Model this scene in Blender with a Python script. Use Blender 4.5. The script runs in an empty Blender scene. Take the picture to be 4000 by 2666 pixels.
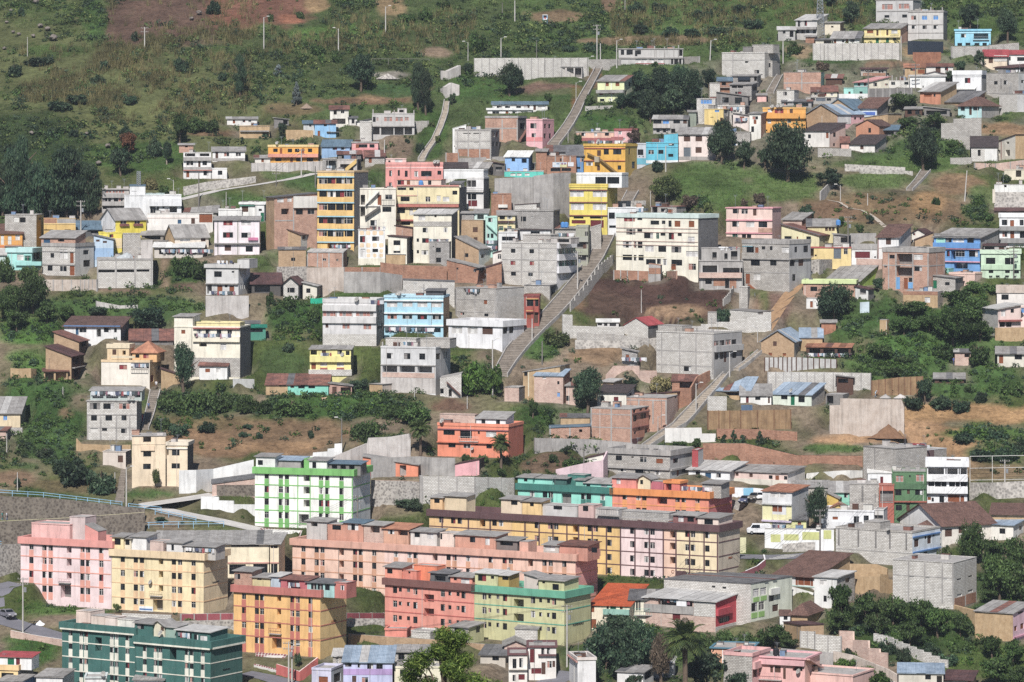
import bpy,bmesh,math,random
import numpy as np
from mathutils import Vector,Matrix
random.seed(7);RNG=np.random.default_rng(7)
S=bpy.context.scene;COL=S.collection
rad=math.radians
#----------------------------------------------------------------camera,sky,sun,exposure
F,HZ,CX,ZC,K=14892.0,510.0,2000.0,110.0,2.351   # focal length in photo px,horizon row,centre column,eye height
cd=bpy.data.cameras.new('camera');cam=bpy.data.objects.new('camera',cd);COL.objects.link(cam)
cam.location=(0,0,ZC);cam.rotation_euler=(rad(90),0,0)
cd.sensor_width=36;cd.lens=36*F/4000;cd.shift_y=(HZ-1333)/4000
cd.clip_start=1;cd.clip_end=6000
S.camera=cam
SUN_AZ,SUN_EL=7.0,46.0                                 # degrees left of the camera's back, height
sdir=Vector((-math.sin(rad(SUN_AZ))*math.cos(rad(SUN_EL)),-math.cos(rad(SUN_AZ))*math.cos(rad(SUN_EL)),math.sin(rad(SUN_EL))))
wd=bpy.data.worlds.new('World');S.world=wd;wd.use_nodes=True
nt=wd.node_tree;sky=nt.nodes.new('ShaderNodeTexSky');sky.sky_type='NISHITA';sky.sun_disc=False
sky.sun_elevation=rad(SUN_EL);sky.sun_rotation=math.atan2(sdir.x,sdir.y);sky.altitude=2800
nt.links.new(sky.outputs[0],nt.nodes['Background'].inputs[0]);nt.nodes['Background'].inputs[1].default_value=0.065
sl=bpy.data.lights.new('sun','SUN');sl.energy=4.8;sl.angle=rad(0.53);sl.color=(1.0,0.965,0.92)
so=bpy.data.objects.new('sun',sl);COL.objects.link(so);so.rotation_euler=sdir.to_track_quat('Z','Y').to_euler();so.location=(-300,-300,500)
S.view_settings.view_transform='Standard';S.view_settings.look='None';S.view_settings.gamma=1;S.view_settings.exposure=0.34
S.cycles.use_denoising=False;S.cycles.max_bounces=6;S.cycles.diffuse_bounces=3;S.cycles.transparent_max_bounces=4

#----------------------------------------------------------------materials
def lin(h):
    h=h.lstrip('#');v=[int(h[i:i+2],16)/255 for i in (0,2,4)]
    return [c/12.92 if c<=0.04045 else ((c+0.055)/1.055)**2.4 for c in v]
MATS={}
class NG:
    def __init__(s,name):
        s.m=bpy.data.materials.new(name);s.m.use_nodes=True;s.t=s.m.node_tree;s.b=s.t.nodes['Principled BSDF']
        s.b.inputs['Roughness'].default_value=0.9;s.b.inputs['Specular IOR Level'].default_value=0.25
    def n(s,ty,**kw):
        nd=s.t.nodes.new('ShaderNode'+ty)
        for k,v in kw.items():
            if k in nd.inputs:nd.inputs[k].default_value=v
            else:setattr(nd,k,v)
        return nd
    def l(s,a,b):s.t.links.new(a,b)
    def map(s,out,a0,a1,b0,b1):
        r=s.n('MapRange');s.l(out,r.inputs[0]);r.inputs[1].default_value=a0;r.inputs[2].default_value=a1
        r.inputs[3].default_value=b0;r.inputs[4].default_value=b1;return r.outputs[0]
    def noise(s,vec,scale,detail=4,rough=0.6):
        nd=s.n('TexNoise',Scale=scale,Detail=detail,Roughness=rough)
        if vec is not None:s.l(vec,nd.inputs['Vector'])
        return nd.outputs['Fac']
    def mul(s,col,fac):                     # colour times scalar
        mx=s.n('VectorMath',operation='SCALE');s.l(col,mx.inputs[0]);s.l(fac,mx.inputs['Scale']);return mx.outputs[0]
    def mixc(s,fac,a,b):
        mx=s.n('Mix',data_type='RGBA')
        for v,i in ((fac,0),(a,6),(b,7)):
            if hasattr(v,'links'):s.l(v,mx.inputs[i])
            else:mx.inputs[i].default_value=v if i==0 else (*v,1) if len(v)==3 else v
        return mx.outputs[2]
    def bump(s,h,st,dist=0.05):
        b=s.n('Bump',Strength=st,Distance=dist);s.l(h,b.inputs['Height']);s.l(b.outputs[0],s.b.inputs['Normal'])
    def uv(s,sx=1,sy=1):
        tc=s.n('TexCoord');mp=s.n('Mapping');mp.inputs['Scale'].default_value=(sx,sy,1);s.l(tc.outputs['UV'],mp.inputs[0]);return mp.outputs[0]
    def obj(s):
        return s.n('TexCoord').outputs['Object']
    def world(s):
        return s.n('NewGeometry').outputs['Position']
def const(g,c):
    r=g.n('RGB');r.outputs[0].default_value=(*c,1);return r.outputs[0]
def m_plaster(key,hexc,dirt=1.0):
    g=NG(key);c=[x*0.80+0.035 for x in lin(hexc)];lu=sum(c)/3;c=[x*.86+lu*.14+.008 for x in c]
    col=const(g,c);w=g.world()
    a=g.map(g.noise(w,0.35,5),0.3,0.75,1.06,1-0.24*dirt)
    st=g.n('Mapping');st.inputs['Scale'].default_value=(1.3,1.3,0.16);g.l(w,st.inputs[0])
    b=g.map(g.noise(st.outputs[0],1.0,5,0.7),0.5,0.85,1.0,1-0.5*dirt)
    o=g.mul(g.mul(col,a),b)
    f=g.map(g.noise(w,2.2,6,0.7),0.58,0.74,0,0.38*dirt)
    o=g.mixc(f,o,[0.30,0.28,0.26])
    g.l(o,g.b.inputs['Base Color']);g.bump(g.noise(w,6,3),0.12,0.03);return g.m
def m_brick(key,c1,c2,mo,bw=0.42,bh=0.2,ms=0.022,stain=0.5):
    g=NG(key);u=g.uv();br=g.n('TexBrick',Scale=1.0);g.l(u,br.inputs['Vector'])
    for i,c in ((1,c1),(2,c2),(3,mo)):br.inputs[i].default_value=(*[x*0.84 for x in lin(c)],1)
    br.inputs['Mortar Size'].default_value=ms;br.inputs['Brick Width'].default_value=bw;br.inputs['Row Height'].default_value=bh
    w=g.world();a=g.map(g.noise(w,0.5,6,0.65),0.3,0.75,1.12,1-0.4*stain)
    st=g.n('Mapping');st.inputs['Scale'].default_value=(1.5,1.5,0.2);g.l(w,st.inputs[0])
    b=g.map(g.noise(st.outputs[0],1.0,5,0.7),0.5,0.85,1.0,1-0.5*stain)
    g.l(g.mul(g.mul(br.outputs[0],a),b),g.b.inputs['Base Color']);g.bump(br.outputs['Fac'],-0.5,0.02);return g.m
def m_rough(key,c1,c2,scale=0.7,streak=0.3,rough=0.95):
    g=NG(key);w=g.world();g.b.inputs['Roughness'].default_value=rough
    o=g.mixc(g.map(g.noise(w,scale,8,0.65),0.3,0.7,0,1),[x*0.84 for x in lin(c1)],[x*0.84 for x in lin(c2)])
    st=g.n('Mapping');st.inputs['Scale'].default_value=(1.6,1.6,0.15);g.l(w,st.inputs[0])
    o=g.mul(o,g.map(g.noise(st.outputs[0],1.0,5,0.7),0.45,0.85,1.08,1-streak))
    o=g.mul(o,g.map(g.noise(w,5,5,0.7),0.3,0.75,1.1,0.85))
    g.l(o,g.b.inputs['Base Color']);g.bump(g.noise(w,4,6,0.7),0.4,0.06);return g.m
def m_roof(key,c1,c2,period=0.3,rough=0.75,metal=0.0,patch=0.5):
    g=NG(key);u=g.uv();w=g.world();g.b.inputs['Roughness'].default_value=rough;g.b.inputs['Metallic'].default_value=metal
    oi=g.n('ObjectInfo').outputs['Random']
    f=g.map(g.noise(w,0.55,7,0.7),0.35,0.65,0,1)
    o=g.mixc(f,[x*0.84 for x in lin(c1)],[x*0.84 for x in lin(c2)])
    o=g.mul(o,g.map(oi,0,1,1-0.3*patch,1+0.3*patch))
    o=g.mul(o,g.map(g.noise(g.uv(2.2,0.35),1.0,5,0.7),0.4,0.8,1.1,0.72))
    wv=g.n('TexWave',Scale=1.0/period/3.14,Distortion=0.0);g.l(u,wv.inputs['Vector']);wv.bands_direction='X'
    o=g.mul(o,g.map(wv.outputs['Fac'],0,1,0.88,1.04))
    g.l(o,g.b.inputs['Base Color']);g.bump(wv.outputs['Fac'],0.5,0.04);return g.m
def m_tile(key,c1,c2,c3):
    g=NG(key);u=g.uv();w=g.world()
    br=g.n('TexBrick',Scale=1.0);g.l(u,br.inputs['Vector'])
    for i,c in ((1,c1),(2,c2),(3,c3)):br.inputs[i].default_value=(*[x*0.84 for x in lin(c)],1)
    br.inputs['Brick Width'].default_value=0.22;br.inputs['Row Height'].default_value=0.36;br.inputs['Mortar Size'].default_value=0.03;br.offset=0
    o=g.mul(br.outputs[0],g.map(g.noise(w,0.6,7,0.7),0.3,0.7,1.25,0.65))
    o=g.mixc(g.map(g.noise(w,3.0,5,0.7),0.6,0.75,0,0.5),o,[0.16,0.15,0.12])
    g.l(o,g.b.inputs['Base Color']);g.bump(br.outputs['Fac'],-0.8,0.06);return g.m
def m_simple(key,c,rough=0.6,metal=0.0,spec=0.3):
    g=NG(key);w=g.world();g.b.inputs['Roughness'].default_value=rough;g.b.inputs['Metallic'].default_value=metal;g.b.inputs['Specular IOR Level'].default_value=spec
    o=g.mul(const(g,[x*0.84 for x in lin(c)]),g.map(g.noise(w,1.5,4),0.3,0.7,1.1,0.85));g.l(o,g.b.inputs['Base Color']);return g.m
def m_leaf(key,c1,c2,c3,tr=0.25):
    g=NG(key);gi=g.n('NewGeometry');oi=g.n('ObjectInfo').outputs['Random']
    cr=g.n('ValToRGB');g.l(gi.outputs['Random Per Island'],cr.inputs[0])
    e=cr.color_ramp.elements;e[0].color=(*lin(c1),1);e[1].color=(*lin(c3),1);e.new(0.55).color=(*lin(c2),1)
    o=g.mul(cr.outputs[0],g.map(oi,0,1,0.7,1.45));o=g.mixc(g.map(g.noise(g.world(),.07,2),.35,.7,0,.45),o,[.075,.085,.04])
    o=g.mul(o,g.map(g.noise(g.world(),0.12,4),0.3,0.7,0.5,1.05))
    g.b.inputs['Roughness'].default_value=0.6;g.l(o,g.b.inputs['Base Color'])
    tn=g.n('BsdfTranslucent');g.l(o,tn.inputs[0]);mx=g.n('MixShader');mx.inputs[0].default_value=tr
    g.l(g.b.outputs[0],mx.inputs[1]);g.l(tn.outputs[0],mx.inputs[2]);g.l(mx.outputs[0],g.t.nodes['Material Output'].inputs[0]);return g.m
def m_ground(key):
    g=NG(key);w=g.world();at=g.n('VertexColor',layer_name='Col').outputs[0]
    o=g.mul(at,g.map(g.noise(w,0.12,6,0.65),0.3,0.7,0.6,1.35))
    o=g.mul(o,g.map(g.noise(w,0.9,7,0.75),0.3,0.7,0.45,1.5))
    f=g.map(g.noise(w,0.45,7,0.7),0.56,0.7,0,0.55)
    o=g.mixc(f,o,g.mul(o,g.map(g.noise(w,2.5,3),0,1,0.3,0.6)))
    f2=g.map(g.noise(w,3.5,6,0.75),0.60,0.7,0,0.5);o=g.mixc(f2,o,[0.17,0.14,0.09])
    g.l(o,g.b.inputs['Base Color']);g.b.inputs['Specular IOR Level'].default_value=0.1
    g.bump(g.noise(w,1.6,8,0.72),0.8,0.5);return g.m
def m_asphalt(key,c):
    g=NG(key);w=g.world()
    o=g.mul(const(g,lin(c)),g.map(g.noise(w,0.4,7,0.7),0.3,0.7,0.8,1.2));o=g.mul(o,g.map(g.noise(w,6,4,0.7),0.3,0.7,0.9,1.1))
    g.l(o,g.b.inputs['Base Color']);g.bump(g.noise(w,8,4),0.2,0.02);return g.m
def m_stone(key,c1,c2,c3,sc=2.2):
    g=NG(key);w=g.world();vo=g.n('TexVoronoi',Scale=sc);g.l(w,vo.inputs['Vector'])
    o=g.mixc(g.map(vo.outputs['Color'],0,1,0,1),[x*0.84 for x in lin(c1)],[x*0.84 for x in lin(c2)])
    o=g.mixc(g.map(vo.outputs['Distance'],0.35,0.6,0,0.7),o,[x*0.84 for x in lin(c3)])
    o=g.mul(o,g.map(g.noise(w,0.5,6,0.7),0.3,0.7,1.2,0.7))
    g.l(o,g.b.inputs['Base Color']);g.bump(vo.outputs['Distance'],-0.7,0.1);return g.m
SPEC={
 'blw':lambda k:m_brick(k,'#e4e1dc','#ccc8c2','#979189',.55,.27,.035,0.4),'blk':lambda k:m_brick(k,'#cfcbc5','#b5b0aa','#857f79',.55,.27,.035,0.5),
 'blg':lambda k:m_brick(k,'#bcb8b5','#a4a09c','#7d7975',.55,.27,.035,0.55),'bdk':lambda k:m_brick(k,'#8c8a8a','#777575','#5c5a5a',.55,.27,.035,0.5),  # bdk: bare block on right faces, part of their shade in its colour
 'brk':lambda k:m_brick(k,'#c99a84','#ad7a66','#c6b3a4',0.45,0.2,0.03,0.75),'brp':lambda k:m_brick(k,'#d8b8a8','#bf978a','#d2c4ba',0.45,0.2,0.03,0.65),
 'bro':lambda k:m_brick(k,'#bf8a70','#a06a54','#a08c7c',0.45,0.2,0.03,0.9),'bra':lambda k:m_brick(k,'#c0a486','#ab8d70','#b8a186',0.36,0.14,0.015,0.6),
 'ado':lambda k:m_rough(k,'#c6ac8a','#ab9070',1.2,0.35),'con':lambda k:m_rough(k,'#b9b5b1','#979390',0.5,0.5),'cow':lambda k:m_rough(k,'#d2cdc9','#b4ada8',0.5,0.5),
 'cop':lambda k:m_rough(k,'#d2c6bc','#b5a69a',0.5,0.5),'cod':lambda k:m_rough(k,'#908d8b','#76726f',0.5,0.4),'earth':lambda k:m_rough(k,'#a88c6c','#866c54',.6,0.6),
 'stn':lambda k:m_stone(k,'#a39d98','#7f7a76','#c9c3bb'),'stw':lambda k:m_stone(k,'#b5b0aa','#96918c','#d6d0c8',1.8),'rub':lambda k:m_stone(k,'#776e66','#5a524c','#8d8479',2.0),'rock':lambda k:m_rough(k,'#8c837c','#6a625d',0.9,0.3),
 'gr':lambda k:m_roof(k,'#aaa7a4','#86827f'),'dgr':lambda k:m_roof(k,'#7d7c7d','#5c5b5d'),'lgr':lambda k:m_roof(k,'#cfcdca','#b0adaa'),'whr':lambda k:m_roof(k,'#efeeea','#d5d3cf'),
 'rust':lambda k:m_roof(k,'#8f6459','#5d4642',patch=0.9),'rud':lambda k:m_roof(k,'#664a48','#4b3a3b',patch=0.6),'blm':lambda k:m_roof(k,'#a9b8c8','#8596a8',rough=0.5),'bld':lambda k:m_roof(k,'#6f8494','#596b7a',rough=0.55),
 'rdr':lambda k:m_roof(k,'#b5595c','#96474b'),'pkr':lambda k:m_roof(k,'#d9a6a4','#c48d8c'),'rtm':lambda k:m_roof(k,'#b07f66','#8a5f4e',patch=1.2),'teal':lambda k:m_roof(k,'#2f8f78','#247060'),
 'til':lambda k:m_tile(k,'#87685d','#6a5049','#4c3c38'),'tib':lambda k:m_tile(k,'#7a6058','#5d4a46','#433634'),'tid':lambda k:m_tile(k,'#5c5050','#463f41','#35302f'),'tir':lambda k:m_tile(k,'#d06a44','#bc5836','#9a4a30'),
 'glass':lambda k:m_simple(k,'#1d2126',0.15,0,0.3),'glas2':lambda k:m_simple(k,'#353a40',0.2,0,0.3),'cur1':lambda k:m_simple(k,'#c9c6c4',0.8),'cur2':lambda k:m_simple(k,'#8f8a88',0.8),'cur3':lambda k:m_simple(k,'#b07f74',0.8),'cur4':lambda k:m_simple(k,'#e4e2e0',0.8),'cur5':lambda k:m_simple(k,'#8c3a40',0.8),'glb':lambda k:m_simple(k,'#5f93d0',0.3),'glg':lambda k:m_simple(k,'#2f6a58',0.2),
 'frame':lambda k:m_simple(k,'#d8d5d0',0.6),'framed':lambda k:m_simple(k,'#4a4644',0.6),'wood':lambda k:m_simple(k,'#8a5238',0.7),'woodd':lambda k:m_simple(k,'#5a4238',0.8),'gmet':lambda k:m_simple(k,'#6b727a',0.5),'gmar':lambda k:m_simple(k,'#6e3034',0.5),'gblu':lambda k:m_simple(k,'#3a5a78',0.5),'ggrn':lambda k:m_simple(k,'#1f6a4c',0.5),
 'metal':lambda k:m_simple(k,'#b9bcc0',0.45,0.6),'pole':lambda k:m_rough(k,'#cfcbc6','#b3aea8',0.5,0.2),'poled':lambda k:m_rough(k,'#8b8681','#6f6a66',0.5,0.2),'black':lambda k:m_simple(k,'#26262a',0.6),'rubber':lambda k:m_simple(k,'#1c1c1e',0.8),
 'bark':lambda k:m_rough(k,'#7a6a5c','#574a40',1.5,0.2),'barkl':lambda k:m_rough(k,'#a59a8c','#857a6d',1.5,0.2),
 'asph':lambda k:m_asphalt(k,'#6f6e74'),'road':lambda k:m_asphalt(k,'#b5b1ad'),'step':lambda k:m_rough(k,'#a3998f','#7d746b',0.6,0.3),'path':lambda k:m_rough(k,'#bdb3a6','#a3988b',0.6,0.2),'pathd':lambda k:m_rough(k,'#a98a6b','#8d7055',0.8,0.2),
 'soil':lambda k:m_rough(k,'#8a6b54','#6d5341',1.2,0.1),'tarpb':lambda k:m_simple(k,'#2c333e',0.35,0,0.5),'tarpg':lambda k:m_simple(k,'#b4b8ba',0.5),'tarpw':lambda k:m_simple(k,'#f2f2f4',0.7),'net':lambda k:m_simple(k,'#2fb08e',0.7),
 'ground':m_ground,
 'lf1':lambda k:m_leaf(k,'#2c4023','#456032','#688047'),'lf2':lambda k:m_leaf(k,'#22352a','#37503c','#5a6f52'),'lf3':lambda k:m_leaf(k,'#36452a','#5a6b3c','#8a9458'),'lf4':lambda k:m_leaf(k,'#56606a','#7f8c90','#a9b4b2'),'lfr':lambda k:m_leaf(k,'#5a2e26','#7d4434','#94604a'),
 'lfd':lambda k:m_leaf(k,'#5f5a3c','#8d8458','#b8ac7c'),'lfb':lambda k:m_leaf(k,'#33491f','#5c7530','#93a452',0.35),'lfp':lambda k:m_leaf(k,'#32452a','#54683a','#7f8a50'),'lfw':lambda k:m_leaf(k,'#4a3c36','#6b5a50','#8a7868'),'lfg':lambda k:m_leaf(k,'#2f4a1e','#4a6b2b','#6f8c3f'),
}
def M(key):
    if key not in MATS:MATS[key]=m_plaster('paint_'+key[1:],key) if key[0]=='#' else SPEC[key](key)
    return MATS[key]

#----------------------------------------------------------------mesh helpers
class MB:                                      # collects faces with uv (metres) and material slots
    def __init__(s):s.v,s.f,s.u,s.m,s.mats=[],[],[],[],[]
    def slot(s,key):
        if key not in s.mats:s.mats.append(key)
        return s.mats.index(key)
    def poly(s,pts,mat,uvs=None):
        i=len(s.v);s.v+=[tuple(p) for p in pts];s.f.append(tuple(range(i,i+len(pts))));s.m.append(s.slot(mat))
        if uvs is None:
            a,b,c=(Vector(p) for p in pts[:3]);n=(b-a).cross(c-b)
            ex=(b-a).normalized() if (b-a).length>1e-6 else Vector((1,0,0));ey=n.cross(ex).normalized() if n.length>1e-9 else Vector((0,0,1))
            uvs=[((Vector(p)-a).dot(ex),(Vector(p)-a).dot(ey)) for p in pts]
        s.u+=uvs
    def box(s,a,b,mat,skip=''):
        x0,y0,z0=a;x1,y1,z1=b
        P=lambda*t:[(x1 if i & 1 else x0,y1 if i & 2 else y0,z1 if i & 4 else z0) for i in t]
        for nm,t in (('f',(0,1,5,4)),('r',(1,3,7,5)),('k',(3,2,6,7)),('l',(2,0,4,6)),('t',(4,5,7,6)),('b',(2,3,1,0))):
            if nm not in skip:s.poly(P(*t),mat)
    def slab(s,P,th,mat):                   # quad extruded down by th (vector or metres),uv from first edge
        P=[Vector(p) for p in P];dn=Vector((0,0,-th)) if not isinstance(th,Vector) else th;Q=[p+dn for p in P]
        s.poly(P,mat);s.poly(Q[::-1],mat)
        for i in range(len(P)):
            j=(i+1) % len(P);s.poly([P[i],Q[i],Q[j],P[j]],mat)
    def tube(s,pts,r,mat,n=6):
        pts=[Vector(p) for p in pts];rs=r if isinstance(r,(list,tuple)) else [r]*len(pts);rings=[]
        for i,p in enumerate(pts):
            d=(pts[min(i+1,len(pts)-1)]-pts[max(i-1,0)]).normalized();a=d.orthogonal().normalized();b=d.cross(a)
            rings.append([p+(a*math.cos(t)+b*math.sin(t))*rs[i] for t in [2*math.pi*k/n for k in range(n)]])
        for A,B in zip(rings,rings[1:]):
            for k in range(n):s.poly([A[k],A[(k+1) % n],B[(k+1) % n],B[k]],mat)
        s.poly(rings[-1],mat);s.poly(rings[0][::-1],mat)
    def mesh(s,name):
        me=bpy.data.meshes.new(name);me.from_pydata(s.v,[],s.f)
        for k in s.mats:me.materials.append(M(k))
        me.polygons.foreach_set('material_index',s.m)
        ul=me.uv_layers.new(name='UVMap');ul.data.foreach_set('uv',np.array(s.u,dtype=np.float32).ravel());me.update();return me
    def build(s,name,parent=None,loc=None,rz=0):
        return add(name,s.mesh(name),parent,loc,rz)
def add(name,data,parent=None,loc=None,rz=0):
    o=bpy.data.objects.new(name,data);COL.objects.link(o)
    if loc is not None:o.location=loc
    if rz:o.rotation_euler.z=rz
    if parent is not None:o.parent=parent
    return o
LABELS={}
def tag(o,label,cat,group=None):
    n=LABELS.get(label,0);LABELS[label]=n+1
    o['label']=label;o['category']=cat
    if group:o['group']=group
    return o
def struct(o):o['kind']='structure';return o
def stuff(o,label=None,cat=None):
    o['kind']='stuff'
    if label:o['label']=label;o['category']=cat
    return o

#----------------------------------------------------------------terrain
ROWD=[(2666,655),(2200,712),(1900,745),(1600,778),(1200,820),(800,872),(400,930),(100,985),(-200,1050),(-500,1120)]
_yz=[(-200,-2),(0,-3),(60,-20),(200,-42),(350,-64),(500,-84),(600,-92.5),(638,-95.3)]+[(d,-(r-HZ)*d/F) for r,d in ROWD]+[(1300,135),(1600,210),(2200,240)]
_Y,_Zp=np.array([a for a,b in _yz],float),np.array([b+ZC for a,b in _yz],float)
def vnoise(x,y,sc,seed):
    r=np.random.default_rng(seed);G=r.random((64,64));u,v=x/sc,y/sc
    iu,iv=np.floor(u).astype(int),np.floor(v).astype(int);fu,fv=u-iu,v-iv;fu=fu*fu*(3-2*fu);fv=fv*fv*(3-2*fv)
    g=lambda a,b:G[a % 64,b % 64]
    return (g(iu,iv)*(1-fu)*(1-fv)+g(iu+1,iv)*fu*(1-fv)+g(iu,iv+1)*(1-fu)*fv+g(iu+1,iv+1)*fu*fv)*2-1
xs=np.concatenate([np.arange(-900,-160,20),np.arange(-160,160.1,1.0),np.arange(180,901,20)])
ys=np.concatenate([np.arange(-60,620,20),np.arange(630,1110,1.0),np.arange(1110,1200,5),np.arange(1200,2201,40)])
GX,GY=np.meshgrid(xs,ys)
GZ=np.interp(GY,_Y,_Zp)
_amp=np.clip((GY-640)/60,0,1)
GZ=GZ+_amp*(1.3*vnoise(GX,GY,70,1)+0.7*vnoise(GX,GY,23,2))
WILD=np.clip((900-GY)/-60,0,1)
def bil(Z,x,y):
    i=np.clip(np.interp(x,xs,np.arange(len(xs))),0,len(xs)-1.001);j=np.clip(np.interp(y,ys,np.arange(len(ys))),0,len(ys)-1.001)
    a,b=i.astype(int),j.astype(int);fa,fb=i-a,j-b
    return (Z[b,a]*(1-fa)+Z[b,a+1]*fa)*(1-fb)+(Z[b+1,a]*(1-fa)+Z[b+1,a+1]*fa)*fb
_ts=np.arange(600,1400,0.5)
def cast(x,y,Z=None):
    """photo pixel -> point on the ground"""
    Z=GZ if Z is None else Z
    a,c=(x-CX)/F,(y-HZ)/F
    d=(ZC-c*_ts)-bil(Z,a*_ts,_ts);k=np.argmax(d<0)
    if d[k]>=0 or k==0:t=_ts[-1] if k==0 and d[0]>=0 else _ts[0]
    else:t=_ts[k-1]+0.5*d[k-1]/(d[k-1]-d[k])
    return Vector((a*t,t,ZC-c*t))
def gz(x,y):return float(bil(GZ,np.array([x]),np.array([y]))[0])
TX=TY=0.0
def T(c,r):
    global TX,TY
    TX,TY=1000.0*c,(0.0,667.0,1333.0,1999.0)[r]
def PX(x):return TX+x/K
def PY(y):return TY+y/K
#----------------------------------------------------------------buildings:records first,geometry later
BL,WL,SL,RL=[],[],[],[]
def B(label,X,yb,yt,f,s=None,roof=('f',),*feat,**o):
    BL.append(dict(label=label,X=[PX(v) for v in X],yb=PY(yb),yt=PY(yt),f=f,s=s,roof=roof,feat=feat,t=(TX,TY),**o))
def W(label,pts,mat,th=0.28,steps=0,pil=0,cap=None,name='yard_wall',cat='wall',top=None):
    WL.append(dict(label=label,pts=[(PX(a),PY(b),PY(c)) for a,b,c in pts],mat=mat,th=th,steps=steps,pil=pil,cap=cap,name=name,cat=cat))
def ST(label,pts,mat='step',run=0.8,kerb=0.35):SL.append(dict(label=label,pts=[(PX(a),PY(b),c/K) for a,b,c in pts],mat=mat,run=run,kerb=kerb))
def R(label,pts,width,mat='asph',name='road'):RL.append(dict(label=label,pts=[(PX(a),PY(b)) for a,b in pts],w=width,mat=mat,name=name))
def w(xs_,ys_,ww,hh,k='m'):return ('w',xs_ if isinstance(xs_,(list,tuple)) else [xs_],ys_ if isinstance(ys_,(list,tuple)) else [ys_],ww,hh,k)
def b(x0,x1,y0,y1,pr,mat,name='band'):return ('b',x0,x1,y0,y1,pr,mat,name)
def dg(x0,y0,x1,y1,th,pr,mat,name='outer_stair'):return ('dg',x0,y0,x1,y1,th,pr,mat,name)
def dc(xs_,ys_,r,mat):return ('dc',xs_,ys_,r,mat)
def lau(x0,x1,y,n,pr=0.5):return ('lau',x0,x1,y,n,pr)
def U(x0,x1,yt,mat,roof=('f',0.15,0.05),*ws,off=0.5,dep=3.5,zo=0.0):return ('U',x0,x1,yt,mat,roof,ws,off,dep,zo)
def tk(x,mat='glb',off=1.5):return ('tk',x,mat,off)
def ds(x,y,r=0.45):return ('ds',x,y,r)
def tx(x,y,h,text,mat):return ('tx',x,y,h,text,mat)
def col(xs_,y0,y1,mat='con',wd=0.3):return ('col',xs_,y0,y1,mat,wd)
def stub(xs_,h=1.0,off=0.1):return ('stub',xs_,h,off)
def rail(x0,x1,y0,y1,pr,mat='metal'):return ('rail',x0,x1,y0,y1,pr,mat)
SHEET={'gr','dgr','lgr','whr','rust','rud','blm','bld','rdr','pkr','rtm','teal'}
def solve(r):
    """stand the near corner on the ground, turn the house so that both faces span their columns"""
    xl,xm,xr=r['X'];C=cast(xm,r['yb'],Z0)
    if 'join' in r:                                 # continues the row of its right neighbour
        o=next(q for q in BL if q['label'].startswith(r['join']));t_=o['th_'];C=o['C']+Vector((math.cos(t_),-math.sin(t_),0))*(-o['w']-.05);r['yb']=HZ-(C.z-ZC)/C.y*F;r['th']=math.degrees(t_)
    al=(xm-CX)/F;D=C.y
    Sp,Fp=(xr-xm)/F*D,(xm-xl)/F*D;d0=r.get('d',7.5)
    if 'th' in r:th=rad(r['th'])
    elif Sp<0.2:th=al-0.01
    elif Sp<=Fp*1.15:th=al+math.asin(min(Sp/d0,0.72))
    else:th=al+math.acos(max(0.12,min(Fp/r.get('w',7.5),0.72)))
    c,s=math.cos(th),math.sin(th)
    r['sf']=lambda x,off=0.0,C=C,c=c,s=s:((x-CX)/F*(C.y+off*c)-(C.x+off*s))/(c+(x-CX)/F*s)
    r['sr']=lambda x,C=C,c=c,s=s:((x-CX)/F*C.y-C.x)/(s-(x-CX)/F*c) if abs(s-(x-CX)/F*c)>1e-3 else 0
    r['w']=max(1.0,-r['sf'](xl));r['d']=r['sr'](xr) if Sp>=0.2 else d0
    r['d']=min(max(r['d'],1.2),60)
    r.update(C=C,th_=th,D=D,zp=lambda y,D=D,yb=r['yb']:(yb-y)/F*D,H=(r['yb']-r['yt'])/F*D)
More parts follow.
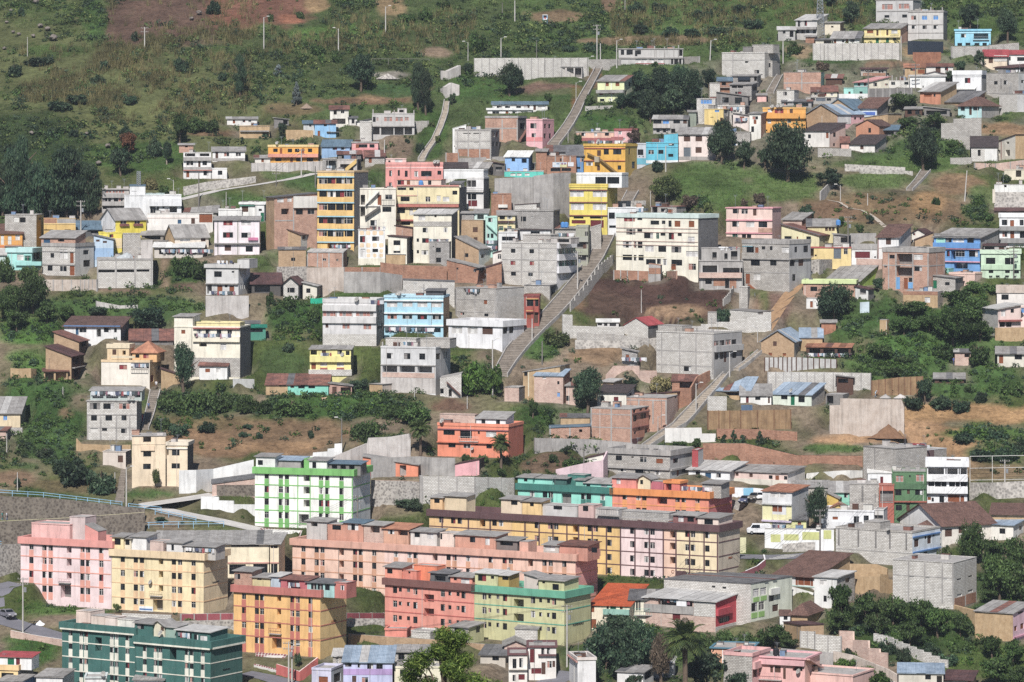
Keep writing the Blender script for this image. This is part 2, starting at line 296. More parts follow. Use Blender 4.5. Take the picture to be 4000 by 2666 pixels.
def face(mb,O,eu,en,Wd,z0,z1,holes,matf,prof=None):
    us,vs={0.0,Wd},{z0,z1};hs=[]
    for h in holes:
        u0,u1,v0,v1=max(h[0],0.04),min(h[1],Wd-0.04),max(h[2],z0+0.02),min(h[3],z1-0.03)
        if u1-u0>0.08 and v1-v0>0.08:hs.append((u0,u1,v0,v1)+tuple(h[4:]));us |={u0,u1};vs |={v0,v1}
    if not isinstance(matf,str):us |={u for u,m in matf[:-1] if 0<u<Wd}
    us,vs=sorted(us),sorted(vs)
    mat=(lambda u:matf) if isinstance(matf,str) else (lambda u:next((m for e,m in matf if u<e),matf[-1][1]))
    P=lambda u,v,dp=0.0:O+eu*u+Vector((0,0,v))-en*dp
    for v0,v1 in zip(vs,vs[1:]):
        if v1-v0<1e-4:continue
        run=None
        for u0,u1 in list(zip(us,us[1:]))+[(Wd,Wd)]:
            m=None
            if u1>u0+1e-5:
                uc,vc=(u0+u1)/2,(v0+v1)/2
                if not any(h[0]<uc<h[1] and h[2]<vc<h[3] for h in hs):m=mat(uc)
            if run and run[1]==m:continue
            if run and run[1] is not None:
                a=run[0];mb.poly([P(a,v0),P(u0,v0),P(u0,v1),P(a,v1)],run[1],[(a,v0),(u0,v0),(u0,v1),(a,v1)])
            run=(u0,m)
    for u0,u1,v0,v1,dp,back in hs:
        m=mat((u0+u1)/2)
        mb.poly([P(u0,v0),P(u0,v0,dp),P(u1,v0,dp),P(u1,v0)],m);mb.poly([P(u0,v1),P(u1,v1),P(u1,v1,dp),P(u0,v1,dp)],m)
        mb.poly([P(u0,v0),P(u0,v1),P(u0,v1,dp),P(u0,v0,dp)],m);mb.poly([P(u1,v0),P(u1,v0,dp),P(u1,v1,dp),P(u1,v1)],m)
        if back:mb.poly([P(u0,v0,dp),P(u0,v1,dp),P(u1,v1,dp),P(u1,v0,dp)],back)
    if prof:                                       # the piece under a sloping roof
        pts=[(0.0,z1),(Wd,z1)]+[p for p in reversed(prof)]
        out=[]
        for p in pts:
            if not out or (abs(p[0]-out[-1][0])+abs(p[1]-out[-1][1]))>1e-3:out.append(p)
        if len(out)>2 and abs(out[0][0]-out[-1][0])+abs(out[0][1]-out[-1][1])<1e-3:out.pop()
        if len(out)>2:mb.poly([P(u,v) for u,v in out],mat(Wd/2),out)
WCACHE={}
PATS=[['glass'],['glass','glas2'],['glass','glass','cur1'],['glass'],['cur1','glass','cur4'],['glass','glass','cur4'],['cur2','glass'],['glass','cur2','glass'],['glass','glass','cur2'],['glas2','glass'],['cur3','glass'],['glass','cur5']]
KIND={'d':['glass'],'c':['cur1','cur4'],'r':['cur5','cur3'],'B':['glb','glb'],'g':['glg','glass','glg'],'K':['cur3','cur2','cur3'],'D':'wood','d2':'woodd','G':'gmet','M':'gmar','L':'gblu','n':'ggrn','W':'frame'}
def window(parent,loc,rz,wd,ht,k):
    wd,ht=max(0.2,round(wd,1)),max(0.2,round(ht,1));var=random.randrange(len(PATS)) if k=='m' else 0
    fr='framed' if k in ('D','d2','M','r') or (k in 'md' and var % 3 !=1) else 'frame'
    key=(wd,ht,k,var,fr)
    if key not in WCACHE:
        a=MB();x0,x1,z0,z1=-wd/2,wd/2,-ht/2,ht/2;kk=KIND.get(k,PATS[var])
        if isinstance(kk,str):                     # a door leaf with raised panels
            a.box((x0,0,z0),(x1,0.05,z1),kk);n=2 if k in 'DdLnW' or k=='d2' else max(2,int(ht/0.35));s_=ht/n
            for i in range(n):a.box((x0+0.1,-0.02,z0+i*s_+0.06),(x1-0.1,0,z0+(i+1)*s_-0.06),kk,'k')
            WCACHE[key]=(a.mesh('door'),None)
        else:
            n=len(kk) if wd<1.6 else max(len(kk),int(wd/0.7));s_=wd/n
            for i in range(n):a.poly([(x0+i*s_,0.02*(i % 2),z0),(x0+(i+1)*s_,0.02*(i % 2),z0),(x0+(i+1)*s_,0.02*(i % 2),z1),(x0+i*s_,0.02*(i % 2),z1)],kk[i % len(kk)])
            f=MB();t=0.045
            f.box((x0,-0.05,z0),(x0+t,-0.005,z1),fr);f.box((x1-t,-0.05,z0),(x1,-0.005,z1),fr)
            f.box((x0+t,-0.05,z0),(x1-t,-0.005,z0+t),fr);f.box((x0+t,-0.05,z1-t),(x1-t,-0.005,z1),fr)
            nb=max(1,int(round(wd/0.75)))
            for i in range(1,nb+(nb==1)):f.box((x0+wd*i/max(nb,2)-0.02,-0.04,z0+t),(x0+wd*i/max(nb,2)+0.02,-0.005,z1-t),fr)
            if ht>0.9:f.box((x0+t,-0.045,z1-ht*0.32),(x1-t,-0.006,z1-ht*0.32+0.04),fr)
            WCACHE[key]=(a.mesh('window'),f.mesh('frame'))
    me,fm=WCACHE[key]
    isd=fm is None
    o=add(('garage_door' if isd and wd>1.5 else 'door') if isd else 'window',me,parent,loc,rz)
    if fm:add('frame',fm,o)
    return o
GCOL=['#f2f2f4','#e8e6ea','#3a4468','#23242c','#a83c42','#e8e8ea','#6a94b0','#dedede','#4a5a60','#8a8a92','#a0687c','#cfd4d8']
GC={}
def garment(i):
    shp,c=i % 3,GCOL[(i*7) % len(GCOL)]
    if (shp,c) not in GC:
        a=MB();P=[[(-.3,0),(-.45,-.12),(-.36,-.28),(-.26,-.2),(-.26,-.75),(.26,-.75),(.26,-.2),(.36,-.28),(.45,-.12),(.3,0)],
                       [(-.2,0),(-.24,-.95),(-.05,-.95),(0,-.35),(.05,-.95),(.24,-.95),(.2,0)],[(-.4,0),(-.42,-.7),(.0,-.76),(.42,-.72),(.4,0)]][shp]
        F3=[(x,0.03*math.sin(x*9),z) for x,z in P];K3=[(x,0.02+0.03*math.sin(x*9),z) for x,z in P]
        a.poly(F3,c);a.poly(K3[::-1],c);GC[(shp,c)]=a.mesh('garment')
    return GC[(shp,c)]
GN=[0]
def roofparts(kind,wd,d,H,rise):
    """height function and the roof planes (eave0, eave1, top1, top0)"""
    if kind=='b':h=lambda x,y:H+rise*y/d
    elif kind=='fr':h=lambda x,y:H-rise*y/d
    elif kind=='l':h=lambda x,y:H+rise*(-x/wd)
    elif kind=='r':h=lambda x,y:H-rise*(-x/wd)
    elif kind=='gx':h=lambda x,y:H+rise*(1-abs(2*y/d-1))
    elif kind=='gy':h=lambda x,y:H+rise*(1-abs(-2*x/wd-1))
    else:h=lambda x,y:H
    return h
def add_roof(parent,kind,wd,d,H,rise,mat,ov=0.35,sub=False,x0=None,y0=0.0,sheets=True):
    """x runs x0-wd..x0, y runs y0..y0+d"""
    h=roofparts(kind,wd,d,H,rise);X0=0.0 if x0 is None else x0
    P=lambda x,y:Vector((X0+x,y0+y,h(x,y)+0.07))
    if kind in ('b','fr'):planes=[[P(-wd-ov,-ov),P(ov,-ov),P(ov,d+ov),P(-wd-ov,d+ov)]]
    elif kind in ('l','r'):planes=[[P(ov,-ov),P(ov,d+ov),P(-wd-ov,d+ov),P(-wd-ov,-ov)]]
    elif kind=='gx':planes=[[P(-wd-ov,-ov),P(ov,-ov),P(ov,d/2),P(-wd-ov,d/2)],[P(ov,d+ov),P(-wd-ov,d+ov),P(-wd-ov,d/2+0.01),P(ov,d/2+0.01)]]
    elif kind=='gy':planes=[[P(ov,-ov),P(ov,d+ov),P(-wd/2,d+ov),P(-wd/2,-ov)],[P(-wd-ov,d+ov),P(-wd-ov,-ov),P(-wd/2-0.01,-ov),P(-wd/2-0.01,d+ov)]]
    elif kind=='hip':
        q=min(wd,d)/2;z=H+0.07;e=z-rise*ov/q;A,Bq,Cq,Dq=Vector((X0-wd-ov,y0-ov,e)),Vector((X0+ov,y0-ov,e)),Vector((X0+ov,y0+d+ov,e)),Vector((X0-wd-ov,y0+d+ov,e))
        if wd>=d:r0,r1=Vector((X0-wd+q,y0+d/2,z+rise)),Vector((X0-q,y0+d/2,z+rise));planes=[[A,Bq,r1,r0],[Bq,Cq,r1],[Cq,Dq,r0,r1],[Dq,A,r0]]
        else:r0,r1=Vector((X0-wd/2,y0+q,z+rise)),Vector((X0-wd/2,y0+d-q,z+rise));planes=[[A,Bq,r0],[Bq,Cq,r1,r0],[Cq,Dq,r1],[Dq,A,r0,r1]]
    a=MB()
    for p in planes:a.slab(p,0.1,mat)
    ro=a.build('roof',parent)
    if not sub and sheets and mat in SHEET and kind !='hip':
        for p in planes[:2]:
            L=(p[1]-p[0]).length;n=max(2,int(round(L/1.5)))
            for i in range(n):
                t0,t1=i/n+0.003,(i+1)/n-0.003
                e0,e1,r1,r0=p[0].lerp(p[1],t0),p[0].lerp(p[1],t1),p[3].lerp(p[2],t1),p[3].lerp(p[2],t0)
                j=random.uniform(-0.03,0.03);e0=e0+(e0-r0)*j*0.5;e1=e1+(e1-r1)*j*0.5;up=Vector((0,0,0.035+random.uniform(0,0.03)))
                m2=mat
                if mat in ('gr','dgr','rust','rtm','blm') and random.random()<0.13:m2=random.choice(['rust','lgr','dgr','gr'])
                s_=MB();s_.slab([e0+up,e1+up+Vector((0,0,random.uniform(-0.01,0.02))),r1+up,r0+up],0.02,m2);s_.build('roof_sheet',ro)
    return h
def block(root,wd,d,z0,H,holes,fm,sm,roof,rise,name='wall',x0=0.0,y0=0.0,sub=False,bm=None):
    mb=MB();kind=roof[0];O=lambda x,y:Vector((x0+x,y0+y,0));bm=bm or (sm if isinstance(sm,str) else 'con')
    par=0
    if kind=='f':par=roof[1] if len(roof)>1 else 0.45
    h=roofparts(kind,wd,d,H-par,rise);cs=[h(0,0),h(-wd,0),h(0,d),h(-wd,d)];zt=min(cs)
    def prof(fn,Wd):
        if kind in ('f','hip'):return None
        return [(u,fn(u)) for u in (0.0,Wd/2,Wd)]
    X,Y=Vector((1,0,0)),Vector((0,1,0))
    face(mb,O(-wd,0),X,-Y,wd,z0,zt,holes.get('f',[]),fm,prof(lambda u:h(u-wd,0),wd))
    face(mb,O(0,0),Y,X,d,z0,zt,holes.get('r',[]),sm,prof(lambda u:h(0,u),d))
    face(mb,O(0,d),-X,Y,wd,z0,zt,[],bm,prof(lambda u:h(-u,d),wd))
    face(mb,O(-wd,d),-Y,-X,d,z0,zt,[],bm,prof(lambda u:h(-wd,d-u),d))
    wall=mb.build(name,root)
    own=wall if sub else root
    if kind=='f':
        pr=roof[2] if len(roof)>2 else 0.04;pm=roof[3] if len(roof)>3 else (fm if isinstance(fm,str) else fm[-1][1]);zz=H-par
        a=MB();a.box((x0-wd,y0,zz-0.12),(x0,y0+d,zz+0.02),roof[4] if len(roof)>4 else 'con');a.build('roof',own)
        if par>0.05:
            a=MB();zz+=0.003;p,t=pr,0.14
            a.box((x0-wd-p,y0-p,zz),(x0+p,y0+t,H),pm);a.box((x0-wd-p,y0+d-t,zz),(x0+p,y0+d+p,H),pm)
            a.box((x0-t,y0+t,zz),(x0+p,y0+d-t,H),pm);a.box((x0-wd-p,y0+t,zz),(x0-wd+t,y0+d-t,H),pm);a.build('parapet',own)
        return wall,zz+0.02
    add_roof(own,kind,wd,d,H,rise,roof[2],roof[3] if len(roof)>3 else 0.35,sub,x0,y0)
    return wall,H
def rise_m(roof,D,d,th,yt):
    if roof[0]=='f':return 0.0
    v=roof[1]/K/F*D;look=max(0,(yt-HZ)/F)
    if roof[0]=='b':v-=d*math.cos(th)*look
    if roof[0] in ('gx','hip'):v-=d/2*math.cos(th)*look
    return max(0.35,v)
def build(r):
    global TX,TY
    TX,TY=r['t'];xm=r['X'][1];wd,d,H,D,th,zp=r['w'],r['d'],r['H'],r['D'],r['th_'],r['zp']
    root=add(r.get('name','house'),None,None,r['C'],-th);root.empty_display_size=0.5
    tag(root,r['label'],r.get('cat','house'),r.get('group'))
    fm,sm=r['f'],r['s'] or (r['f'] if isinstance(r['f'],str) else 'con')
    if not isinstance(fm,str):fm=[(r['sf'](PX(x))+wd,m) for x,m in fm]
    holes={'f':[],'r':[]};wins=[]
    def uvx(x): 
        return ('f',r['sf'](x)) if x<=xm+0.5 else ('r',r['sr'](x))
    for ft in r['feat']:
        if ft[0]=='w':
            _,X_,Y_,ww,hh,k=ft
            for x in X_:
                for y in Y_:
                    if r.get('name') !='apartment_block':x,y,ww,hh=x+random.uniform(-2,2),y+random.uniform(-1.5,1.5),ft[3]*random.uniform(.93,1.06),ft[4]*random.uniform(.93,1.06)
                    fc,s0=uvx(PX(x));fn=r['sf'] if fc=='f' else r['sr']
                    a0,a1=fn(PX(x-ww/2)),fn(PX(x+ww/2));z1,z0=zp(PY(y-hh/2)),zp(PY(y+hh/2))
                    if fc=='r':a0=max(a0,0.05)
                    if fc=='f':a1=min(a1,-0.05)
                    if a1-a0<0.15:continue
                    if k=='o':holes[fc].append((a0+(wd if fc=='f' else 0),a1+(wd if fc=='f' else 0),z0,z1,1.6 if min(wd,d)>3 else 0.6,'cod'))  # recess back is a darker grey, its shade put into the colour
                    else:
                        holes[fc].append((a0+(wd if fc=='f' else 0),a1+(wd if fc=='f' else 0),z0,z1,0.16,None));wins.append((fc,a0,a1,z0,z1,k))
    roof=r['roof'];rise=rise_m(roof,D,d,th,r['yt'])
    wall,zr=block(root,wd,d,-2.2,H,holes,fm,sm,roof,rise,bm=r.get('bm'))
    def dims(fc,a0,a1,z0,z1,k):
        zt=H-(roof[1] if roof[0]=='f' and len(roof)>1 else 0.45 if roof[0]=='f' else 0)
        if roof[0]=='r':zt-=rise
        z1=min(z1,zt-0.03);z0=max(z0,-2.1)
        if fc=='f':a0,a1=max(a0,-wd+0.04),min(a1,-0.04)
        else:a0,a1=max(a0,0.04),min(a1,d-0.04)
        if z1-z0<0.15 or a1-a0<0.15:return
        m,z=(a0+a1)/2,(z0+z1)/2
        window(root,(m,0.12,z) if fc=='f' else (-0.12,m,z),0 if fc=='f' else math.pi/2,a1-a0,z1-z0,k)
    for q in wins:dims(*q)
    rn=random.Random(int(abs(r['X'][1]*7+r['yb'])))
    if rn.random()<.6 and H>3:
        u=-wd*rn.uniform(.08,.92);a=MB();a.box((u,-.09,-.3),(u+.08,-.02,H-.4),rn.choice(['cow','frame','poled']));a.build('drainpipe',root)
    if roof[0]=='f' and wd>4:
        for q in range(rn.randrange(1,3+int(wd>12)*2)):
            x,y=-wd*rn.uniform(.05,.95),d*rn.uniform(.2,.8);a=MB();hh=rn.uniform(1.6,3.2);a.tube([(x,y,zr-.05),(x,y,zr+hh)],.03,'metal',4)
            for j in range(3):L=.5-.12*j;a.tube([(x-L,y,zr+hh-.15*j),(x+L,y+.1,zr+hh-.15*j)],.018,'metal',4)
            a.build('tv_antenna',root)
        for q in range(rn.randrange(1,4)+int(wd/6)):
            x,y=-wd*rn.uniform(.1,.9),d*rn.uniform(.15,.7);a=MB();sx,sy,sz=rn.uniform(.3,.9),rn.uniform(.3,.7),rn.uniform(.4,1.1);a.box((x-sx,y-sy,zr),(x+sx,y+sy,zr+sz),rn.choice(['cow','blk','brk','gr','rust','woodd','#6a8ab0','#d8d4cc']));a.box((x-sx-.06,y-sy-.06,zr+sz),(x+sx+.06,y+sy+.06,zr+sz+.05),rn.choice(['gr','rust','dgr']));a.build('roof_storage',root)
    def onface(x0,x1):                          # face,u0,u1 for px columns
        fc,_=uvx(PX((x0+x1)/2));fn=r['sf'] if fc=='f' else r['sr'];return fc,fn(PX(x0)),fn(PX(x1))
    def fbox(fc,u0,u1,z0,z1,p0,p1):        # box on a face between depth p0 and p1 in front of it
        return ((u0,-p1,z0),(u1,-p0,z1)) if fc=='f' else ((p0,u0,z0),(p1,u1,z1))
    Mw=Matrix.Translation(r['C']) @ Matrix.Rotation(-th,4,'Z')
    for ft in r['feat']:
        k=ft[0]
        if k=='b':
            fc,u0,u1=onface(ft[1],ft[2]);a=MB();lo,hi=fbox(fc,u0,u1,zp(PY(ft[4])),zp(PY(ft[3])),0.003,max(ft[5],0.015));a.box(lo,hi,ft[6]);a.build(ft[7],root)
        elif k=='rail':
            fc,u0,u1=onface(ft[1],ft[2]);z0,z1=zp(PY(ft[4])),zp(PY(ft[3]));p=ft[5];a=MB()
            a.box(*fbox(fc,u0,u1,z1-0.05,z1,p-0.04,p),ft[6]);n=max(2,int((u1-u0)/0.35))
            for i in range(n+1):
                u=u0+(u1-u0)*i/n;a.box(*fbox(fc,u-0.015,u+0.015,z0,z1-0.05,p-0.035,p-0.005),ft[6])
            a.box(*fbox(fc,u0,u1,z0-0.12,z0,0.003,p),'con');a.build('balcony_rail',root)
        elif k=='col':
            for x in ft[1]:
                fc,u,_=onface(x,x);a=MB();a.box(*fbox(fc,u-ft[5]/2,u+ft[5]/2,zp(PY(ft[3])),zp(PY(ft[2])),0.002,0.025),ft[4]);a.build('column',root)
        elif k=='stub':
            for x in ft[1]:
                fc,u,_=onface(x,x);a=MB();c0=(u,ft[3]) if fc=='f' else (-ft[3],u);hh=ft[2]*random.uniform(0.6,1.1)
                a.box((c0[0]-0.13,c0[1],zr-0.03),(c0[0]+0.13,c0[1]+0.26,zr+hh),'con')
                for q in (-0.08,0.08):a.box((c0[0]+q-0.012,c0[1]+0.1,zr+hh),(c0[0]+q+0.012,c0[1]+0.125,zr+hh+random.uniform(0.3,0.7)),'rust')
                a.build('rebar_column',root)
        elif k=='dg':
            _,x0,y0,x1,y1,t,pr,mat,nm=ft;fc,u0,u1=onface(x0,x1);za,zb=zp(PY(y0)),zp(PY(y1));tt=t/K/F*D;a=MB()
            if fc=='f':P=[Vector((u0,-pr,za)),Vector((u1,-pr,zb)),Vector((u1,-0.01,zb)),Vector((u0,-0.01,za))]
            else:P=[Vector((pr,u0,za)),Vector((pr,u1,zb)),Vector((0.01,u1,zb)),Vector((0.01,u0,za))]
            a.slab(P,tt,mat);a.build(nm,root)
        elif k=='dc':
            for x in ft[1]:
                for y in ft[2]:
                    fc,u,_=onface(x,x);rr=ft[3]/K/F*D;z=zp(PY(y));a=MB();pts=[]
                    for i in range(12):
                        q=2*math.pi*i/12;e=0.75*(abs(math.cos(q))**4+abs(math.sin(q))**4)**-0.25 if True else 1
                        pts.append((u+rr*math.cos(q)*e*1.25,z+rr*math.sin(q)*e*1.25))
                    fr_=[(p,-0.02,q) if fc=='f' else (0.02,p,q) for p,q in pts];a.slab(fr_,Vector((0,0.018,0)) if fc=='f' else Vector((-0.018,0,0)),ft[4]);a.build('painted_disc',root)
        elif k=='lau':
            fc,u0,u1=onface(ft[1],ft[2]);z=zp(PY(ft[3]));p=ft[5]
            lo=Vector((u0,-p,z)) if fc=='f' else Vector((p,u0,z));ln=add('laundry_line',None,None,Mw @ lo,-th+(0 if fc=='f' else math.pi/2))
            tag(ln,'laundry on the '+' '.join(r['label'].split()[:12]),'laundry','laundry lines');a=MB();a.tube([(0,0,0),((u1-u0)/2,0,-0.05),(u1-u0,0,0)],0.012,'metal',4);a.build('line',ln)
            for i in range(ft[4]):
                GN[0]+=1;g=add('garment',garment(GN[0]+int(u0*10)),ln,((u1-u0)*(i+0.5)/ft[4],0,-0.03));q=random.uniform(0.75,1.1);g.scale=(q,1,q)
        elif k=='U':
            _,x0,x1,yt,mat,rf,ws,off,dep,zo=ft;zb=zr+zo;f0,f1=r['sf'](PX(x0),off),r['sf'](PX(x1),off)
            Dk=D+off*math.cos(th);hh=(r['yb']-PY(yt))/F*Dk-(ZC-r['C'].z-0)*0;zt=ZC-(PY(yt)-HZ)/F*Dk-r['C'].z;zt=max(zt,zb+0.5)
            rs=0 if rf[0]=='f' else max(0.3,rf[1]/K/F*D-(dep*math.cos(th)*max(0,(PY(yt)-HZ)/F) if rf[0]=='b' else 0));hs=[];wl=[]
            for q in ws:
                for x in q[1]:
                    for y in q[2]:
                        a0,a1=r['sf'](PX(x-q[3]/2),off),r['sf'](PX(x+q[3]/2),off);z1,z0=(ZC-(PY(y+e*q[4]/2)-HZ)/F*Dk-r['C'].z for e in (-1,1));z0,z1=max(z0,zb+0.05),min(z1,zt-0.2)
                        if a1-a0<0.15 or z1-z0<0.2:continue
                        hs.append((a0-f0,a1-f0,z0,z1,1.2 if q[5]=='o' else 0.14,'cod' if q[5]=='o' else None));wl.append((a0,a1,z0,z1,q[5]))  # same dark back for roof rooms, recess shade in the colour
            o_,_z=block(root,f1-f0,dep,zb-0.05,zt,{'f':hs},mat,mat,rf,rs,'roof_room',f1,off,True)
            for a0,a1,z0,z1,kk in wl:
                if kk !='o':
                    q=window(o_,((a0+a1)/2,off+0.1,(z0+z1)/2),0,a1-a0,z1-z0,kk)
                    for c_ in list(q.children):bpy.data.objects.remove(c_)
        elif k=='tk':
            u=r['sf'](PX(ft[1]),ft[3]);a=MB();n=10;zt_=H if roof[0] !='f' else zr;pts=[(0,0,0.25),(0,0,0.35),(0,0,1.2),(0,0,1.4),(0,0,1.5)]
            a.tube(pts,[0.5,0.55,0.55,0.35,0.15],ft[2],n)
            for sx in (-0.35,0.35):a.box((sx-0.06,-0.35,0),(sx+0.06,0.35,0.25),'con')
            t_=a.build('water_tank',None,Mw @ Vector((u,ft[3],zt_+0.01)),-th);tag(t_,'water tank on the '+' '.join(r['label'].split()[:12]),'water tank','roof tanks')
        elif k=='ds':
            u=r['sf'](PX(ft[1]));z=zp(PY(ft[2]));a=MB();n=10;R_=ft[3];c0=Vector((u,-0.35,z));ax=Vector((-0.4,-0.75,0.55)).normalized();e1=ax.orthogonal().normalized();e2=ax.cross(e1)
            rings=[[c0+(e1*math.cos(2*math.pi*i/n)+e2*math.sin(2*math.pi*i/n))*R_*q+ax*(q*q*0.16) for i in range(n)] for q in (0.02,0.55,1)]
            for A,Bq in zip(rings,rings[1:]):
                for i in range(n):a.poly([A[i],A[(i+1) % n],Bq[(i+1) % n],Bq[i]],'frame');a.poly([Bq[i],Bq[(i+1) % n],A[(i+1) % n],A[i]],'frame')
            a.tube([c0-ax*0.02,c0+Vector((0,0.33,-0.35))],0.025,'metal',5);a.tube([c0-e2*R_*0.9+ax*0.1,c0+ax*0.42],0.015,'metal',4);a.build('satellite_dish',root)
        elif k=='tx':
            fc,u,_=onface(ft[1],ft[1]);cu=bpy.data.curves.new('lettering','FONT');cu.body=ft[4];cu.size=ft[3]/K/F*D*1.35;cu.extrude=0.02;cu.align_x='CENTER';cu.align_y='CENTER';cu.resolution_u=2
            cu.materials.append(M(ft[5]));tmp=bpy.data.objects.new('t',cu);tm=bpy.data.meshes.new_from_object(tmp);bpy.data.objects.remove(tmp);t_=add('lettering',tm,root,(u,-0.03,zp(PY(ft[2]))) if fc=='f' else (0.03,u,zp(PY(ft[2]))));t_.rotation_euler=(math.pi/2,0,0 if fc=='f' else math.pi/2)
def pads(Z,recs):
    num,den=np.zeros_like(Z),np.zeros_like(Z);tot=np.zeros_like(Z)
    for r in recs:
        C,th,wd,d=r['C'],r['th_'],r['w'],r['d'];c,s=math.cos(th),math.sin(th);R_=math.hypot(wd,d)+6
        iy=(ys>C.y-R_) & (ys<C.y+R_);ix=(xs>C.x-R_) & (xs<C.x+R_);q=np.ix_(iy,ix)
        dx,dy=GX[q]-C.x,GY[q]-C.y;lx,ly=dx*c-dy*s,dx*s+dy*c
        ex=np.maximum(np.maximum(-wd-lx,lx),0);ey=np.maximum(np.maximum(-ly-(6 if wd>13 else 1),ly-d),0);e=np.hypot(ex,ey)
        k=np.clip(1-(e-0.9)/2.6,0,1);k=k*k*(3-2*k);num[q]+=k*(C.z-0.02);den[q]+=k;tot[q]=np.maximum(tot[q],k)
    m=den>1e-6;Z=Z.copy();Z[m]=Z[m]*(1-tot[m])+num[m]/den[m]*tot[m];return Z
def polyline(pts3,step):
    out=[]
    for a,b_ in zip(pts3,pts3[1:]):
        n=max(1,int((b_-a).length/step));out+=[a.lerp(b_,i/n) for i in range(n)]
    return out+[pts3[-1]]
def flatten(Z,line,half,drop,blend=2.5):
    Z=Z.copy();best=np.full_like(Z,1e9);zz=np.zeros_like(Z)
    for p in polyline(line,0.7):
        R_=half+blend+1;iy=(ys>p.y-R_) & (ys<p.y+R_);ix=(xs>p.x-R_) & (xs<p.x+R_);q=np.ix_(iy,ix)
        dd=np.hypot(GX[q]-p.x,GY[q]-p.y);cl=dd<best[q];bq,zq=best[q],zz[q];bq[cl]=dd[cl];zq[cl]=p.z-drop;best[q]=bq;zz[q]=zq
    k=np.clip(1-(best-half-0.6)/blend,0,1);Z=Z*(1-k)+zz*k;return Z
def ribbon(line,half):
    """left and right edge points of a path with level cross section"""
    out=[]
    for i,p in enumerate(line):
        d_=line[min(i+1,len(line)-1)]-line[max(i-1,0)];n=Vector((d_.y,-d_.x,0)).normalized();hw=half[i] if isinstance(half,list) else half;out.append((p-n*hw,p+n*hw))
    return out
def build_road(r):
    line=polyline(r['P'],2.0);E=ribbon(line,r['w']/2);a=MB()
    for (l0,r0),(l1,r1) in zip(E,E[1:]):a.poly([l0,r0,r1,l1],r['mat'])
    o=struct(a.build(r['name']));o['label']=r['label']
def build_stair(r):
    P=r['P'];line=polyline(P,r['run']);root=struct(add('stairway',None,None,P[0]));root['label']=r['label']
    wl=[p[2]/F*q.y for p,q in zip(r['pts'],P)];cum=[0]
    for a_,b_ in zip(P,P[1:]):cum.append(cum[-1]+max(1,int((b_-a_).length/r['run'])))
    half=[float(np.interp(i,cum,wl))/2 for i in range(len(line))]
    shared={}
    for i,(p,q) in enumerate(zip(line,line[1:])):
        dv=q-p;L=math.hypot(dv.x,dv.y)+0.06;hh=max(abs(dv.z),0.05)+0.35;hw=round(half[i],1);key=(hw,round(L,1),round(hh,1))
        if key not in shared:
            a=MB();a.box((-hw,0,-key[2]),(hw,key[1],0),r['mat']);a.box((-hw,-0.05,-0.08),(hw,-0.003,0.008),r['mat']);shared[key]=a.mesh('step')
        z=max(p.z,q.z);o=add('step',shared[key],root,Vector((p.x,p.y,z))-P[0],math.atan2(dv.y,dv.x)-math.pi/2)
    if r['kerb']>0:
        E=ribbon(line,[h+0.12 for h in half])
        for sd in (0,1):
            a=MB();e=[x[sd]-P[0] for x in E];s_=-1 if sd==0 else 1
            for p,q in zip(e,e[1:]):
                n=Vector((q.y-p.y,p.x-q.x,0)).normalized()*0.1
                T0,T1=[p-n+Vector((0,0,r['kerb']+0.15)),q-n+Vector((0,0,r['kerb']+0.15)),q+n+Vector((0,0,r['kerb']+0.15)),p+n+Vector((0,0,r['kerb']+0.15))],None
                a.slab(T0,0.9,'con')
            a.build('side_kerb',root)
def build_wall(r):
    P=[(cast(x,yb_),(yb_-yt_)/F) for x,yb_,yt_ in r['pts']];P=[(p,h*p.y) for p,h in P];o0=P[0][0];a=MB();th=r['th'];parts=[]
    for (p,h),(q,g) in zip(P,P[1:]):
        n=Vector((-(q.y-p.y),q.x-p.x,0)).normalized()*th;k=max(1,r['steps'])
        for i in range(k):
            t0,t1=i/k,(i+1)/k;A,C_=p.lerp(q,t0)-o0,p.lerp(q,t1)-o0;zt0,zt1=(p.z+h)*(1-t0)+(q.z+g)*t0-o0.z,(p.z+h)*(1-t1)+(q.z+g)*t1-o0.z
            if r['steps']:zt0=zt1=max(zt0,zt1)
            v=lambda b_,z:Vector((b_.x,b_.y,z));za,zb=A.z-2.5,C_.z-2.5
            U0=(A.x*n.y+A.y*-n.x) if False else 0.0;L=(C_-A).length
            a.poly([v(A,za),v(C_,zb),v(C_,zt1),v(A,zt0)],r['mat'],[(t0*50,za),(t0*50+L,zb),(t0*50+L,zt1),(t0*50,zt0)])
            a.poly([v(C_+n,zb),v(A+n,za),v(A+n,zt0),v(C_+n,zt1)],r['mat']);a.poly([v(A,zt0),v(C_,zt1),v(C_+n,zt1),v(A+n,zt0)],r['cap'] or r['mat'])
            a.poly([v(C_,zb),v(C_+n,zb),v(C_+n,zt1),v(C_,zt1)],r['mat']);a.poly([v(A+n,za),v(A,za),v(A,zt0),v(A+n,zt0)],r['mat'])
        if r['pil']:
            for i in range(r['pil']+1):
                t=i/r['pil'];c=p.lerp(q,t)-o0;zt=(p.z+h)*(1-t)+(q.z+g)*t-o0.z;d_=(q-p);d_.z=0;d_.normalize();pm=MB()
                pts=[c-d_*0.12-n*0.08,c+d_*0.12-n*0.08,c+d_*0.12+n*1.2,c-d_*0.12+n*1.2];pm.slab([Vector((s.x,s.y,zt+0.05)) for s in pts],zt-c.z+2,'soil' if r['mat']=='earth' else 'woodd' if r['name']=='fence' else 'con');parts.append(pm)
    o=a.build(r['name'],None,o0);tag(o,r['label'],r['cat'])
    for pm in parts:pm.build('pilaster',o)
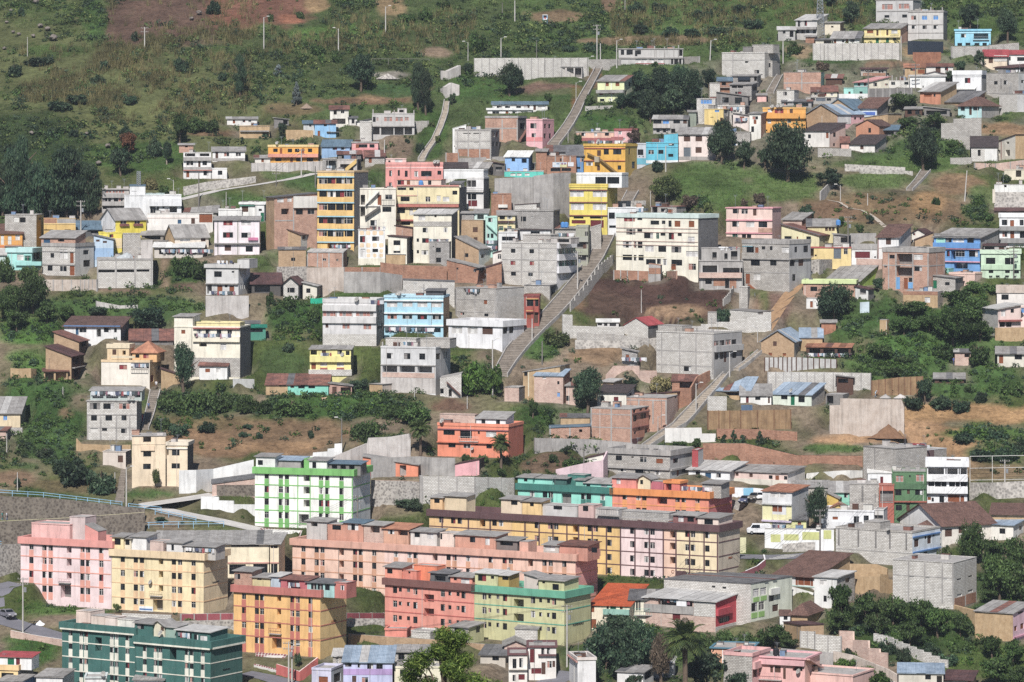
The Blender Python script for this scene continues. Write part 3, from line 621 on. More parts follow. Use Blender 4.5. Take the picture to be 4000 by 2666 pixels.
def APT(label,X,yb,yt,wall,side,band,strip,xs_,rows,ww,hh,lines,*feat,bandh=1.25,pr=0.42,sp=None,lm=None,**o):
    ww+=3;hh+=2;ft=[w(xs_,rows,ww,hh)];rr=list(rows)+[yb+hh/2+6]
    if strip:
        for x in xs_:
            for y0,y1 in zip(rr,rr[1:]):
                if y1-hh/2-y0-hh/2>8:ft.append(b(x-ww/2-1,x+ww/2+1,y0+hh/2+1,y1-hh/2-1,0.02,strip,'panel'))
    for y in lines:ft.append(b(X[0]+2,X[1]-2,y,y+9,0.05,lm or strip or band,'string_course'))
    if X[2]>X[1]+5:
        for y in lines:ft.append(b(X[1]+2,X[2]-2,y,y+9,0.05,lm or strip or band,'string_course'))
    B(label,X,yb,yt,wall,side,('f',bandh,pr,band),*ft,*feat,name='apartment_block',cat='apartment block',**o)
G1,CN='#d8d5d2','#c6c2be'
T(0,0)
B('small white house with grey sheet roof above an adobe wall, highest on the left',(2085,2360,2360),1148,1095,'#f0ece6',None,('b',18,'gr'),w(2150,1120,22,36,'D'),w([2240,2295],[1115],26,20),d=5)
B('low tan adobe hut under the small white hillside house',(2200,2475,2480),1270,1155,'ado',None,('f',.2),w(2440,1240,60,45,'o'),b(2205,2470,1200,1212,.5,'gr','canopy'),d=5)
B('white cottage with long grey sheet roof beside the stone retaining wall',(1952,2250,2252),1480,1392,'#f4f2ee',None,('b',38,'gr'),w([2080,2190],[1420],46,38),w(1992,1425,26,62,'d2'),b(1955,2250,1455,1480,.06,'con','plinth'),d=6)
B('two storey white house with concrete balcony bands and brick side, by the road bend',(1684,1940,1945),1645,1400,'#f2efec','brk',('f',.1),w(1745,1500,62,46),w(1880,1500,44,44),w(1830,1512,22,60,'d2'),w(1722,1602,30,60,'D'),w(1890,1590,44,46),b(1684,1945,1445,1478,.5,'con','balcony'),b(1684,1945,1535,1562,.5,'con','balcony'),w([1745,1880],[1425],90,26,'o'),U(1645,1775,1332,'brk',('b',12,'gr'),w(1712,1348,26,14,'o'),off=1.2),b(1684,1945,1562,1568,.52,'#e08a78','trim'),d=6)
B('low white wing joined to the two storey house by the road bend',(1945,2085,2090),1640,1545,'#f2efec',None,('f',.2),w(2022,1590,42,40),d=5)
T(1,0)
B('narrow cream house with rusty red roof and open stair below',(680,850,856),1145,1008,'#efe9dc',None,('b',34,'rust'),w(728,1032,28,44,'o'),w(795,1028,34,30),w(760,1115,120,50,'o'),d=5)
B('bright sky blue house with rusty roof above the terraced gardens',(540,735,740),1258,1137,'#8cc6f2',None,('b',30,'rust'),w(635,1150,30,24,'d'),w(578,1232,24,54,'D'),w(665,1218,36,18,'d'),b(650,760,1212,1216,.5,'gr','awning'),d=5)
B('grey rendered hut attached left of the bright sky blue house',(436,540,541),1225,1138,'#c9c8c6',None,('b',26,'bld'),w(500,1152,20,26),d=5)
B('low white house with slanting dark roof edge beside the grey concrete shell',(928,1062,1064),1156,1092,'#eeeae2',None,('r',26,'dgr'),w(1002,1108,36,8,'d'),d=5)
B('white block annex left of the grey concrete shell',(955,1062,1066),1290,1115,'blw',None,('f',.2),d=5)
B('low white lean-to between the rusty roofed house and concrete shell',(856,928,930),1155,1085,'#e4e0d8',None,('b',12,'dgr'),w(890,1115,26,40,'d'),d=4)
B('unfinished grey concrete house with hollow ground floor on columns',(1066,1455,1458),1242,1042,CN,None,('f',.15),w(1213,1098,74,38,'K'),w(1315,1098,64,38,'K'),w(1386,1096,38,32,'K'),w(1085,1100,24,44,'d'),w(1115,1098,20,36,'K'),w(1208,1202,112,74,'o'),w(1312,1202,80,74,'o'),w(1400,1202,72,74,'o'),w(1105,1202,60,74,'o'),b(1062,1458,1156,1166,.35,'con','floor_slab'),U(1300,1385,995,'cow',('f',.1),w(1340,1022,50,24,'o'),off=3),stub([1075,1270,1360,1450]),d=7)
W('pale block garden wall right of the grey concrete shell',[(1460,1172,1114),(1575,1168,1112)],'blw',pil=2)
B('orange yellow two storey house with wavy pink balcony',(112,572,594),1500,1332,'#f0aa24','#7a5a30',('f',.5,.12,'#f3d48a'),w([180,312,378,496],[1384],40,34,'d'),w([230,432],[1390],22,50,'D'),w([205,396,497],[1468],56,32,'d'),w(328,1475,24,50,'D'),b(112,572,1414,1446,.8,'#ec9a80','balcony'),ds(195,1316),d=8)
W('long grey concrete retaining wall under the orange yellow house',[(-40,1580,1500),(300,1582,1495),(640,1570,1480)],'cow',pil=6)
B('pale blue cottage with patched blue grey roof',(602,860,878),1412,1348,'#93bce8',None,('b',58,'bld'),w([725,800],[1366],40,26),d=6)
B('small pink house with concrete roof band and dark windows',(880,1122,1126),1392,1302,'#efaaa6',None,('f',.35,.15,'con'),w(985,1342,80,34,'d'),w(1066,1342,46,34,'d'),w(930,1345,30,40,'D'),b(880,1122,1362,1392,.04,'#ec9494','plinth'),d=6)
B('grey block hut with wide rusty roof below the pink house',(1000,1180,1186),1512,1442,'blk',None,('b',56,'rust'),w(1050,1475,26,50,'D'),d=6)
B('dark lean-to with rusty roof beside the pale blue cottage',(752,964,970),1476,1418,'cod',None,('b',34,'rust'),w(860,1448,150,40,'o'),d=5)
B('grey block garage with dark opening behind the ochre banded tower',(612,738,740),1640,1455,'blg',None,('f',.2),w(690,1515,86,74,'o'),lau(655,730,1522,5,.1),d=6)
B('white concrete frame with slanting ochre stair beam',(740,928,966),1640,1462,'cow','cod',('f',.2),w(835,1545,120,70,'o'),dg(770,1590,925,1460,40,.5,'#eec468'),w(948,1520,20,70,'d'),d=7)
B('long pink house with arched window and roof terrace',(1190,1718,1722),1728,1492,'#f09a90',None,('f',.6,.04,'#f2a298'),w(1237,1595,26,56),w(1310,1590,20,50),w(1378,1597,28,56),w(1470,1600,38,50),w(1565,1597,92,50,'d'),w(1683,1590,36,38),w(1237,1700,26,42),U(1192,1380,1456,'#f2c8be',('f',.2),w(1225,1490,20,30,'d'),w(1310,1485,70,40,'c'),off=.4),b(1190,1720,1540,1546,.05,'#fbe0da','trim'),ds(1645,1490,.5),ds(1672,1490,.5),d=8)
B('white house with dark tiled roof next to the long pink house',(1716,1938,1945),1650,1545,'#f0eeea',None,('b',50,'tid'),w(1815,1572,90,30,'c'),d=6)
B('grey sheet roofed hut right of the dark tiled white house',(1950,2130,2170),1610,1550,'#e6e0d4',None,('b',55,'gr'),w(2050,1575,60,30),d=6)
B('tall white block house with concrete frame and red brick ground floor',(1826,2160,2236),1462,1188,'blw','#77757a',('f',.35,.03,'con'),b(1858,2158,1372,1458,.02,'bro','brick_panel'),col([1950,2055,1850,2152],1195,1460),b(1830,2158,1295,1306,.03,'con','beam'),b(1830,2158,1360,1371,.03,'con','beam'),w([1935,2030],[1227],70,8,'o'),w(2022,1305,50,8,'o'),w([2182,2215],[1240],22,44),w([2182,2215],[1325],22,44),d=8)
B('slim white stair tower with sloped top behind the white block house',(1806,1930,1934),1400,1148,'#f4f3f0',None,('r',34,'whr',.05),w(1826,1345,10,10,'d'),d=4)
W('red brick wall at the foot of the tall white block house',[(1745,1500,1405),(1860,1500,1408)],'bro',pil=1)
W('grey concrete ledge in front of the tall white block house',[(1862,1500,1456),(2320,1485,1436)],'con')
T(2,0)
B('long low white house with dark blue sheet roof',(-180,326,332),1022,962,'#eeebe4',None,('b',26,'bld'),w([-120,-40,60],[988],46,26,'d'),w([208,150],[988],24,50,'d2'),w(270,985,70,34,'c'),d=5)
B('white house with flat balcony roof and orange door',(-224,180,186),1066,994,'#f3f1ee',None,('f',.5,.35,'#f4f3f1'),w(-150,1042,66,36),w(-45,1044,28,42,'D'),w(22,1044,44,34),w(110,1044,60,34,'c'),d=6)
B('two storey brick house on the slope with concrete belts',(-246,54,134),1290,1066,'brk','cod',('f',.5,.1,'con'),b(-246,54,1175,1186,.04,'con','beam'),col([-90,48],1100,1288),w(95,1160,46,60,'o'),dg(60,1290,130,1180,14,.6,'rust'),d=7)
B('tall pink house beside the long stairway',(131,280,386),1350,1094,'#f6b8bc','#e2a0a6',('f',.35,.03),w(198,1157,56,50),w(198,1247,42,40),w([303,345],[1160],20,40,'d'),w([303,350],[1250],20,44,'d'),b(131,280,1262,1300,.04,'#f08c8c','plinth'),b(131,280,1196,1200,.03,'#fbd4d4','trim'),d=7)  # right face is the same pink, darkened in colour for its shade
W('long whitewashed block retaining wall at the top of the stairs',[(-345,705,536),(0,712,534),(300,715,534),(690,700,532)],'blw',pil=5)
B('open concrete shelter on columns against the long block wall',(276,644,648),714,612,'cow',None,('f',.12,.2,'con'),w(310,668,46,84,'o'),w(358,668,34,84,'o'),w(440,668,96,84,'o'),w(536,668,60,84,'o'),w(608,668,58,84,'o'),name='shelter',cat='shelter',d=5)
W('short grey block wall behind the top of the stairway',[(705,612,548),(990,605,545)],'blk',pil=2)
B('pale yellow green house with arched windows and grey stepped roofs',(786,1030,1106),940,748,'#e9efb4','#dfe2c0',('b',56,'gr'),w([873,969],[775],34,38,'D'),w(822,853,38,40,'D'),w(915,850,52,38,'D'),w(828,922,40,26,'d'),w(905,916,40,20),dg(780,828,1032,826,30,.9,'gr','canopy'),col([912],760,935,'#f6f6e8',.2),w(1080,772,18,40,'d'),w(1045,850,18,40,'d'),d=8)
W('low block garden wall in front of the yellow green house',[(672,1022,978),(925,1000,970)],'blk')
B('long unfinished grey house with window grilles and red panelled ground floor',(978,1570,1575),602,446,CN,None,('f',.25,.15,'con'),w(1013,483,30,46,'d'),w([1065,1095],[483],30,46,'d'),w(1140,490,22,56,'d'),w(1166,483,34,40,'d'),w([1160,1215,1285,1365],[565],50,38,'c'),b(1136,1400,582,590,.03,'#b0444a','trim'),b(978,1575,528,540,.25,'con','floor_slab'),w(1510,565,90,60,'o'),w(1545,488,40,60,'o'),col([1310,1400,1485,1530],446,600),stub([1310,1400,1530]),d=7)
W('grey block wall right of the long unfinished house',[(1550,592,524),(1715,582,520)],'blk',pil=2)
B('big pale block house with flat roof at the edge of the trees',(1928,2320,2462),712,478,'blw','blk',('f',.3),w(2160,570,36,18),w(2250,660,44,32),b(1928,2320,548,556,.03,'con','beam'),col([2028],480,710),U(2120,2200,428,'cod',('f',.1),off=1),U(2205,2400,410,'blk',('f',.1),off=2),d=9)
B('brick shack with blue grey roof, uppermost of the shack cluster',(1890,2018,2020),830,745,'bro',None,('b',32,'bld'),w(1945,770,40,30,'o'),rail(1910,2010,785,805,.6),d=4)
B('block shack with black tarpaulin awning in the shack cluster',(2020,2250,2286),800,700,'blg',None,('b',14,'gr'),w(2140,728,92,24,'d'),w(2240,725,30,40,'o'),b(2080,2190,708,740,.8,'tarpb','tarpaulin'),d=5)
B('white block hut at the left end of the shack cluster',(1815,1910,1914),885,762,'blw',None,('f',.15),d=4)
B('grey block hut with dark lower room in the shack cluster',(2000,2200,2252),900,778,'blg','bdk',('b',20,'gr'),w(2080,855,60,20),w(2070,800,100,20,'o'),w(2228,810,26,40,'d'),d=5)
B('dark shed with one long slanting sheet roof in the shack cluster',(1876,2168,2182),985,885,'cod',None,('l',40,'gr'),w(1960,920,60,50,'o'),w(2080,925,70,60,'d'),d=5)
B('white block house with blue curtained window',(1696,1868,1878),1110,905,'blw',None,('f',.15),w(1785,936,106,40,'B'),d=6)
B('low block house with roof terrace right of the blue curtained window',(1878,2140,2182),1095,968,'blw','bdk',('f',.3),w(2002,1006,50,36,'d'),w(1960,1060,30,24),lau(1890,2120,985,8),d=6)
B('weathered yellow house with blue window',(1766,1942,1996),1172,1002,'#f3d37c','#b9b4a8',('f',.15),w(1882,1018,40,30,'B'),w(1922,1106,26,42,'d2'),w(1835,1078,30,6,'d'),w(1968,1040,30,60),d=6)
B('grey two storey house with blue panes and balcony',(1296,1612,1622),1232,1096,'#b5b1ad',None,('b',34,'gr'),w(1335,1118,76,42,'d'),w(1412,1118,62,42,'B'),w(1512,1118,62,40,'d'),w(1590,1118,34,40,'d2'),b(1296,1455,1138,1178,.6,'cow','balcony'),w([1350,1410],[1202],46,34),w(1480,1205,40,40,'o'),d=6)
B('pale pink house with slate grey roof and brown window frames',(1522,1842,1872),1472,1237,'#f2ded6',None,('b',62,'gr'),w([1611,1717],[1275],62,50,'d2'),w(1612,1400,68,82,'G'),w(1715,1380,54,50,'d2'),w(1858,1265,20,44,'d'),b(1522,1842,1440,1472,.04,'#a8a09a','plinth'),d=7)
B('turquoise blue house with white base',(1232,1524,1527),1502,1308,'#4cc2de',None,('f',.25),w(1462,1328,50,24,'d'),w([1278,1368],[1398],48,38),w(1458,1430,50,26,'d'),b(1232,1524,1474,1502,.04,'#f0f2f2','plinth'),b(1232,1524,1352,1358,.06,'#3aa4c4','trim'),U(1396,1524,1226,'#4cc2de',('r',10,'gr',.05),off=.1,dep=6),d=7)
B('pale grey blue house squeezed beside the turquoise one',(1146,1230,1234),1512,1316,'#c6ccd6',None,('f',.3),w(1180,1400,50,50),w([1170,1205],[1440],10,10,'d'),b(1146,1230,1455,1512,.04,'#5ab4cc','plinth'),d=6)
B('tall orange yellow house with outer stairs and clothes on the roof',(661,1040,1162),1625,1322,'#f2b61c','#c8a43c',('f',.6,.15,'#e8b82c'),w(865,1398,46,50),w(966,1398,76,50),w(797,1410,34,50,'d2'),w(710,1505,66,36),w(795,1545,26,50,'d2'),w(985,1540,34,40),w(1078,1396,14,56,'d'),w(1115,1520,30,60,'d'),b(661,1040,1360,1368,.2,'#b8503c','trim'),b(661,1040,1476,1483,.2,'#b8503c','trim'),dg(700,1405,800,1450,12,.8,'#8a6a20'),dg(820,1460,965,1580,12,.8,'#8a6a20'),b(770,812,1440,1492,.9,'#b8aa90','balcony'),lau(690,1020,1292,12,-.4),ds(800,1296,.5),d=8)  # right face: the front's yellow with shade put into the colour
B('long low salmon house above the orange yellow one',(592,934,936),1296,1212,'#f5c2a8',None,('f',.15,.15,'#f7e8dc'),w(655,1237,36,30),w(768,1237,30,28,'c'),w(871,1236,36,28,'d'),b(592,934,1268,1300,.05,'#b05a58','plinth'),d=6)
B('pink house with maroon roof band behind the orange yellow one',(938,1150,1166),1316,1182,'#f2b8b8',None,('f',.55,.1,'#a8504e'),w(992,1223,30,30),w([900+130],[1280],26,24),b(910,1020,1258,1292,.3,'#b0605e','balcony'),d=6)
B('low blue hut with whitish roof at the foot of the pink house',(-65,152,188),1580,1442,'#8abcf0','#5a90cc',('b',52,'whr'),w(12,1468,32,30,'d'),w(112,1480,50,40,'o'),d=6)
B('turquoise strip house below the low blue hut',(-70,290,296),1640,1572,'#4ad4c2',None,('f',.1,.1,'#e8e8e4'),w([10,65,140],[1605],46,24,'c'),d=5)
B('narrow brick house left of the mural',(220,318,328),1545,1392,'bro',None,('b',20,'gr'),d=5)
B('grey block house with dark sheet roof behind the mural',(328,500,506),1482,1396,'blg',None,('b',55,'dgr'),w(415,1411,42,32,'o'),d=6)
B('brick shop front with painted mural board',(320,590,594),1600,1432,'bro',None,('f',.1),b(372,504,1492,1538,.08,'#d6e2ee','mural_board'),b(440,504,1510,1538,.1,'#e8e4a8','mural_patch'),b(452,470,1500,1514,.11,'#9a5a8a','mural_patch'),b(478,496,1500,1514,.11,'#8a4a7a','mural_patch'),b(378,400,1498,1516,.11,'#f4f0ee','mural_patch'),b(410,432,1502,1510,.11,'#6a8ab0','mural_patch'),b(514,566,1492,1530,.08,'#e6e8ee','sign_board'),w([400,500],[1560],90,30,'d'),w(446,1470,14,30,'d'),col([398,465,535],1432,1490),d=5)
B('strong blue house under a dark grey gabled roof',(506,656,660),1560,1432,'#4f92d0',None,('b',92,'dgr'),w(638,1466,32,44),w(600,1545,60,20),d=7)
T(3,0)
B('grey gabled house behind the lattice mast',(255,450,546),345,186,'#cfccc8','#efe6cc',('b',58,'lgr'),w(290,217,30,54),w(345,212,24,52),w([268,320,365,430],[290],28,34,'d'),b(250,452,250,272,.9,'gr','canopy'),d=8)
B('low grey wing with sheet roof left of the gabled house',(92,250,254),375,276,'#b5b2ae','brk',('b',32,'lgr'),w(148,296,26,34,'d'),w(215,310,36,60,'o'),d=5)
B('peeling white and tan hut behind the lattice mast',(522,662,696),292,212,'#e8dcc4','bra',('b',14,'gr'),w(588,246,22,16,'o'),d=5)
B('small brick shed at the foot of the lattice mast',(345,432,442),392,340,'bro',None,('b',8,'gr'),d=3)
B('white cottage with broad grey roof and red doors',(588,838,868),412,352,'#efede8',None,('b',62,'gr',.6),w(618,386,22,50,'D'),w(727,382,22,46,'D'),w(775,372,40,32),w(690,378,24,26),d=6)
B('dark little shelter left of the white cottage with red doors',(436,586,588),414,368,'#e4dcc8',None,('b',14,'dgr'),w(545,390,70,36,'o'),d=4)
B('butter yellow two storey house with grey roof and brick side',(882,1216,1286),398,262,'#f3df92','brk',('b',52,'gr'),w(940,290,58,28,'D'),w([1005,1095],[300],20,54,'d2'),w(1160,292,58,38,'c'),rail(885,985,308,330,.6),rail(1125,1205,308,332,.6),b(882,1216,332,346,.6,'#f0dca0','balcony'),w(1003,372,28,46,'n'),w(1095,370,28,46,'n'),w(1163,358,34,30,'d'),d=8)
B('big grey concrete house at the top edge',(992,1332,1402),215,-6,'#cbc8c6','#aaa7a6',('f',.3,.12,'con'),w(1097,62,94,48,'K'),w(1247,58,94,46,'K'),w(1092,151,44,26,'d'),w(1255,148,44,28,'d'),b(1000,1325,98,106,.1,'con','beam'),d=8)
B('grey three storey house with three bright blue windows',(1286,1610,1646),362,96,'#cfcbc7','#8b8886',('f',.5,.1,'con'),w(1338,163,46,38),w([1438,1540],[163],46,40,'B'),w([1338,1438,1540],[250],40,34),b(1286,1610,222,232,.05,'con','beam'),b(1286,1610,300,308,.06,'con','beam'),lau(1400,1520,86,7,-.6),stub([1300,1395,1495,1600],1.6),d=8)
W('long pale block retaining wall below the yellow house',[(415,556,402),(820,560,400),(1205,556,398)],'blw',pil=6)
W('weathered corrugated fence under the black tarpaulin',[(1330,560,482),(1590,556,480)],'rtm',th=.08,name='fence',cat='fence')
W('black and blue plastic sheets hung over the earth bank',[(1282,505,378),(1330,505,378),(1610,490,384)],'tarpb',th=.06,name='tarpaulin',cat='tarpaulin')
B('baby blue house with recessed balcony and parapet',(1716,2046,2052),424,268,'#92dcf6',None,('f',.5,.2,'#84d2f0'),w(1795,328,46,36),w(1955,335,140,52,'o'),rail(1882,2032,338,366,.4),w([1760,1836,1918,1990],[408],42,26,'d'),b(1716,2046,300,306,.1,'#c8eefa','trim'),d=7)
W('tall block wall in front of the baby blue house',[(1690,540,428),(2020,540,428)],'blw',pil=3)
W('grey block wall continuing right of the baby blue house',[(2030,475,418),(2300,468,395)],'blk',pil=2)
B('windowless red brick house with concrete cross',(144,486,517),826,662,'brk','#7fb4a4',('f',.08,.03,'con'),col([310],664,824),b(144,486,758,768,.03,'con','beam'),d=7)
B('cream house with long dull red roof at the right edge',(1988,2196,2198),596,520,'#efd9bc',None,('b',62,'rdr',.5),w(2045,556,38,52,'d2'),b(2075,2195,510,566,.05,'blw','block_panel'),d=7)
B('white house with red grey roof cut by the right edge',(2202,2440,2442),594,500,'#f0eee9',None,('b',40,'rdr'),w(2222,540,16,40),w(2325,545,70,36,'d'),d=7)
B('mint green house front with faded red roof',(790,919,1112),868,757,'#a9eadd','#efe6ce',('b',48,'pkr'),w([833,890],[777],26,32,'d2'),w(852,853,30,24,'d'),w(983,778,36,34),w(1090,778,30,20),b(790,919,790,798,.05,'#f6fbfa','trim'),d=9,w=6)
B('low mint cube left of the mint house front',(696,786,788),866,808,'#a4e6da',None,('f',.15),w(750,853,20,22,'d2'),d=4)
B('low house with patched rusty roof behind white wall',(402,636,640),892,845,'#e8e0c4',None,('b',54,'rust'),w([440,520,590],[868],30,26),d=6)
B('white block cube with small window near the stairs',(80,240,282),940,828,'blw',None,('f',.1,.1),w(158,860,36,32),w(112,862,14,20,'W'),d=5)
W('white garden wall in front of the mint houses',[(470,900,866),(930,896,862)],'#f2f0ee')
B('low dark flat roofed house left of the big gable',(130,398,406),992,936,'#a8a5a2',None,('b',22,'dgr'),w([165,255],[958],36,24),w(340,965,60,30,'d'),d=5)
B('grey block row house behind the big gable',(346,628,636),945,892,'blk',None,('f',.15),w([410,560],[915],40,22,'d'),w(485,912,90,40,'G'),d=5)
B('orange yellow balcony house left of the big gable',(-48,346,352),1185,988,'#f1ac38',None,('f',.35,.1,'#f3b850'),w(100,1016,82,52,'r'),w(215,1014,30,56,'d2'),w(20,1016,40,40,'c'),b(-48,346,1042,1090,.7,'#f0a428','balcony'),w(10,1116,32,46,'c'),w(196,1110,36,42,'g'),w(290,1085,50,10,'d'),ds(40,980,.5),ds(92,975,.5),ds(120,975,.5),d=7)
B('big tan gabled brick house with blue metal roof',(352,636,884),1185,1048,'bra','#f3b9bc',('gy',88,'blm'),w(702,1075,100,54,'c'),b(640,760,1050,1140,.06,'#e8e4e0','bay_front'),w([800,850],[1090],20,20,'d'),d=11,w=12)
B('gabled house with blue metal roof standing behind the big gable',(512,782,958),1075,1004,'bra','#a8b4bc',('gy',95,'bld'),w(870,1030,60,40,'o'),d=11,w=12)
B('house with broad brown clay tile roof and blue tarpaulin wall',(830,1000,1102),1060,992,'#d8e4ec','cod',('b',92,'til',.5),b(870,985,1030,1058,.1,'#2a62c0','tarpaulin'),d=8)
B('tan adobe shed with slanting top right of the clay roof',(884,1100,1226),1130,1048,'ado','ado',('r',34,'gr',.15),d=7)
B('orange brick house with shallow gable and one dark window',(808,1022,1146),1255,1158,'#cf8a62','bro',('gy',58,'tib',.25),w(932,1200,26,42,'d'),d=7)
B('small lean-to with blue sheet roof beside the orange brick house',(1052,1190,1206),1240,1195,'cod',None,('b',40,'bld'),w(1110,1222,90,34,'o'),d=4)
B('white house with dark tiled roofs and wooden door behind the big tree',(322,565,712),1352,1202,'#f0eae2','#e8c4b4',('b',70,'tid'),w(545,1246,26,52,'D'),w(380,1255,26,36,'d'),w(612,1240,26,42,'d'),w(608,1330,18,24,'d'),d=8)
B('low white house with dark brown tiled roof on the green terrace',(746,980,1086),1404,1326,'#f2ede6','#a9a49e',('b',84,'tid',.4),w(862,1354,30,40,'d2'),d=8)
B('small pink hut with rusty roof left of the brown tiled house',(672,742,746),1360,1312,'#eab8a8',None,('b',50,'rust'),d=4)
W('grey concrete wall under the mint house',[(926,955,815),(1120,955,812),(1320,950,806)],'cod',pil=3)
W('grey block garden wall below the tiled houses',[(462,1445,1362),(760,1440,1368)],'blk',pil=3)
B('white metal sided shed with grey roof in the right upper quarter',(1302,1630,1634),815,702,'#f0f0ee',None,('b',10,'lgr'),w(1425,800,14,20),d=6)
B('white hut with brown shallow gable above the metal shed',(1432,1630,1636),728,682,'#f0ece4',None,('gy',22,'rud',.3),w(1492,710,20,26,'d2'),d=6)
B('tan hut with rusty patchwork roof and orange door',(1256,1440,1444),690,620,'ado',None,('b',34,'rtm'),w(1330,640,50,24),w(1405,660,60,40,'D'),d=6)
B('white hut with rusty roof right of the orange door hut',(1444,1700,1706),672,612,'#eae6de',None,('b',28,'rust'),w(1562,640,44,50,'d2'),w(1640,635,30,30),d=6)
B('brick and plank shack with dark flat roof above the mint houses',(852,1084,1092),700,636,'#b0a89e',None,('b',8,'rud',.5),b(872,1080,672,698,.04,'bro','brick_panel'),w(930,655,70,20,'o'),w(1040,660,50,22),d=5)
B('white two storey house with flat roof band',(1696,1960,2004),835,648,'#f0f0f2','#c8c8c8',('f',1.1,.15,'#f4f4f5'),w(1832,740,56,46),b(1700,1960,700,706,.1,'#dcdcdc','trim'),d=7)
B('low house with white sheet roof in front of the white flat roofed house',(1735,1890,1935),845,820,'#e0dcd6',None,('b',52,'whr'),d=6)
B('big grey block house at the right edge',(2006,2300,2480),905,668,'blk','#d2d0ce',('f',.1,.05),w(2093,762,32,32),w(2182,757,36,38),w(2340,750,30,30),b(2006,2300,850,860,.04,'con','beam'),col([2140],720,820,'cod'),d=9)
B('rust roofed shelter on top of the big grey block house',(2082,2360,2480),690,622,'cod',None,('b',36,'rud'),w([2150,2240,2320],[645],60,30,'o'),lau(2110,2330,642,9),d=7)
B('adobe house with orange front and grey sheet roof',(1396,1585,1732),952,842,'#d88a62','ado',('b',84,'gr',.5),w(1470,878,76,26,'D'),w(1530,878,20,26),d=9)
B('low adobe house with large dark grey roof',(1582,1850,1992),968,938,'ado','bro',('b',98,'dgr',.4),d=9)
B('pale turquoise cottage with hipped clay roof on a tall base',(1746,1962,2122),1088,966,'#bfe8e8','con',('hip',76,'til',.5),w(1790,996,38,46),w(1912,994,50,46),w(1860,1020,26,76,'d2'),d=9)
W('tall stepped block wall carrying the turquoise cottage',[(1590,1290,1135),(1705,1300,1130),(1706,1300,1092),(1960,1310,1084)],'blk',th=.4)
B('whitish block house on the slope right of the turquoise cottage',(2124,2290,2480),1032,862,'blw','#eae6e4',('f',.1,.04),d=8)
B('white house with broken dark tiled roof',(1866,2108,2112),1485,1352,'blw',None,('b',96,'tid',.3),w(1938,1405,26,56,'o'),b(1990,2100,1370,1480,.04,'#f2f0ec','plaster_panel'),d=8)
B('two storey white and tan house with shed gable at the right edge',(2112,2272,2480),1464,1242,'#f0e8d8','ado',('r',60,'rud',.2),w(2200,1306,28,32,'o'),w(2200,1405,44,52,'o'),w(2124,1405,22,50,'o'),col([2142],1300,1462,'#a05048',.25),d=7)
W('grey block wall below the broken tiled roof house',[(1678,1510,1452),(1870,1505,1448)],'blk',pil=2)
W('brick and block wall at the lower right of the tiled house',[(1900,1560,1498),(2090,1545,1505),(2360,1540,1470)],'brp',pil=2)
B('dark plank shack among the bushes',(1258,1416,1424),1062,1002,'woodd',None,('b',18,'gr'),w(1300,1030,40,40,'o'),w(1370,1035,40,40),d=4,name='shack',cat='shack')
B('open lean-to of grey sheets among the bushes',(1434,1668,1676),1062,1006,'cod',None,('l',24,'gr'),w(1550,1035,180,34,'o'),d=4,name='shack',cat='shack')
T(0,1)
B('grey banded apartment house behind the eucalyptus trees',(936,1186,1190),385,168,'#b9b3ae',None,('f',.2,.3,'con'),w([968,1012,1065,1108],[268],40,32),w([1000,1060,1115],[195],50,26,'K'),b(936,1190,212,250,.4,'con','balcony'),b(936,1190,288,322,.4,'con','balcony'),w(1040,340,200,24,'o'),d=8)
B('white modern house with roof room and notched parapet',(1142,1665,1672),432,222,'#eeeeee',None,('f',.2),w(1420,363,80,70),w(1500,338,20,26),w(1590,358,66,56,'o'),b(1372,1668,258,326,.6,'#f4f4f6','parapet_front'),U(1192,1335,142,'#f2f2f2',('b',10,'bld',.1),off=1.0),U(1300,1510,215,'#cfe4e2',('f',.1),w([1330,1395],[238],40,30,'d'),w(1470,245,40,24),off=1.5),d=9)
B('white yard wall with door and arched wooden gate',(1352,1956,1960),548,392,'#f2ece4',None,('f',.1,.06),w(1775,462,36,56,'d2'),w(1890,428,116,96,'D'),w(1650,470,34,40,'L'),b(1352,1820,432,438,.05,'#e0c8bc','trim'),d=2.5,name='gate_wall',cat='wall')
B('house with wide grey sheet roof behind the wooden gate',(1702,1990,2002),420,382,'#b8b0a4',None,('b',58,'gr',.5),d=8)
B('bright yellow house with grey roof, white gable and flower boxes',(930,1060,1342),632,450,'#f0eff0','#f6e01c',('gy',98,'gr'),w(1133,470,58,40),w(1260,470,52,40),b(1098,1180,490,512,.4,'#8a4438','flower_box'),b(1225,1306,490,512,.4,'#8a4438','flower_box'),d=16,w=7)
B('yellow lower wing of the bright yellow house',(906,1120,1124),716,566,'#f4de30',None,('f',.15),w(1022,598,38,30),b(1045,1120,622,714,.04,'#f2d8a0','panel'),d=5)
B('grey block house with yellow boarded window, far left',(45,334,402),692,404,'blk','#eec874',('f',.1),w(150,452,50,50,'W'),w(207,455,54,46,'o'),w(365,445,20,18,'o'),d=8)
B('ochre house with slit windows and brick top storey',(402,694,700),722,440,'#eac068',None,('f',.06),b(404,520,432,484,.03,'bro','brick_panel'),b(524,694,446,484,.03,'con','panel'),w([400+20,462,620],[545],56,10,'d'),b(402,694,484,494,.08,'#f0cc80','trim'),col([515],484,700,'#a87838',.12),d=7)
B('orange cottage with clay tile roof cut by the left edge',(-60,206,212),704,578,'#f2a51e',None,('b',86,'til'),w(20,640,32,84,'W'),w(88,640,36,84,'W'),w(160,616,40,46,'c'),b(-60,206,688,704,.05,'#e07838','plinth'),rail(40,200,640,690,1.0),d=7)
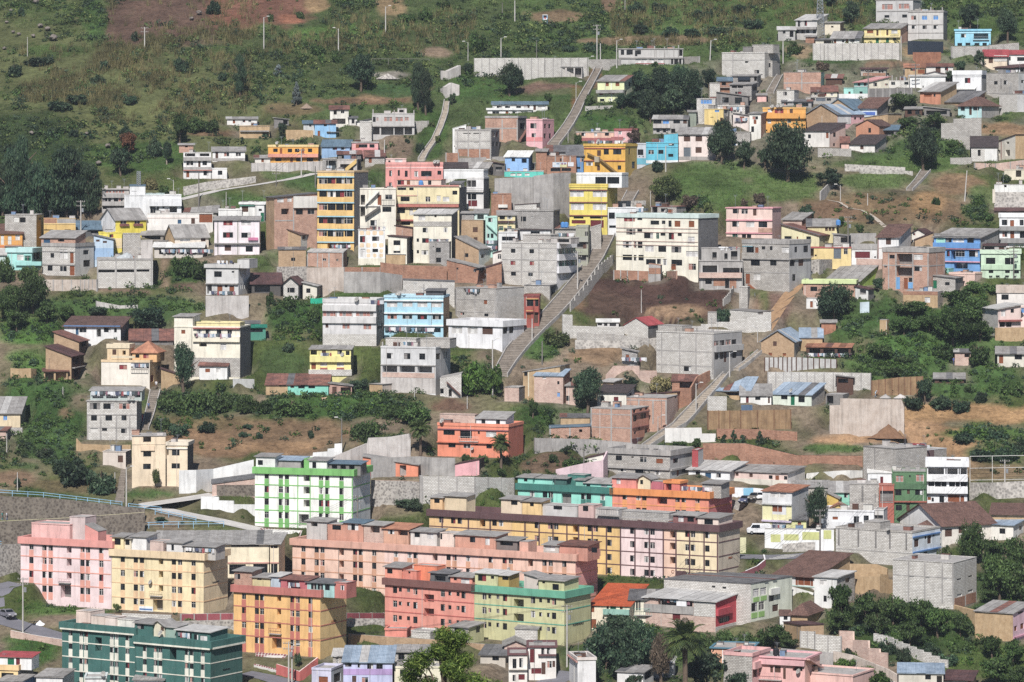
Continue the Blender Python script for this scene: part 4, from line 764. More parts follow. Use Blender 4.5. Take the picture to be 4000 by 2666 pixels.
B('turquoise house with pale blue roof band, far left',(66,290,386),915,712,'#a4e6de','#a8dcd4',('f',1.0,.3,'#bfe8e6'),w(185,800,60,60,'c'),w(255,805,60,50,'g'),w(335,790,60,60),b(150,385,835,872,.5,'#a0e0da','balcony'),d=7)
B('low shed with grey roof left of the turquoise house',(-60,62,66),820,775,'#cfe4e0',None,('b',56,'lgr'),d=5)
B('three storey white block house with arched niche and veranda',(388,690,862),968,668,'blw','#e6e2dc',('f',.8,.12,'con'),w(482,782,34,40,'d'),w(585,768,78,88,'c'),w(660,800,34,100,'D'),w(460,900,46,48),w(583,903,60,46),w(661,920,46,88,'D'),b(388,690,860,872,.12,'con','floor_slab'),b(388,690,742,750,.12,'con','floor_slab'),w(790,755,50,40),w(795,860,60,60,'d'),U(378,690,618,'brk',('b',62,'gr'),w(430,660,60,50,'L'),w(560,640,60,30,'o'),off=.8,dep=4.5),d=8)
B('pale blue two tone house with slanting roof',(862,1042,1046),818,632,'#c6def4',None,('l',42,'gr'),w(898,641,32,22,'d2'),w(964,655,38,18,'d2'),b(862,1042,712,816,.03,'#9cc2ea','panel'),d=6)
W('patched brick and render garden wall on the left',[(405,1105,1002),(740,1105,1002),(888,1112,1000)],'cop',pil=4,cap='bro')
B('wide white block building with slot openings and open roof terrace',(890,1404,1412),1078,806,'blw',None,('f',.35,.04,'con'),w(980,922,146,24,'o'),w(1152,922,152,24,'o'),w(1312,919,124,20,'o'),col([897,1066,1240,1392],800,1075),b(892,1402,900,908,.04,'con','beam'),U(1128,1290,576,'blk',('f',.1),off=7,dep=3),U(1292,1402,640,'cow',('f',.1),off=6,dep=3),stub([1050,1240,1395],1.3),d=10)
B('cream house with grey ridged roof and two skylight strips',(1518,1606,1916),735,610,'ado','#f2e4d2',('gy',108,'gr'),w(1700,632,92,46,'c'),w(1866,632,42,46,'d2'),d=17,w=6)
B('veranda with white sheet roof and a long row of laundry',(1418,1862,1872),802,704,'#d8cfc4',None,('b',42,'whr',.5),w([1540,1740],[745],150,50,'o'),lau(1485,1600,722,7),lau(1620,1950,722,18),d=6)
B('shack with overlapping grey roofs left of the cream ridged roof house',(1300,1500,1512),640,592,'#8f867c',None,('b',44,'gr'),w(1400,618,150,34,'o'),d=5,name='shack',cat='shack')
B('low shed with tilted grey roof below the overlapping roofs',(1352,1560,1600),668,640,'ado',None,('r',24,'gr'),d=4,name='shack',cat='shack')
B('pale pink two storey house over a white block ground floor',(1968,2382,2392),772,458,'#f8ebef',None,('b',36,'gr'),w(2095,480,88,46,'r'),w(2260,480,88,46,'c'),w([2095,2260],[593],88,50),b(1968,2392,664,676,.6,'gr','canopy'),w(2092,712,60,52,'d2'),w(2290,720,70,52,'d'),col([2183,2000],460,770),b(2280,2370,615,640,.5,'#d870a0','cloth'),d=8)
B('white house with green edged roof behind the pale pink house',(2202,2440,2452),425,290,'#f3f2ee',None,('f',.5,.25,'#f4f4f2'),w(2250,352,60,52,'d2'),w(2380,350,50,40),b(2200,2445,318,326,.3,'#3a8c74','trim'),d=6)
B('low white house left of the green edged roof',(2006,2222,2226),442,352,'#f2f0ec',None,('f',.3),d=5)
B('grey three storey house with slit windows and laundry balcony',(1892,2190,2296),1152,862,'#d6d4d2','#dcdad8',('f',.8,.35,'#d0cdca'),w(2000,953,68,56,'d'),w(2142,932,26,16,'d'),w(2020,1085,46,58,'D'),w(2130,1088,46,60,'D'),w(1922,1092,44,86,'o'),w(2078,1060,26,26,'d'),w([2208,2224,2241,2257],[943],8,48,'o'),w([2208,2224,2241,2257],[1065],8,48,'o'),b(1892,2190,1036,1046,.5,'con','floor_slab'),lau(1925,2170,1108,10),lau(1975,2130,828,4,-.8),U(2180,2290,812,'#d2d0ce',('f',.05),off=.1,dep=5),d=7)
W('white grey basement wall under the grey house with slit windows',[(1890,1345,1152),(2285,1345,1150)],'cow',th=.5)
B('white cottage with long brown tiled roof edged in blue',(590,1108,1186),1545,1434,'#efeeec','cod',('b',90,'tib',.5),w(762,1466,66,46),w(985,1466,66,46),w(905,1492,40,76,'o'),w(710,1478,26,62,'L'),w(1062,1468,24,40,'d'),b(590,1108,1424,1434,.45,'#4a7ab0','fascia'),d=8)
B('tall cream house with laundry balcony and blank left tower',(1600,2205,2302),1898,1432,'#f8f0da','bdk',('f',.3,.05),w(1682,1485,38,34,'D'),w(1865,1605,66,34,'o'),w(2052,1622,56,52,'c'),w([1830,1908,2010,2108],[1482],44,40),b(1775,2205,1445,1456,.45,'#a84a44','trim'),b(1775,2205,1528,1575,.5,'#f6ecd2','balcony'),lau(1790,2120,1498,18,.55),ds(1812,1520,.5),U(1600,1770,1345,'#f8f0dc',('b',14,'gr'),off=.05,dep=6),U(1790,2205,1392,'#f2e2a0',('f',.3),off=2,dep=4),b(1720,2205,1722,1898,.04,'blk','block_plinth'),d=9)  # dark block right face carries a cast shadow in its colour
B('dark green container hut beside the tall cream house',(2242,2440,2446),1562,1442,'#2f9078',None,('b',16,'teal'),w(2330,1470,160,30,'d'),d=4,name='hut',cat='hut')
B('brown roofed hut above the green container',(2235,2380,2384),1445,1405,'bro',None,('b',20,'dgr'),d=4,name='hut',cat='hut')
B('low house under a wide rusty maroon roof',(1192,1590,1596),1600,1562,'cod',None,('b',104,'rust',.3),d=8)
B('upper tan adobe house with slanting roof, left cluster',(496,726,812),1705,1572,'bra','woodd',('l',84,'rust',.3),w(770,1600,40,50,'o'),d=7)
T(0,2)
B('lower tan adobe house with slanting roof, left cluster',(420,655,770),358,142,'bra','woodd',('l',86,'rud',.3),w([665+12],[180],18,40,'o'),w(705,190,30,60,'o'),w(700,300,40,70,'o'),rail(660,765,226,246,.7,'woodd'),d=8)
B('open adobe lean-to with rusty roof below the lower adobe house',(402,622,628),372,278,'ado',None,('b',14,'rust'),w(455,325,84,74,'o'),w(562,325,100,74,'o'),d=4,name='lean_to',cat='shed')
W('ruined tan adobe wall in the grass on the left',[(95,345,250),(160,345,255),(285,342,252),(335,335,256)],'ado',th=.6)
B('cream and white house with balustrades and laundry niche',(930,1375,1482),408,176,'#f4eadb','#f2cf9c',('f',.5,.05,'#f0cfa0'),w(1132,243,76,40,'r'),w(1285,225,160,56,'o'),rail(1205,1362,258,292,.15,'framed'),lau(1205,1362,208,9,.1),w(1398,350,30,60,'D'),w(1460,260,20,40),b(1020,1240,138,160,.1,'#e8d4b0','balustrade'),U(985,1185,30,'#f4d4a4',('f',.9,.15,'#f0dcb8'),w(1050,105,36,50,'d2'),w(1140,110,30,40,'o'),off=.8,dep=4),U(1215,1440,98,'#f4bc78',('hip',90,'rtm'),w(1340,138,50,42,'r'),w(1262,140,36,32,'d'),off=2.2,dep=6),d=9)
B('small white hut with rusty roof in front of the tall cream house',(1830,2086,2112),374,228,'#f3f2f0',None,('b',58,'rust'),w(1905,270,42,36,'D'),w(2003,272,42,38,'c'),d=5)
B('tan adobe shed with slanting roof beside the steep steps',(1480,1664,1672),450,318,'ado',None,('l',62,'rud',.2),d=5,name='shed',cat='shed')
B('white block three storey house with laundry under a roof canopy',(798,1255,1302),908,548,'blw','blg',('f',.15,.2,'con'),w([872,998,1140],[598],94,56),w(865,707,58,50),w(997,707,66,50),w(1137,707,48,50),w(865,820,70,50,'W'),w(958,812,48,30,'d'),w(1138,826,56,40),b(798,1255,672,681,.06,'con','beam'),b(798,1255,792,800,.06,'con','beam'),col([806,925,1070,1190],680,905),U(828,1300,456,'#b8c4be',('b',34,'gr',.3),w(900,500,100,56,'o'),w(1030,500,110,56,'o'),w(1160,495,110,56,'o'),w(1260,490,60,56,'o'),off=1.2,dep=5),lau(838,1280,465,18,-.9),rail(800,1250,505,545,.05),ds(1190,525,.5),ds(1225,525,.5),d=8)
B('cream house with block top storey and overhanging bay',(1212,1520,1524),1330,868,'#f5ddba',None,('f',.1,.15,'con'),w(1350,902,72,50,'o'),w(1350,1035,72,50,'d'),w(1350,1150,72,50),b(1290,1420,960,1005,.3,'#f2d4b0','bay'),b(1212,1520,940,950,.08,'#f0d8b8','trim'),d=7)
B('cream annex with white cornice right of the bay house',(1532,1722,1776),1338,928,'#f5ddba','#4a4644',('f',.7,.2,'#f4e4cc'),w(1613,1025,74,52),w(1613,1147,74,50),b(1532,1724,980,992,.25,'#fbf4e8','cornice'),w(1540,1025,14,50,'o'),d=6)  # near-black right face is a shadow put into the wall colour
W('curving white wall at the foot of the brown bank',[(1645,1402,1188),(1800,1392,1185),(1960,1378,1175),(2330,1330,1090)],'#f0f0ee',th=.3)
B('brick warehouse with curved roof edge behind the green block',(1948,2420,2424),1428,1248,'brp',None,('r',60,'dgr',.2),b(1990,2420,1320,1425,.04,'rub','stone_base'),d=9,name='warehouse',cat='warehouse')
W('low stepped white wall along the road with faded blue lettering',[(1845,1545,1428),(2010,1548,1432),(2011,1548,1465),(2145,1580,1468),(2146,1580,1500),(2345,1610,1502)],'#f4f4f2',th=.3)
B('cream house with huge grey sheet roof cut by the left edge',(-60,186,238),788,666,'#f1dab0','cod',('b',152,'gr'),w(48,708,36,44,'B'),d=12)
W('grey block retaining wall under the huge grey roof house',[(-40,900,820),(60,870,796),(205,845,795)],'blk',th=.4)
W('broken adobe wall below the white block three storey house',[(700,1010,895),(740,1015,945),(960,1025,955),(1200,1010,955)],'ado',th=.5)
B('peeling white brick hut with wooden door below the ruin',(945,1155,1206),1140,1014,'#e2d3c6','cod',('f',.1,.1),w(1108,1085,46,66,'d2'),d=5,name='hut',cat='hut')
W('grey stone retaining wall below the blue railing',[(-40,1640,1425),(400,1660,1440),(800,1668,1478),(1330,1668,1545)],'rub',th=.6)
T(1,1)
B('big brick and adobe house with dark sheet roofs left of the ochre tower',(92,168,560),720,248,'bra','brk',('b',40,'dgr'),w(268,378,68,56,'o'),w(398,380,66,52),w(505,380,66,52),w(225,275,60,40,'c'),w(308,270,40,36,'c'),b(340,560,238,345,.5,'#e9e4dc','bay'),b(175,345,455,466,.05,'con','beam'),col([345],350,600),d=17,w=5)
B('brick and adobe shed with sloping brown tiled roof under the big brick house',(172,412,516),716,590,'bra','#e6e2dc',('l',96,'tib',.3),w(440,610,30,40,'d'),w(492,640,20,60,'d'),d=6)
B('ochre five storey tower with light blue ledges and dark glazed balconies',(564,900,1030),722,2,'#f3c66e','bdk',('f',.4,.05,'#d9b888'),w([615,692,772,848],[93,212,335,460,577],76,62),w(700,692,90,52,'o'),w(810,692,110,52,'o'),*[b(564,904,y,y+10,.3,'#a9dcee','ledge') for y in (54,174,291,418,538,655)],*[b(564,902,y0,y1,.22,'#f3c66e','balcony') for y0,y1 in ((126,173),(245,290),(369,417),(492,537),(609,654))],lau(700,870,682,9,.3),d=9,name='tower_house')
B('white and cream house with two outdoor stairs',(946,1284,1287),650,160,'#f6eedc',None,('f',.3,.05),w(980,270,42,92,'o'),w(1135,272,36,92,'D'),w(1220,242,70,42),w(1200,357,88,48),w(980,380,44,92,'o'),rail(1155,1272,266,316,.2,'framed'),dg(1005,305,1130,180,14,.9,'#f4f0e8'),dg(1000,418,1140,322,22,.9,'#5a5450'),b(946,1140,316,328,.3,'#f0eae0','floor_slab'),w(1080,480,60,50),d=7)
B('cream wing with rising roof edge above the polka dot house',(1032,1220,1286),600,452,'#faf1de','#5e564e',('r',48,'rud',.15),w(1133,500,62,42),d=5)
B('white house painted with peach polka dots',(940,1186,1192),872,546,'#fbfaf7',None,('f',.12,.06),w(978,630,46,56),w(1098,627,64,44),w(985,760,46,82,'c'),w(1097,735,52,32,'d'),w(1097,833,26,46,'o'),dc([972,1030,1090,1150],[573],22,'#fbdcb4'),dc([972,1032,1092,1150],[686],22,'#fbdcb4'),dc([1032,1150],[738],18,'#fbdcb4'),dc([1032,1090,1150],[780],18,'#fbdcb4'),b(940,1186,806,872,.02,'#f7efd8','plinth'),rail(940,1186,510,545,.05),lau(1060,1200,515,3,-.3),d=6)
B('long cream house with red balcony band and roof stairs',(1292,1866,1932),560,146,'#f5e4b0','bdk',('f',.2),w(1340,165,86,36,'d'),w(1427,165,40,36,'d'),w(1825,205,44,36,'d'),w(1370,263,88,46),w(1745,263,62,46,'c'),w(1580,265,46,50),w(1677,258,38,54,'W'),b(1292,1866,306,336,.7,'#c86e5c','balcony'),rail(1292,1866,292,306,.7),w(1335,370,68,52,'d'),w(1425,380,32,64,'W'),b(1292,1452,452,466,.6,'#b45a50','balcony'),w(1375,488,86,36,'d'),b(1292,1866,134,146,.2,'#d88a7c','trim'),b(1296,1480,228,236,.1,'#d8a090','trim'),U(1296,1700,80,'#f2d4c0',('f',.2,.1,'#f09880'),w(1400,112,30,40,'D'),w(1330,112,60,40),w(1595,112,30,40),off=1.6,dep=5),U(1790,1880,118,'#e8e0d0',('b',20,'dgr'),off=.4,dep=4),tk(1515,'glb',1.0),tk(1615,'glb',3.5),d=8)
B('white house with dark red gate and shaded right side',(1935,2090,2140),350,60,'#ece9e6','#6a6668',('f',.4),w(1985,240,84,56),w(1988,300,84,56,'M'),w(1980,120,90,60,'o'),rail(1935,2090,165,195,.5,'framed'),U(1725,2090,-10,'#f0f0ee',('f',.3),off=1,dep=5),d=6)  # dark grey right face: shade put into the wall colour
B('cream house with grey block top storey and white ridged roof',(1446,1796,1852),838,402,'#f4ecd6','bdk',('b',44,'lgr'),b(1446,1796,468,512,.1,'blk','block_panel'),w(1525,437,60,46,'c'),w(1650,420,20,20,'d'),w(1555,548,44,42),w(1742,545,36,42),w(1488,640,22,32,'d'),w(1558,645,60,42),w(1488,748,22,32,'d'),w(1552,755,60,40),lau(1600,1770,628,10),col([1635],500,620,'cow',.1),d=7)
B('grey block house in front of the white ridged roof',(1592,1776,1832),868,652,'blg','bdk',('f',.1),w(1672,730,46,46,'d'),w(1675,822,46,42,'d'),w([1570+60],[700],10,10,'o'),d=6)
B('cream two storey house with brown roof edge in the brick row',(1213,1386,1436),862,616,'#f8f1de','#5a544e',('l',14,'rud',.25),w(1294,663,62,44),w(1294,748,62,22),d=6)
B('small brick house with dark roof edge behind the cream one',(1276,1436,1446),652,528,'brk',None,('l',22,'rud',.2),d=5)
B('low tan adobe house in the brick row',(1172,1372,1406),864,768,'ado','cod',('f',.08,.12,'con'),d=5)
B('tall tan adobe house with two wooden windows',(1886,2088,2106),700,452,'bra',None,('f',.06),w(2015,543,46,46,'d2'),w(2018,628,34,28,'d2'),U(1890,2000,392,'blg',('b',16,'gr'),off=.4),U(2005,2125,390,'#cfe4dc',('b',34,'gr'),w(2062,425,60,44,'o'),off=.6,dep=4),d=6)
B('mint green stair house beside the tall adobe house',(2108,2215,2222),760,420,'#b8e6d8',None,('f',.3),dg(2115,480,2212,570,14,.6,'#a8d8c8'),w([2130,2170],[600],24,40),lau(2110,2215,640,7),lau(2110,2215,690,7),w(2150,455,40,36),d=6)
B('cream and mint house with grey block parapet right of the mint stairs',(2222,2380,2384),620,410,'#f0e0a4',None,('b',40,'gr'),w([2260,2330],[430],50,40),w([2250,2330],[530],40,40,'g'),b(2222,2380,462,480,.4,'rud','canopy'),d=6)
B('white low house with dark windows right of the mint stairs',(2222,2400,2404),720,560,'#ecebea',None,('f',.3),w([2290,2350],[625],60,40,'d'),d=6)
B('adobe house with long diagonal sheet roof and white end',(1832,2046,2152),885,718,'bra','#e6eee6',('l',104,'gr',.3),w(1934,780,30,36,'d'),w(2083,790,34,32),d=7)
B('low brick house with diagonal sheet roof above the retaining wall',(1752,2048,2112),1032,892,'bro','brk',('l',70,'gr',.2),w(1848,903,18,18,'d'),w([2010,2075],[925],26,18),b(2000,2110,895,915,.3,'tarpb','awning'),d=6)
B('small brick lean-to with rising top right of the diagonal roof',(2114,2256,2260),1048,848,'bro',None,('r',44,'rud',.15),w(2222,876,14,14,'d'),d=5)
B('cracked white house with grilled window above the brick lean-to',(2175,2258,2262),880,740,'#f0e6dc',None,('r',24,'rud',.1),w(2235,790,32,46),d=4)
W('long weathered brick wall in the middle of the hillside',[(1143,1035,842),(1340,1035,868),(1752,1035,880)],'bro',th=.3,cap='cow')
B('tan adobe cube with one small window',(206,458,466),885,726,'bra',None,('b',6,'dgr',.2),w(340,816,40,30,'d'),d=6)
B('brick house with concrete columns and grey flat roof',(467,800,836),892,752,'brk','#8a6a58',('b',30,'lgr',.15),w(627,820,36,22),w(748,823,18,22),col([565,670,472,795],755,890),d=6)
W('dark stone wall under the tan adobe cube',[(190,1040,884),(466,1045,882)],'stn',th=.5)
W('tall stained concrete retaining wall under the brick house',[(466,1115,892),(805,1118,888)],'cop',th=.5)
W('stained concrete wall with brick crest below the polka dot house',[(806,1125,930),(1142,1125,932),(1345,1125,960)],'con',th=.5)
W('strip of brick on top of the stained concrete wall',[(806,980,888),(1142,985,888)],'bro',pil=2)
B('dark barn with wide rusty maroon roof, left of the gable hut',(-40,226,234),1125,1040,'#4a4440',None,('b',96,'rud',.4),w(60,1085,150,60,'o'),d=8,name='barn',cat='barn')
B('white block hut with rusty gable roof',(252,388,446),1195,1036,'blw','bdk',('gy',58,'rud',.5),w(322,1100,66,44,'d'),d=6,name='hut',cat='hut')
B('small white hut with sagging roof right of the gable hut',(430,560,592),1170,1062,'#ece4d2','cod',('l',30,'gr'),w(480,1105,40,40,'d'),d=5,name='hut',cat='hut')
W('green net hung beside the sagging roof hut',[(500,1222,1172),(560,1224,1176),(625,1220,1168)],'net',th=.05,name='net',cat='net')
B('grey three storey house with brown curtained window bands',(613,1106,1178),1612,1178,'#dcd9d8','cod',('f',.9,.05,'#d6d3d1'),w(680,1318,126,48,'K'),w(825,1318,126,48,'K'),w(996,1318,172,48,'K'),w(652,1428,26,38,'d2'),w(828,1432,70,50,'K'),w(1022,1434,68,50,'K'),w(1142,1305,26,26,'d'),w(1140,1440,50,56,'d'),b(613,1106,1238,1292,.45,'#d9d6d4','balcony'),b(613,1106,1345,1404,.45,'#d9d6d4','balcony'),col([735,885],1240,1404,'con',.25),b(613,1106,1505,1612,.04,'blw','block_plinth'),ds(930,1186,.6),lau(1030,1170,1190,5,.1),d=8)
B('light blue three storey house with white ledges and laundry',(1178,1720,1776),1492,1148,'#a9daee','bra',('f',.5,.1,'#b8e0f0'),w([1250,1390,1528,1657],[1232],98,46,'c'),w([1250,1388,1528],[1345],90,46),w(1660,1345,86,52),w(1240,1460,60,46,'d'),w(1440,1462,240,46,'o'),w(1640,1465,110,46,'o'),*[b(1178,1722,y,y+12,.35,'#f4f8fa','ledge') for y in (1190,1306,1420)],lau(1195,1420,1440,14),lau(1430,1640,1444,7),ds(1318,1128,.6),ds(1362,1115,.6),U(1560,1720,1105,'#4a4a50',('b',12,'dgr'),off=1,dep=4),d=8)
B('white block building behind the light blue house',(1350,1824,1832),1200,1022,'blw',None,('l',18,'dgr',.1),col([1540,1700],1040,1180),d=6)
B('pale block building with rows of beam ends right of the light blue house',(1832,2206,2462),1395,1082,'blk','blw',('f',.1),w(2107,1210,32,36,'D'),w(1895,1328,36,26),w(2115,1330,36,26),b(1832,2206,1300,1310,.03,'con','beam'),b(1832,2206,1184,1192,.03,'con','beam'),col([2010,1840,2195],1090,1390),w(1980,1105,150,46,'o'),lau(1940,2060,1092,6),d=10)
B('white house with broad white roof band and pink curtains at the stairs',(1768,2262,2460),1640,1380,'#f7f5f7','#dedde0',('f',1.3,.35,'#f2f1f3'),w(1847,1475,92,66,'c'),w(1988,1475,92,66,'c'),w(2128,1475,92,66,'d2'),w([2290,2345],[1470],40,66,'d'),d=9)
T(2,1)
B('tall pale block house with rounded white balconies and green glass',(-96,410,582),1060,664,'blw','#e8e4e6',('f',.2),w([12,182],[745],40,36,'d'),w([8,184],[857],44,36,'r'),w([12,171],[958],44,34,'d'),*[b(-94,408,y,y+8,.03,'con','beam') for y in (712,820,930)],col([88,248],668,1050),*[b(412,578,y0,y1,.55,'#f4f2f4','balcony') for y0,y1 in ((662,716),(772,828),(884,944))],w([455,510,555],[744],50,54,'g'),w([455,510,550],[858],50,56,'g'),w([440,475,510],[970],28,52,'c'),U(360,540,615,'cow',('f',.2),w(470,640,110,36,'o'),off=.3,dep=4),U(100,355,588,'blk',('f',.2),off=3,dep=4),d=9)
B('grey block house with small room on top behind the tall block house',(28,380,438),612,360,'blg','bdk',('f',.35,.08,'blg'),w(105,447,46,42),w(185,430,20,14),U(26,225,302,'blw',('r',14,'rud',.15),off=.6,dep=4),d=7)
B('white house with black tiled roof behind the tall block house',(62,352,376),615,545,'#eeedec',None,('b',58,'tid',.3),w(212,572,82,26,'d'),d=6)
B('low dark workshop left of the black tiled roof',(-60,58,62),640,545,'#5a5654',None,('l',14,'gr'),w(10,590,90,60,'o'),d=5)
B('block house with grey ridged roof and two blue water tanks',(392,656,702),612,535,'blk','#8e8e80',('b',30,'gr'),lau(430,570,575,7),tk(468,'glb',.3),tk(498,'glb',.3),d=6)
B('olive grey house with open brown balconies beside the stairway',(586,700,716),872,505,'#a2a28e',None,('f',.5),w(640,690,96,60,'o'),w(685,580,26,40,'d'),w(640,800,90,66,'o'),b(584,700,718,775,.5,'#a8ac94','balcony'),b(584,700,608,655,.5,'#a8a89a','balcony'),w(672,690,36,56,'d2'),d=7)
B('whitish block house with stepped top beside the stairway',(716,820,826),720,500,'blk',None,('r',30,'con',.05),d=8)
W('tall smooth grey concrete wall left of the yellow house',[(196,470,50),(380,470,25),(540,470,20)],'con',th=.6)
W('stained concrete wall behind the mint stairs',[(-160,360,72),(0,360,66),(192,350,60)],'con',th=.5)
W('colourful ruined wall patches in tan and turquoise',[(28,310,162),(188,310,166)],'#e0cbb0',th=.35,pil=2)
W('turquoise strip of ruined wall',[(28,262,214),(182,262,212)],'#7cc4d4',th=.55)
B('bright yellow three storey house with maroon ledges and white terrace',(528,875,968),568,122,'#f1dc54','#c4b03c',('f',.85,.12,'#f2d848'),w(597,215,122,60,'c'),w(804,215,126,60,'c'),w(599,335,124,60,'c'),w(806,335,122,60,'c'),*[b(526,877,y,y+9,.25,'#8c3c34','ledge') for y in (175,289,410)],w(612,432,94,22,'d'),w(776,432,120,22,'d'),w(612,472,136,32,'M'),w(780,492,130,70,'M'),U(592,1008,20,'#f2f2f0',('f',.5),w(815,90,100,62,'d'),w(930,90,110,62,'d'),off=.6,dep=6),b(528,875,130,140,.15,'#e0c038','trim'),d=9)
B('white house wedged between yellow house and cream block',(880,1208,1214),585,338,'#eeeff0',None,('f',.2),w(918,415,54,62,'d'),w(925,516,64,24,'d'),w(1180,350,60,20,'d'),lau(1140,1250,345,5),d=7)
W('white and stone wall at the foot of the upper stairs',[(972,335,280),(1100,335,278),(1230,330,276)],'stw',th=.4)
B('small flat block house with red door above the cream block',(1276,1510,1598),405,328,'blk','con',('f',.1,.15,'#a86a5c'),w(1310,372,46,66,'o'),w(1452,380,40,46,'D'),w(1400,365,60,34,'d'),ds(1418,375,.5),d=6)
B('big cream four storey house with many windows and bare block side',(956,1710,1892),968,402,'#fcf5e0','bdk',('f',.9,.18,'#d6e8e2'),w(1080,455,96,46,'r'),w(1170,448,50,34,'d'),w(1313,484,80,40,'d'),w(1390,480,34,34),w(1450,492,30,58,'d'),w(1518,492,56,56,'D'),w(1648,492,54,56,'D'),w(1090,573,80,52),w(1170,562,50,30,'d'),w(1252,604,86,60),w(1337,604,30,62,'g'),w(1385,590,46,26,'d'),w(1465,605,50,62),w(1540,588,38,30,'d'),w(1645,642,60,66,'c'),w(1055,693,86,56),w(1130,693,26,56),w(1178,693,46,56,'d'),w(1263,727,82,54,'c'),w(1379,727,76,56),w(1511,728,96,58),w(1652,767,106,54,'c'),w(1060,812,86,52,'d'),w(1132,812,26,50),w(1183,812,46,52,'d'),w(1277,847,96,54,'d'),w(1350,842,36,46),w(1403,848,36,56),w(1512,850,106,56,'d'),w(1482,890,44,52,'D'),w(1652,887,74,56),*[b(958,1708,y,y+6,.1,'#c8a89a','ledge') for y in (534,570,655,690)],col([1150,1425,1575],440,960,'#f0ece0',.1),b(956,1400,800,806,.05,'#e8dcb8','trim'),d=9)
W('red brick wall at the top of the bare brown lot',[(935,1005,915),(1060,1010,918),(1256,1012,925)],'bro',pil=2)
B('brick and concrete stub tower at the top of the bare brown lot',(1256,1364,1378),1048,872,'con','cod',('l',12,'bro',.02),b(1256,1364,895,950,.04,'bro','brick_panel'),d=3,name='ruin',cat='ruin')
W('broken brick wall stub under the cream block',[(1420,995,925),(1508,1000,922)],'brk')
B('pink cream house with rose ledges',(1968,2390,2470),622,340,'#f4d2c4','#d8b0a8',('f',.25,.2,'#e8a0a8'),w(2053,372,58,48,'d'),w(2137,375,56,52),w(2230,380,30,66,'d2'),w(2053,495,58,48),w(2190,496,76,50,'c'),w(2305,496,82,52),w(2050,602,56,34,'g'),w([2130,2175],[605],40,34,'d'),*[b(1966,2392,y,y+12,.25,'#e89aa4','ledge') for y in (452,570)],b(2265,2390,530,570,.3,'brk','balcony'),d=7)  # right face pink toned down, shade painted into it
B('unfinished concrete house with brick balcony and hollow rooms',(1720,2118,2124),1095,828,'con',None,('f',.15,.15,'con'),w(1815,905,134,66,'o'),w(2030,918,184,48,'o'),w(1805,1020,58,52,'o'),w(1975,1038,38,92,'o'),b(1718,2110,938,986,.7,'brp','balcony'),b(1850,1955,1000,1060,.03,'bro','brick_panel'),b(1998,2060,1000,1080,.03,'bro','brick_panel'),col([1745,1890,2095],865,1090,'#dcd8d2',.15),U(1740,2095,712,'con',('f',.1),w(1860,785,40,70,'o'),w(1965,790,30,60,'o'),w(2040,780,60,80,'o'),off=1,dep=5),lau(1900,2080,700,6,-1),d=8)
T(3,1)
B('grey block house with turquoise balcony room and wooden door',(-236,195,392),1112,640,'blk','#b4b2b2',('f',.9,.1,'con'),w(-164,732,66,62,'d'),w(-105,738,32,56,'D'),w(-40,715,30,30),b(-234,-140,702,706,.1,'#8cd4e8','trim'),b(-236,-8,762,812,.3,'blk','balcony'),w(30,718,26,36,'d'),w(158,732,76,54,'c'),w(258,730,26,56),w(348,728,42,60,'d'),w(-116,850,86,62,'d'),w(50,850,56,60,'d'),w(222,852,46,60,'d'),w(303,850,46,60,'d2'),w(-103,985,66,62,'c'),w(-185,1005,40,100,'D'),w(240,985,30,62,'d'),b(-238,197,810,822,.3,'con','floor_slab'),b(197,394,808,818,.3,'con','floor_slab'),b(-236,195,935,945,.05,'con','beam'),dg(-165,1055,-75,1130,14,1.0,'wood'),d=9)
T(2,1)
B('grey block shed with railing below the turquoise balcony house',(2086,2164,2184),1205,1066,'blk',None,('f',.2),lau(2166,2300,1128,9,1),d=3,name='shed',cat='shed')
B('block house with red sheet roof in the bare lot',(1030,1250,1388),1540,1424,'blw','cod',('gy',68,'rdr',.2),d=8)
B('little white shelter with dark openings left of the red roof',(782,980,988),1438,1392,'#dcd8d4',None,('b',26,'whr',.3),w(808,1408,40,30,'o'),w(860,1412,30,34,'o'),w(928,1415,60,32,'o'),d=3,name='shelter',cat='shelter')
W('long whitish block wall below the bare lot',[(466,1560,1320),(556,1540,1325),(557,1540,1425),(930,1540,1440),(1030,1545,1432)],'blw',th=.35)
W('lower grey block wall left of the red roofed house',[(600,1610,1490),(930,1620,1500),(1250,1620,1540)],'blk',th=.35,pil=4)
B('dark red house with gold trimmed bay window at the stairway',(110,250,262),1440,1142,'#a8402c','#7a2c30',('f',.4,.1,'#8a3026'),w(165,1215,62,62,'d'),w(228,1215,34,62,'d'),b(130,196,1250,1300,.5,'#b0452e','bay'),b(208,244,1250,1300,.5,'#b0452e','bay'),b(130,244,1176,1182,.3,'#e0b860','trim'),b(130,196,1284,1290,.52,'#e0b860','trim'),w(150,1335,44,50,'D'),w(220,1350,40,100,'d2'),d=6)
B('low grey block house with dark doorway above the red bay window',(112,346,412),1175,1050,'blk','con',('f',.12,.15,'con'),w(380,1115,44,100,'o'),d=6)
B('white block hut with slanting top right of the bare lot',(2000,2258,2372),1400,1300,'blw','blk',('l',14,'cod',.1),d=6)
B('small block cube left of the white block hut',(1798,1880,1886),1425,1300,'blk',None,('f',.05),d=3)
W('stepped block wall along the second stairway',[(1945,1250,1190),(2010,1200,1120),(2110,1080,965)],'blk',steps=5)
W('long pale block wall above the tall block house',[(1552,1500,1425),(1735,1500,1430),(2160,1490,1372),(2380,1470,1300)],'blw',steps=3)
T(3,1)
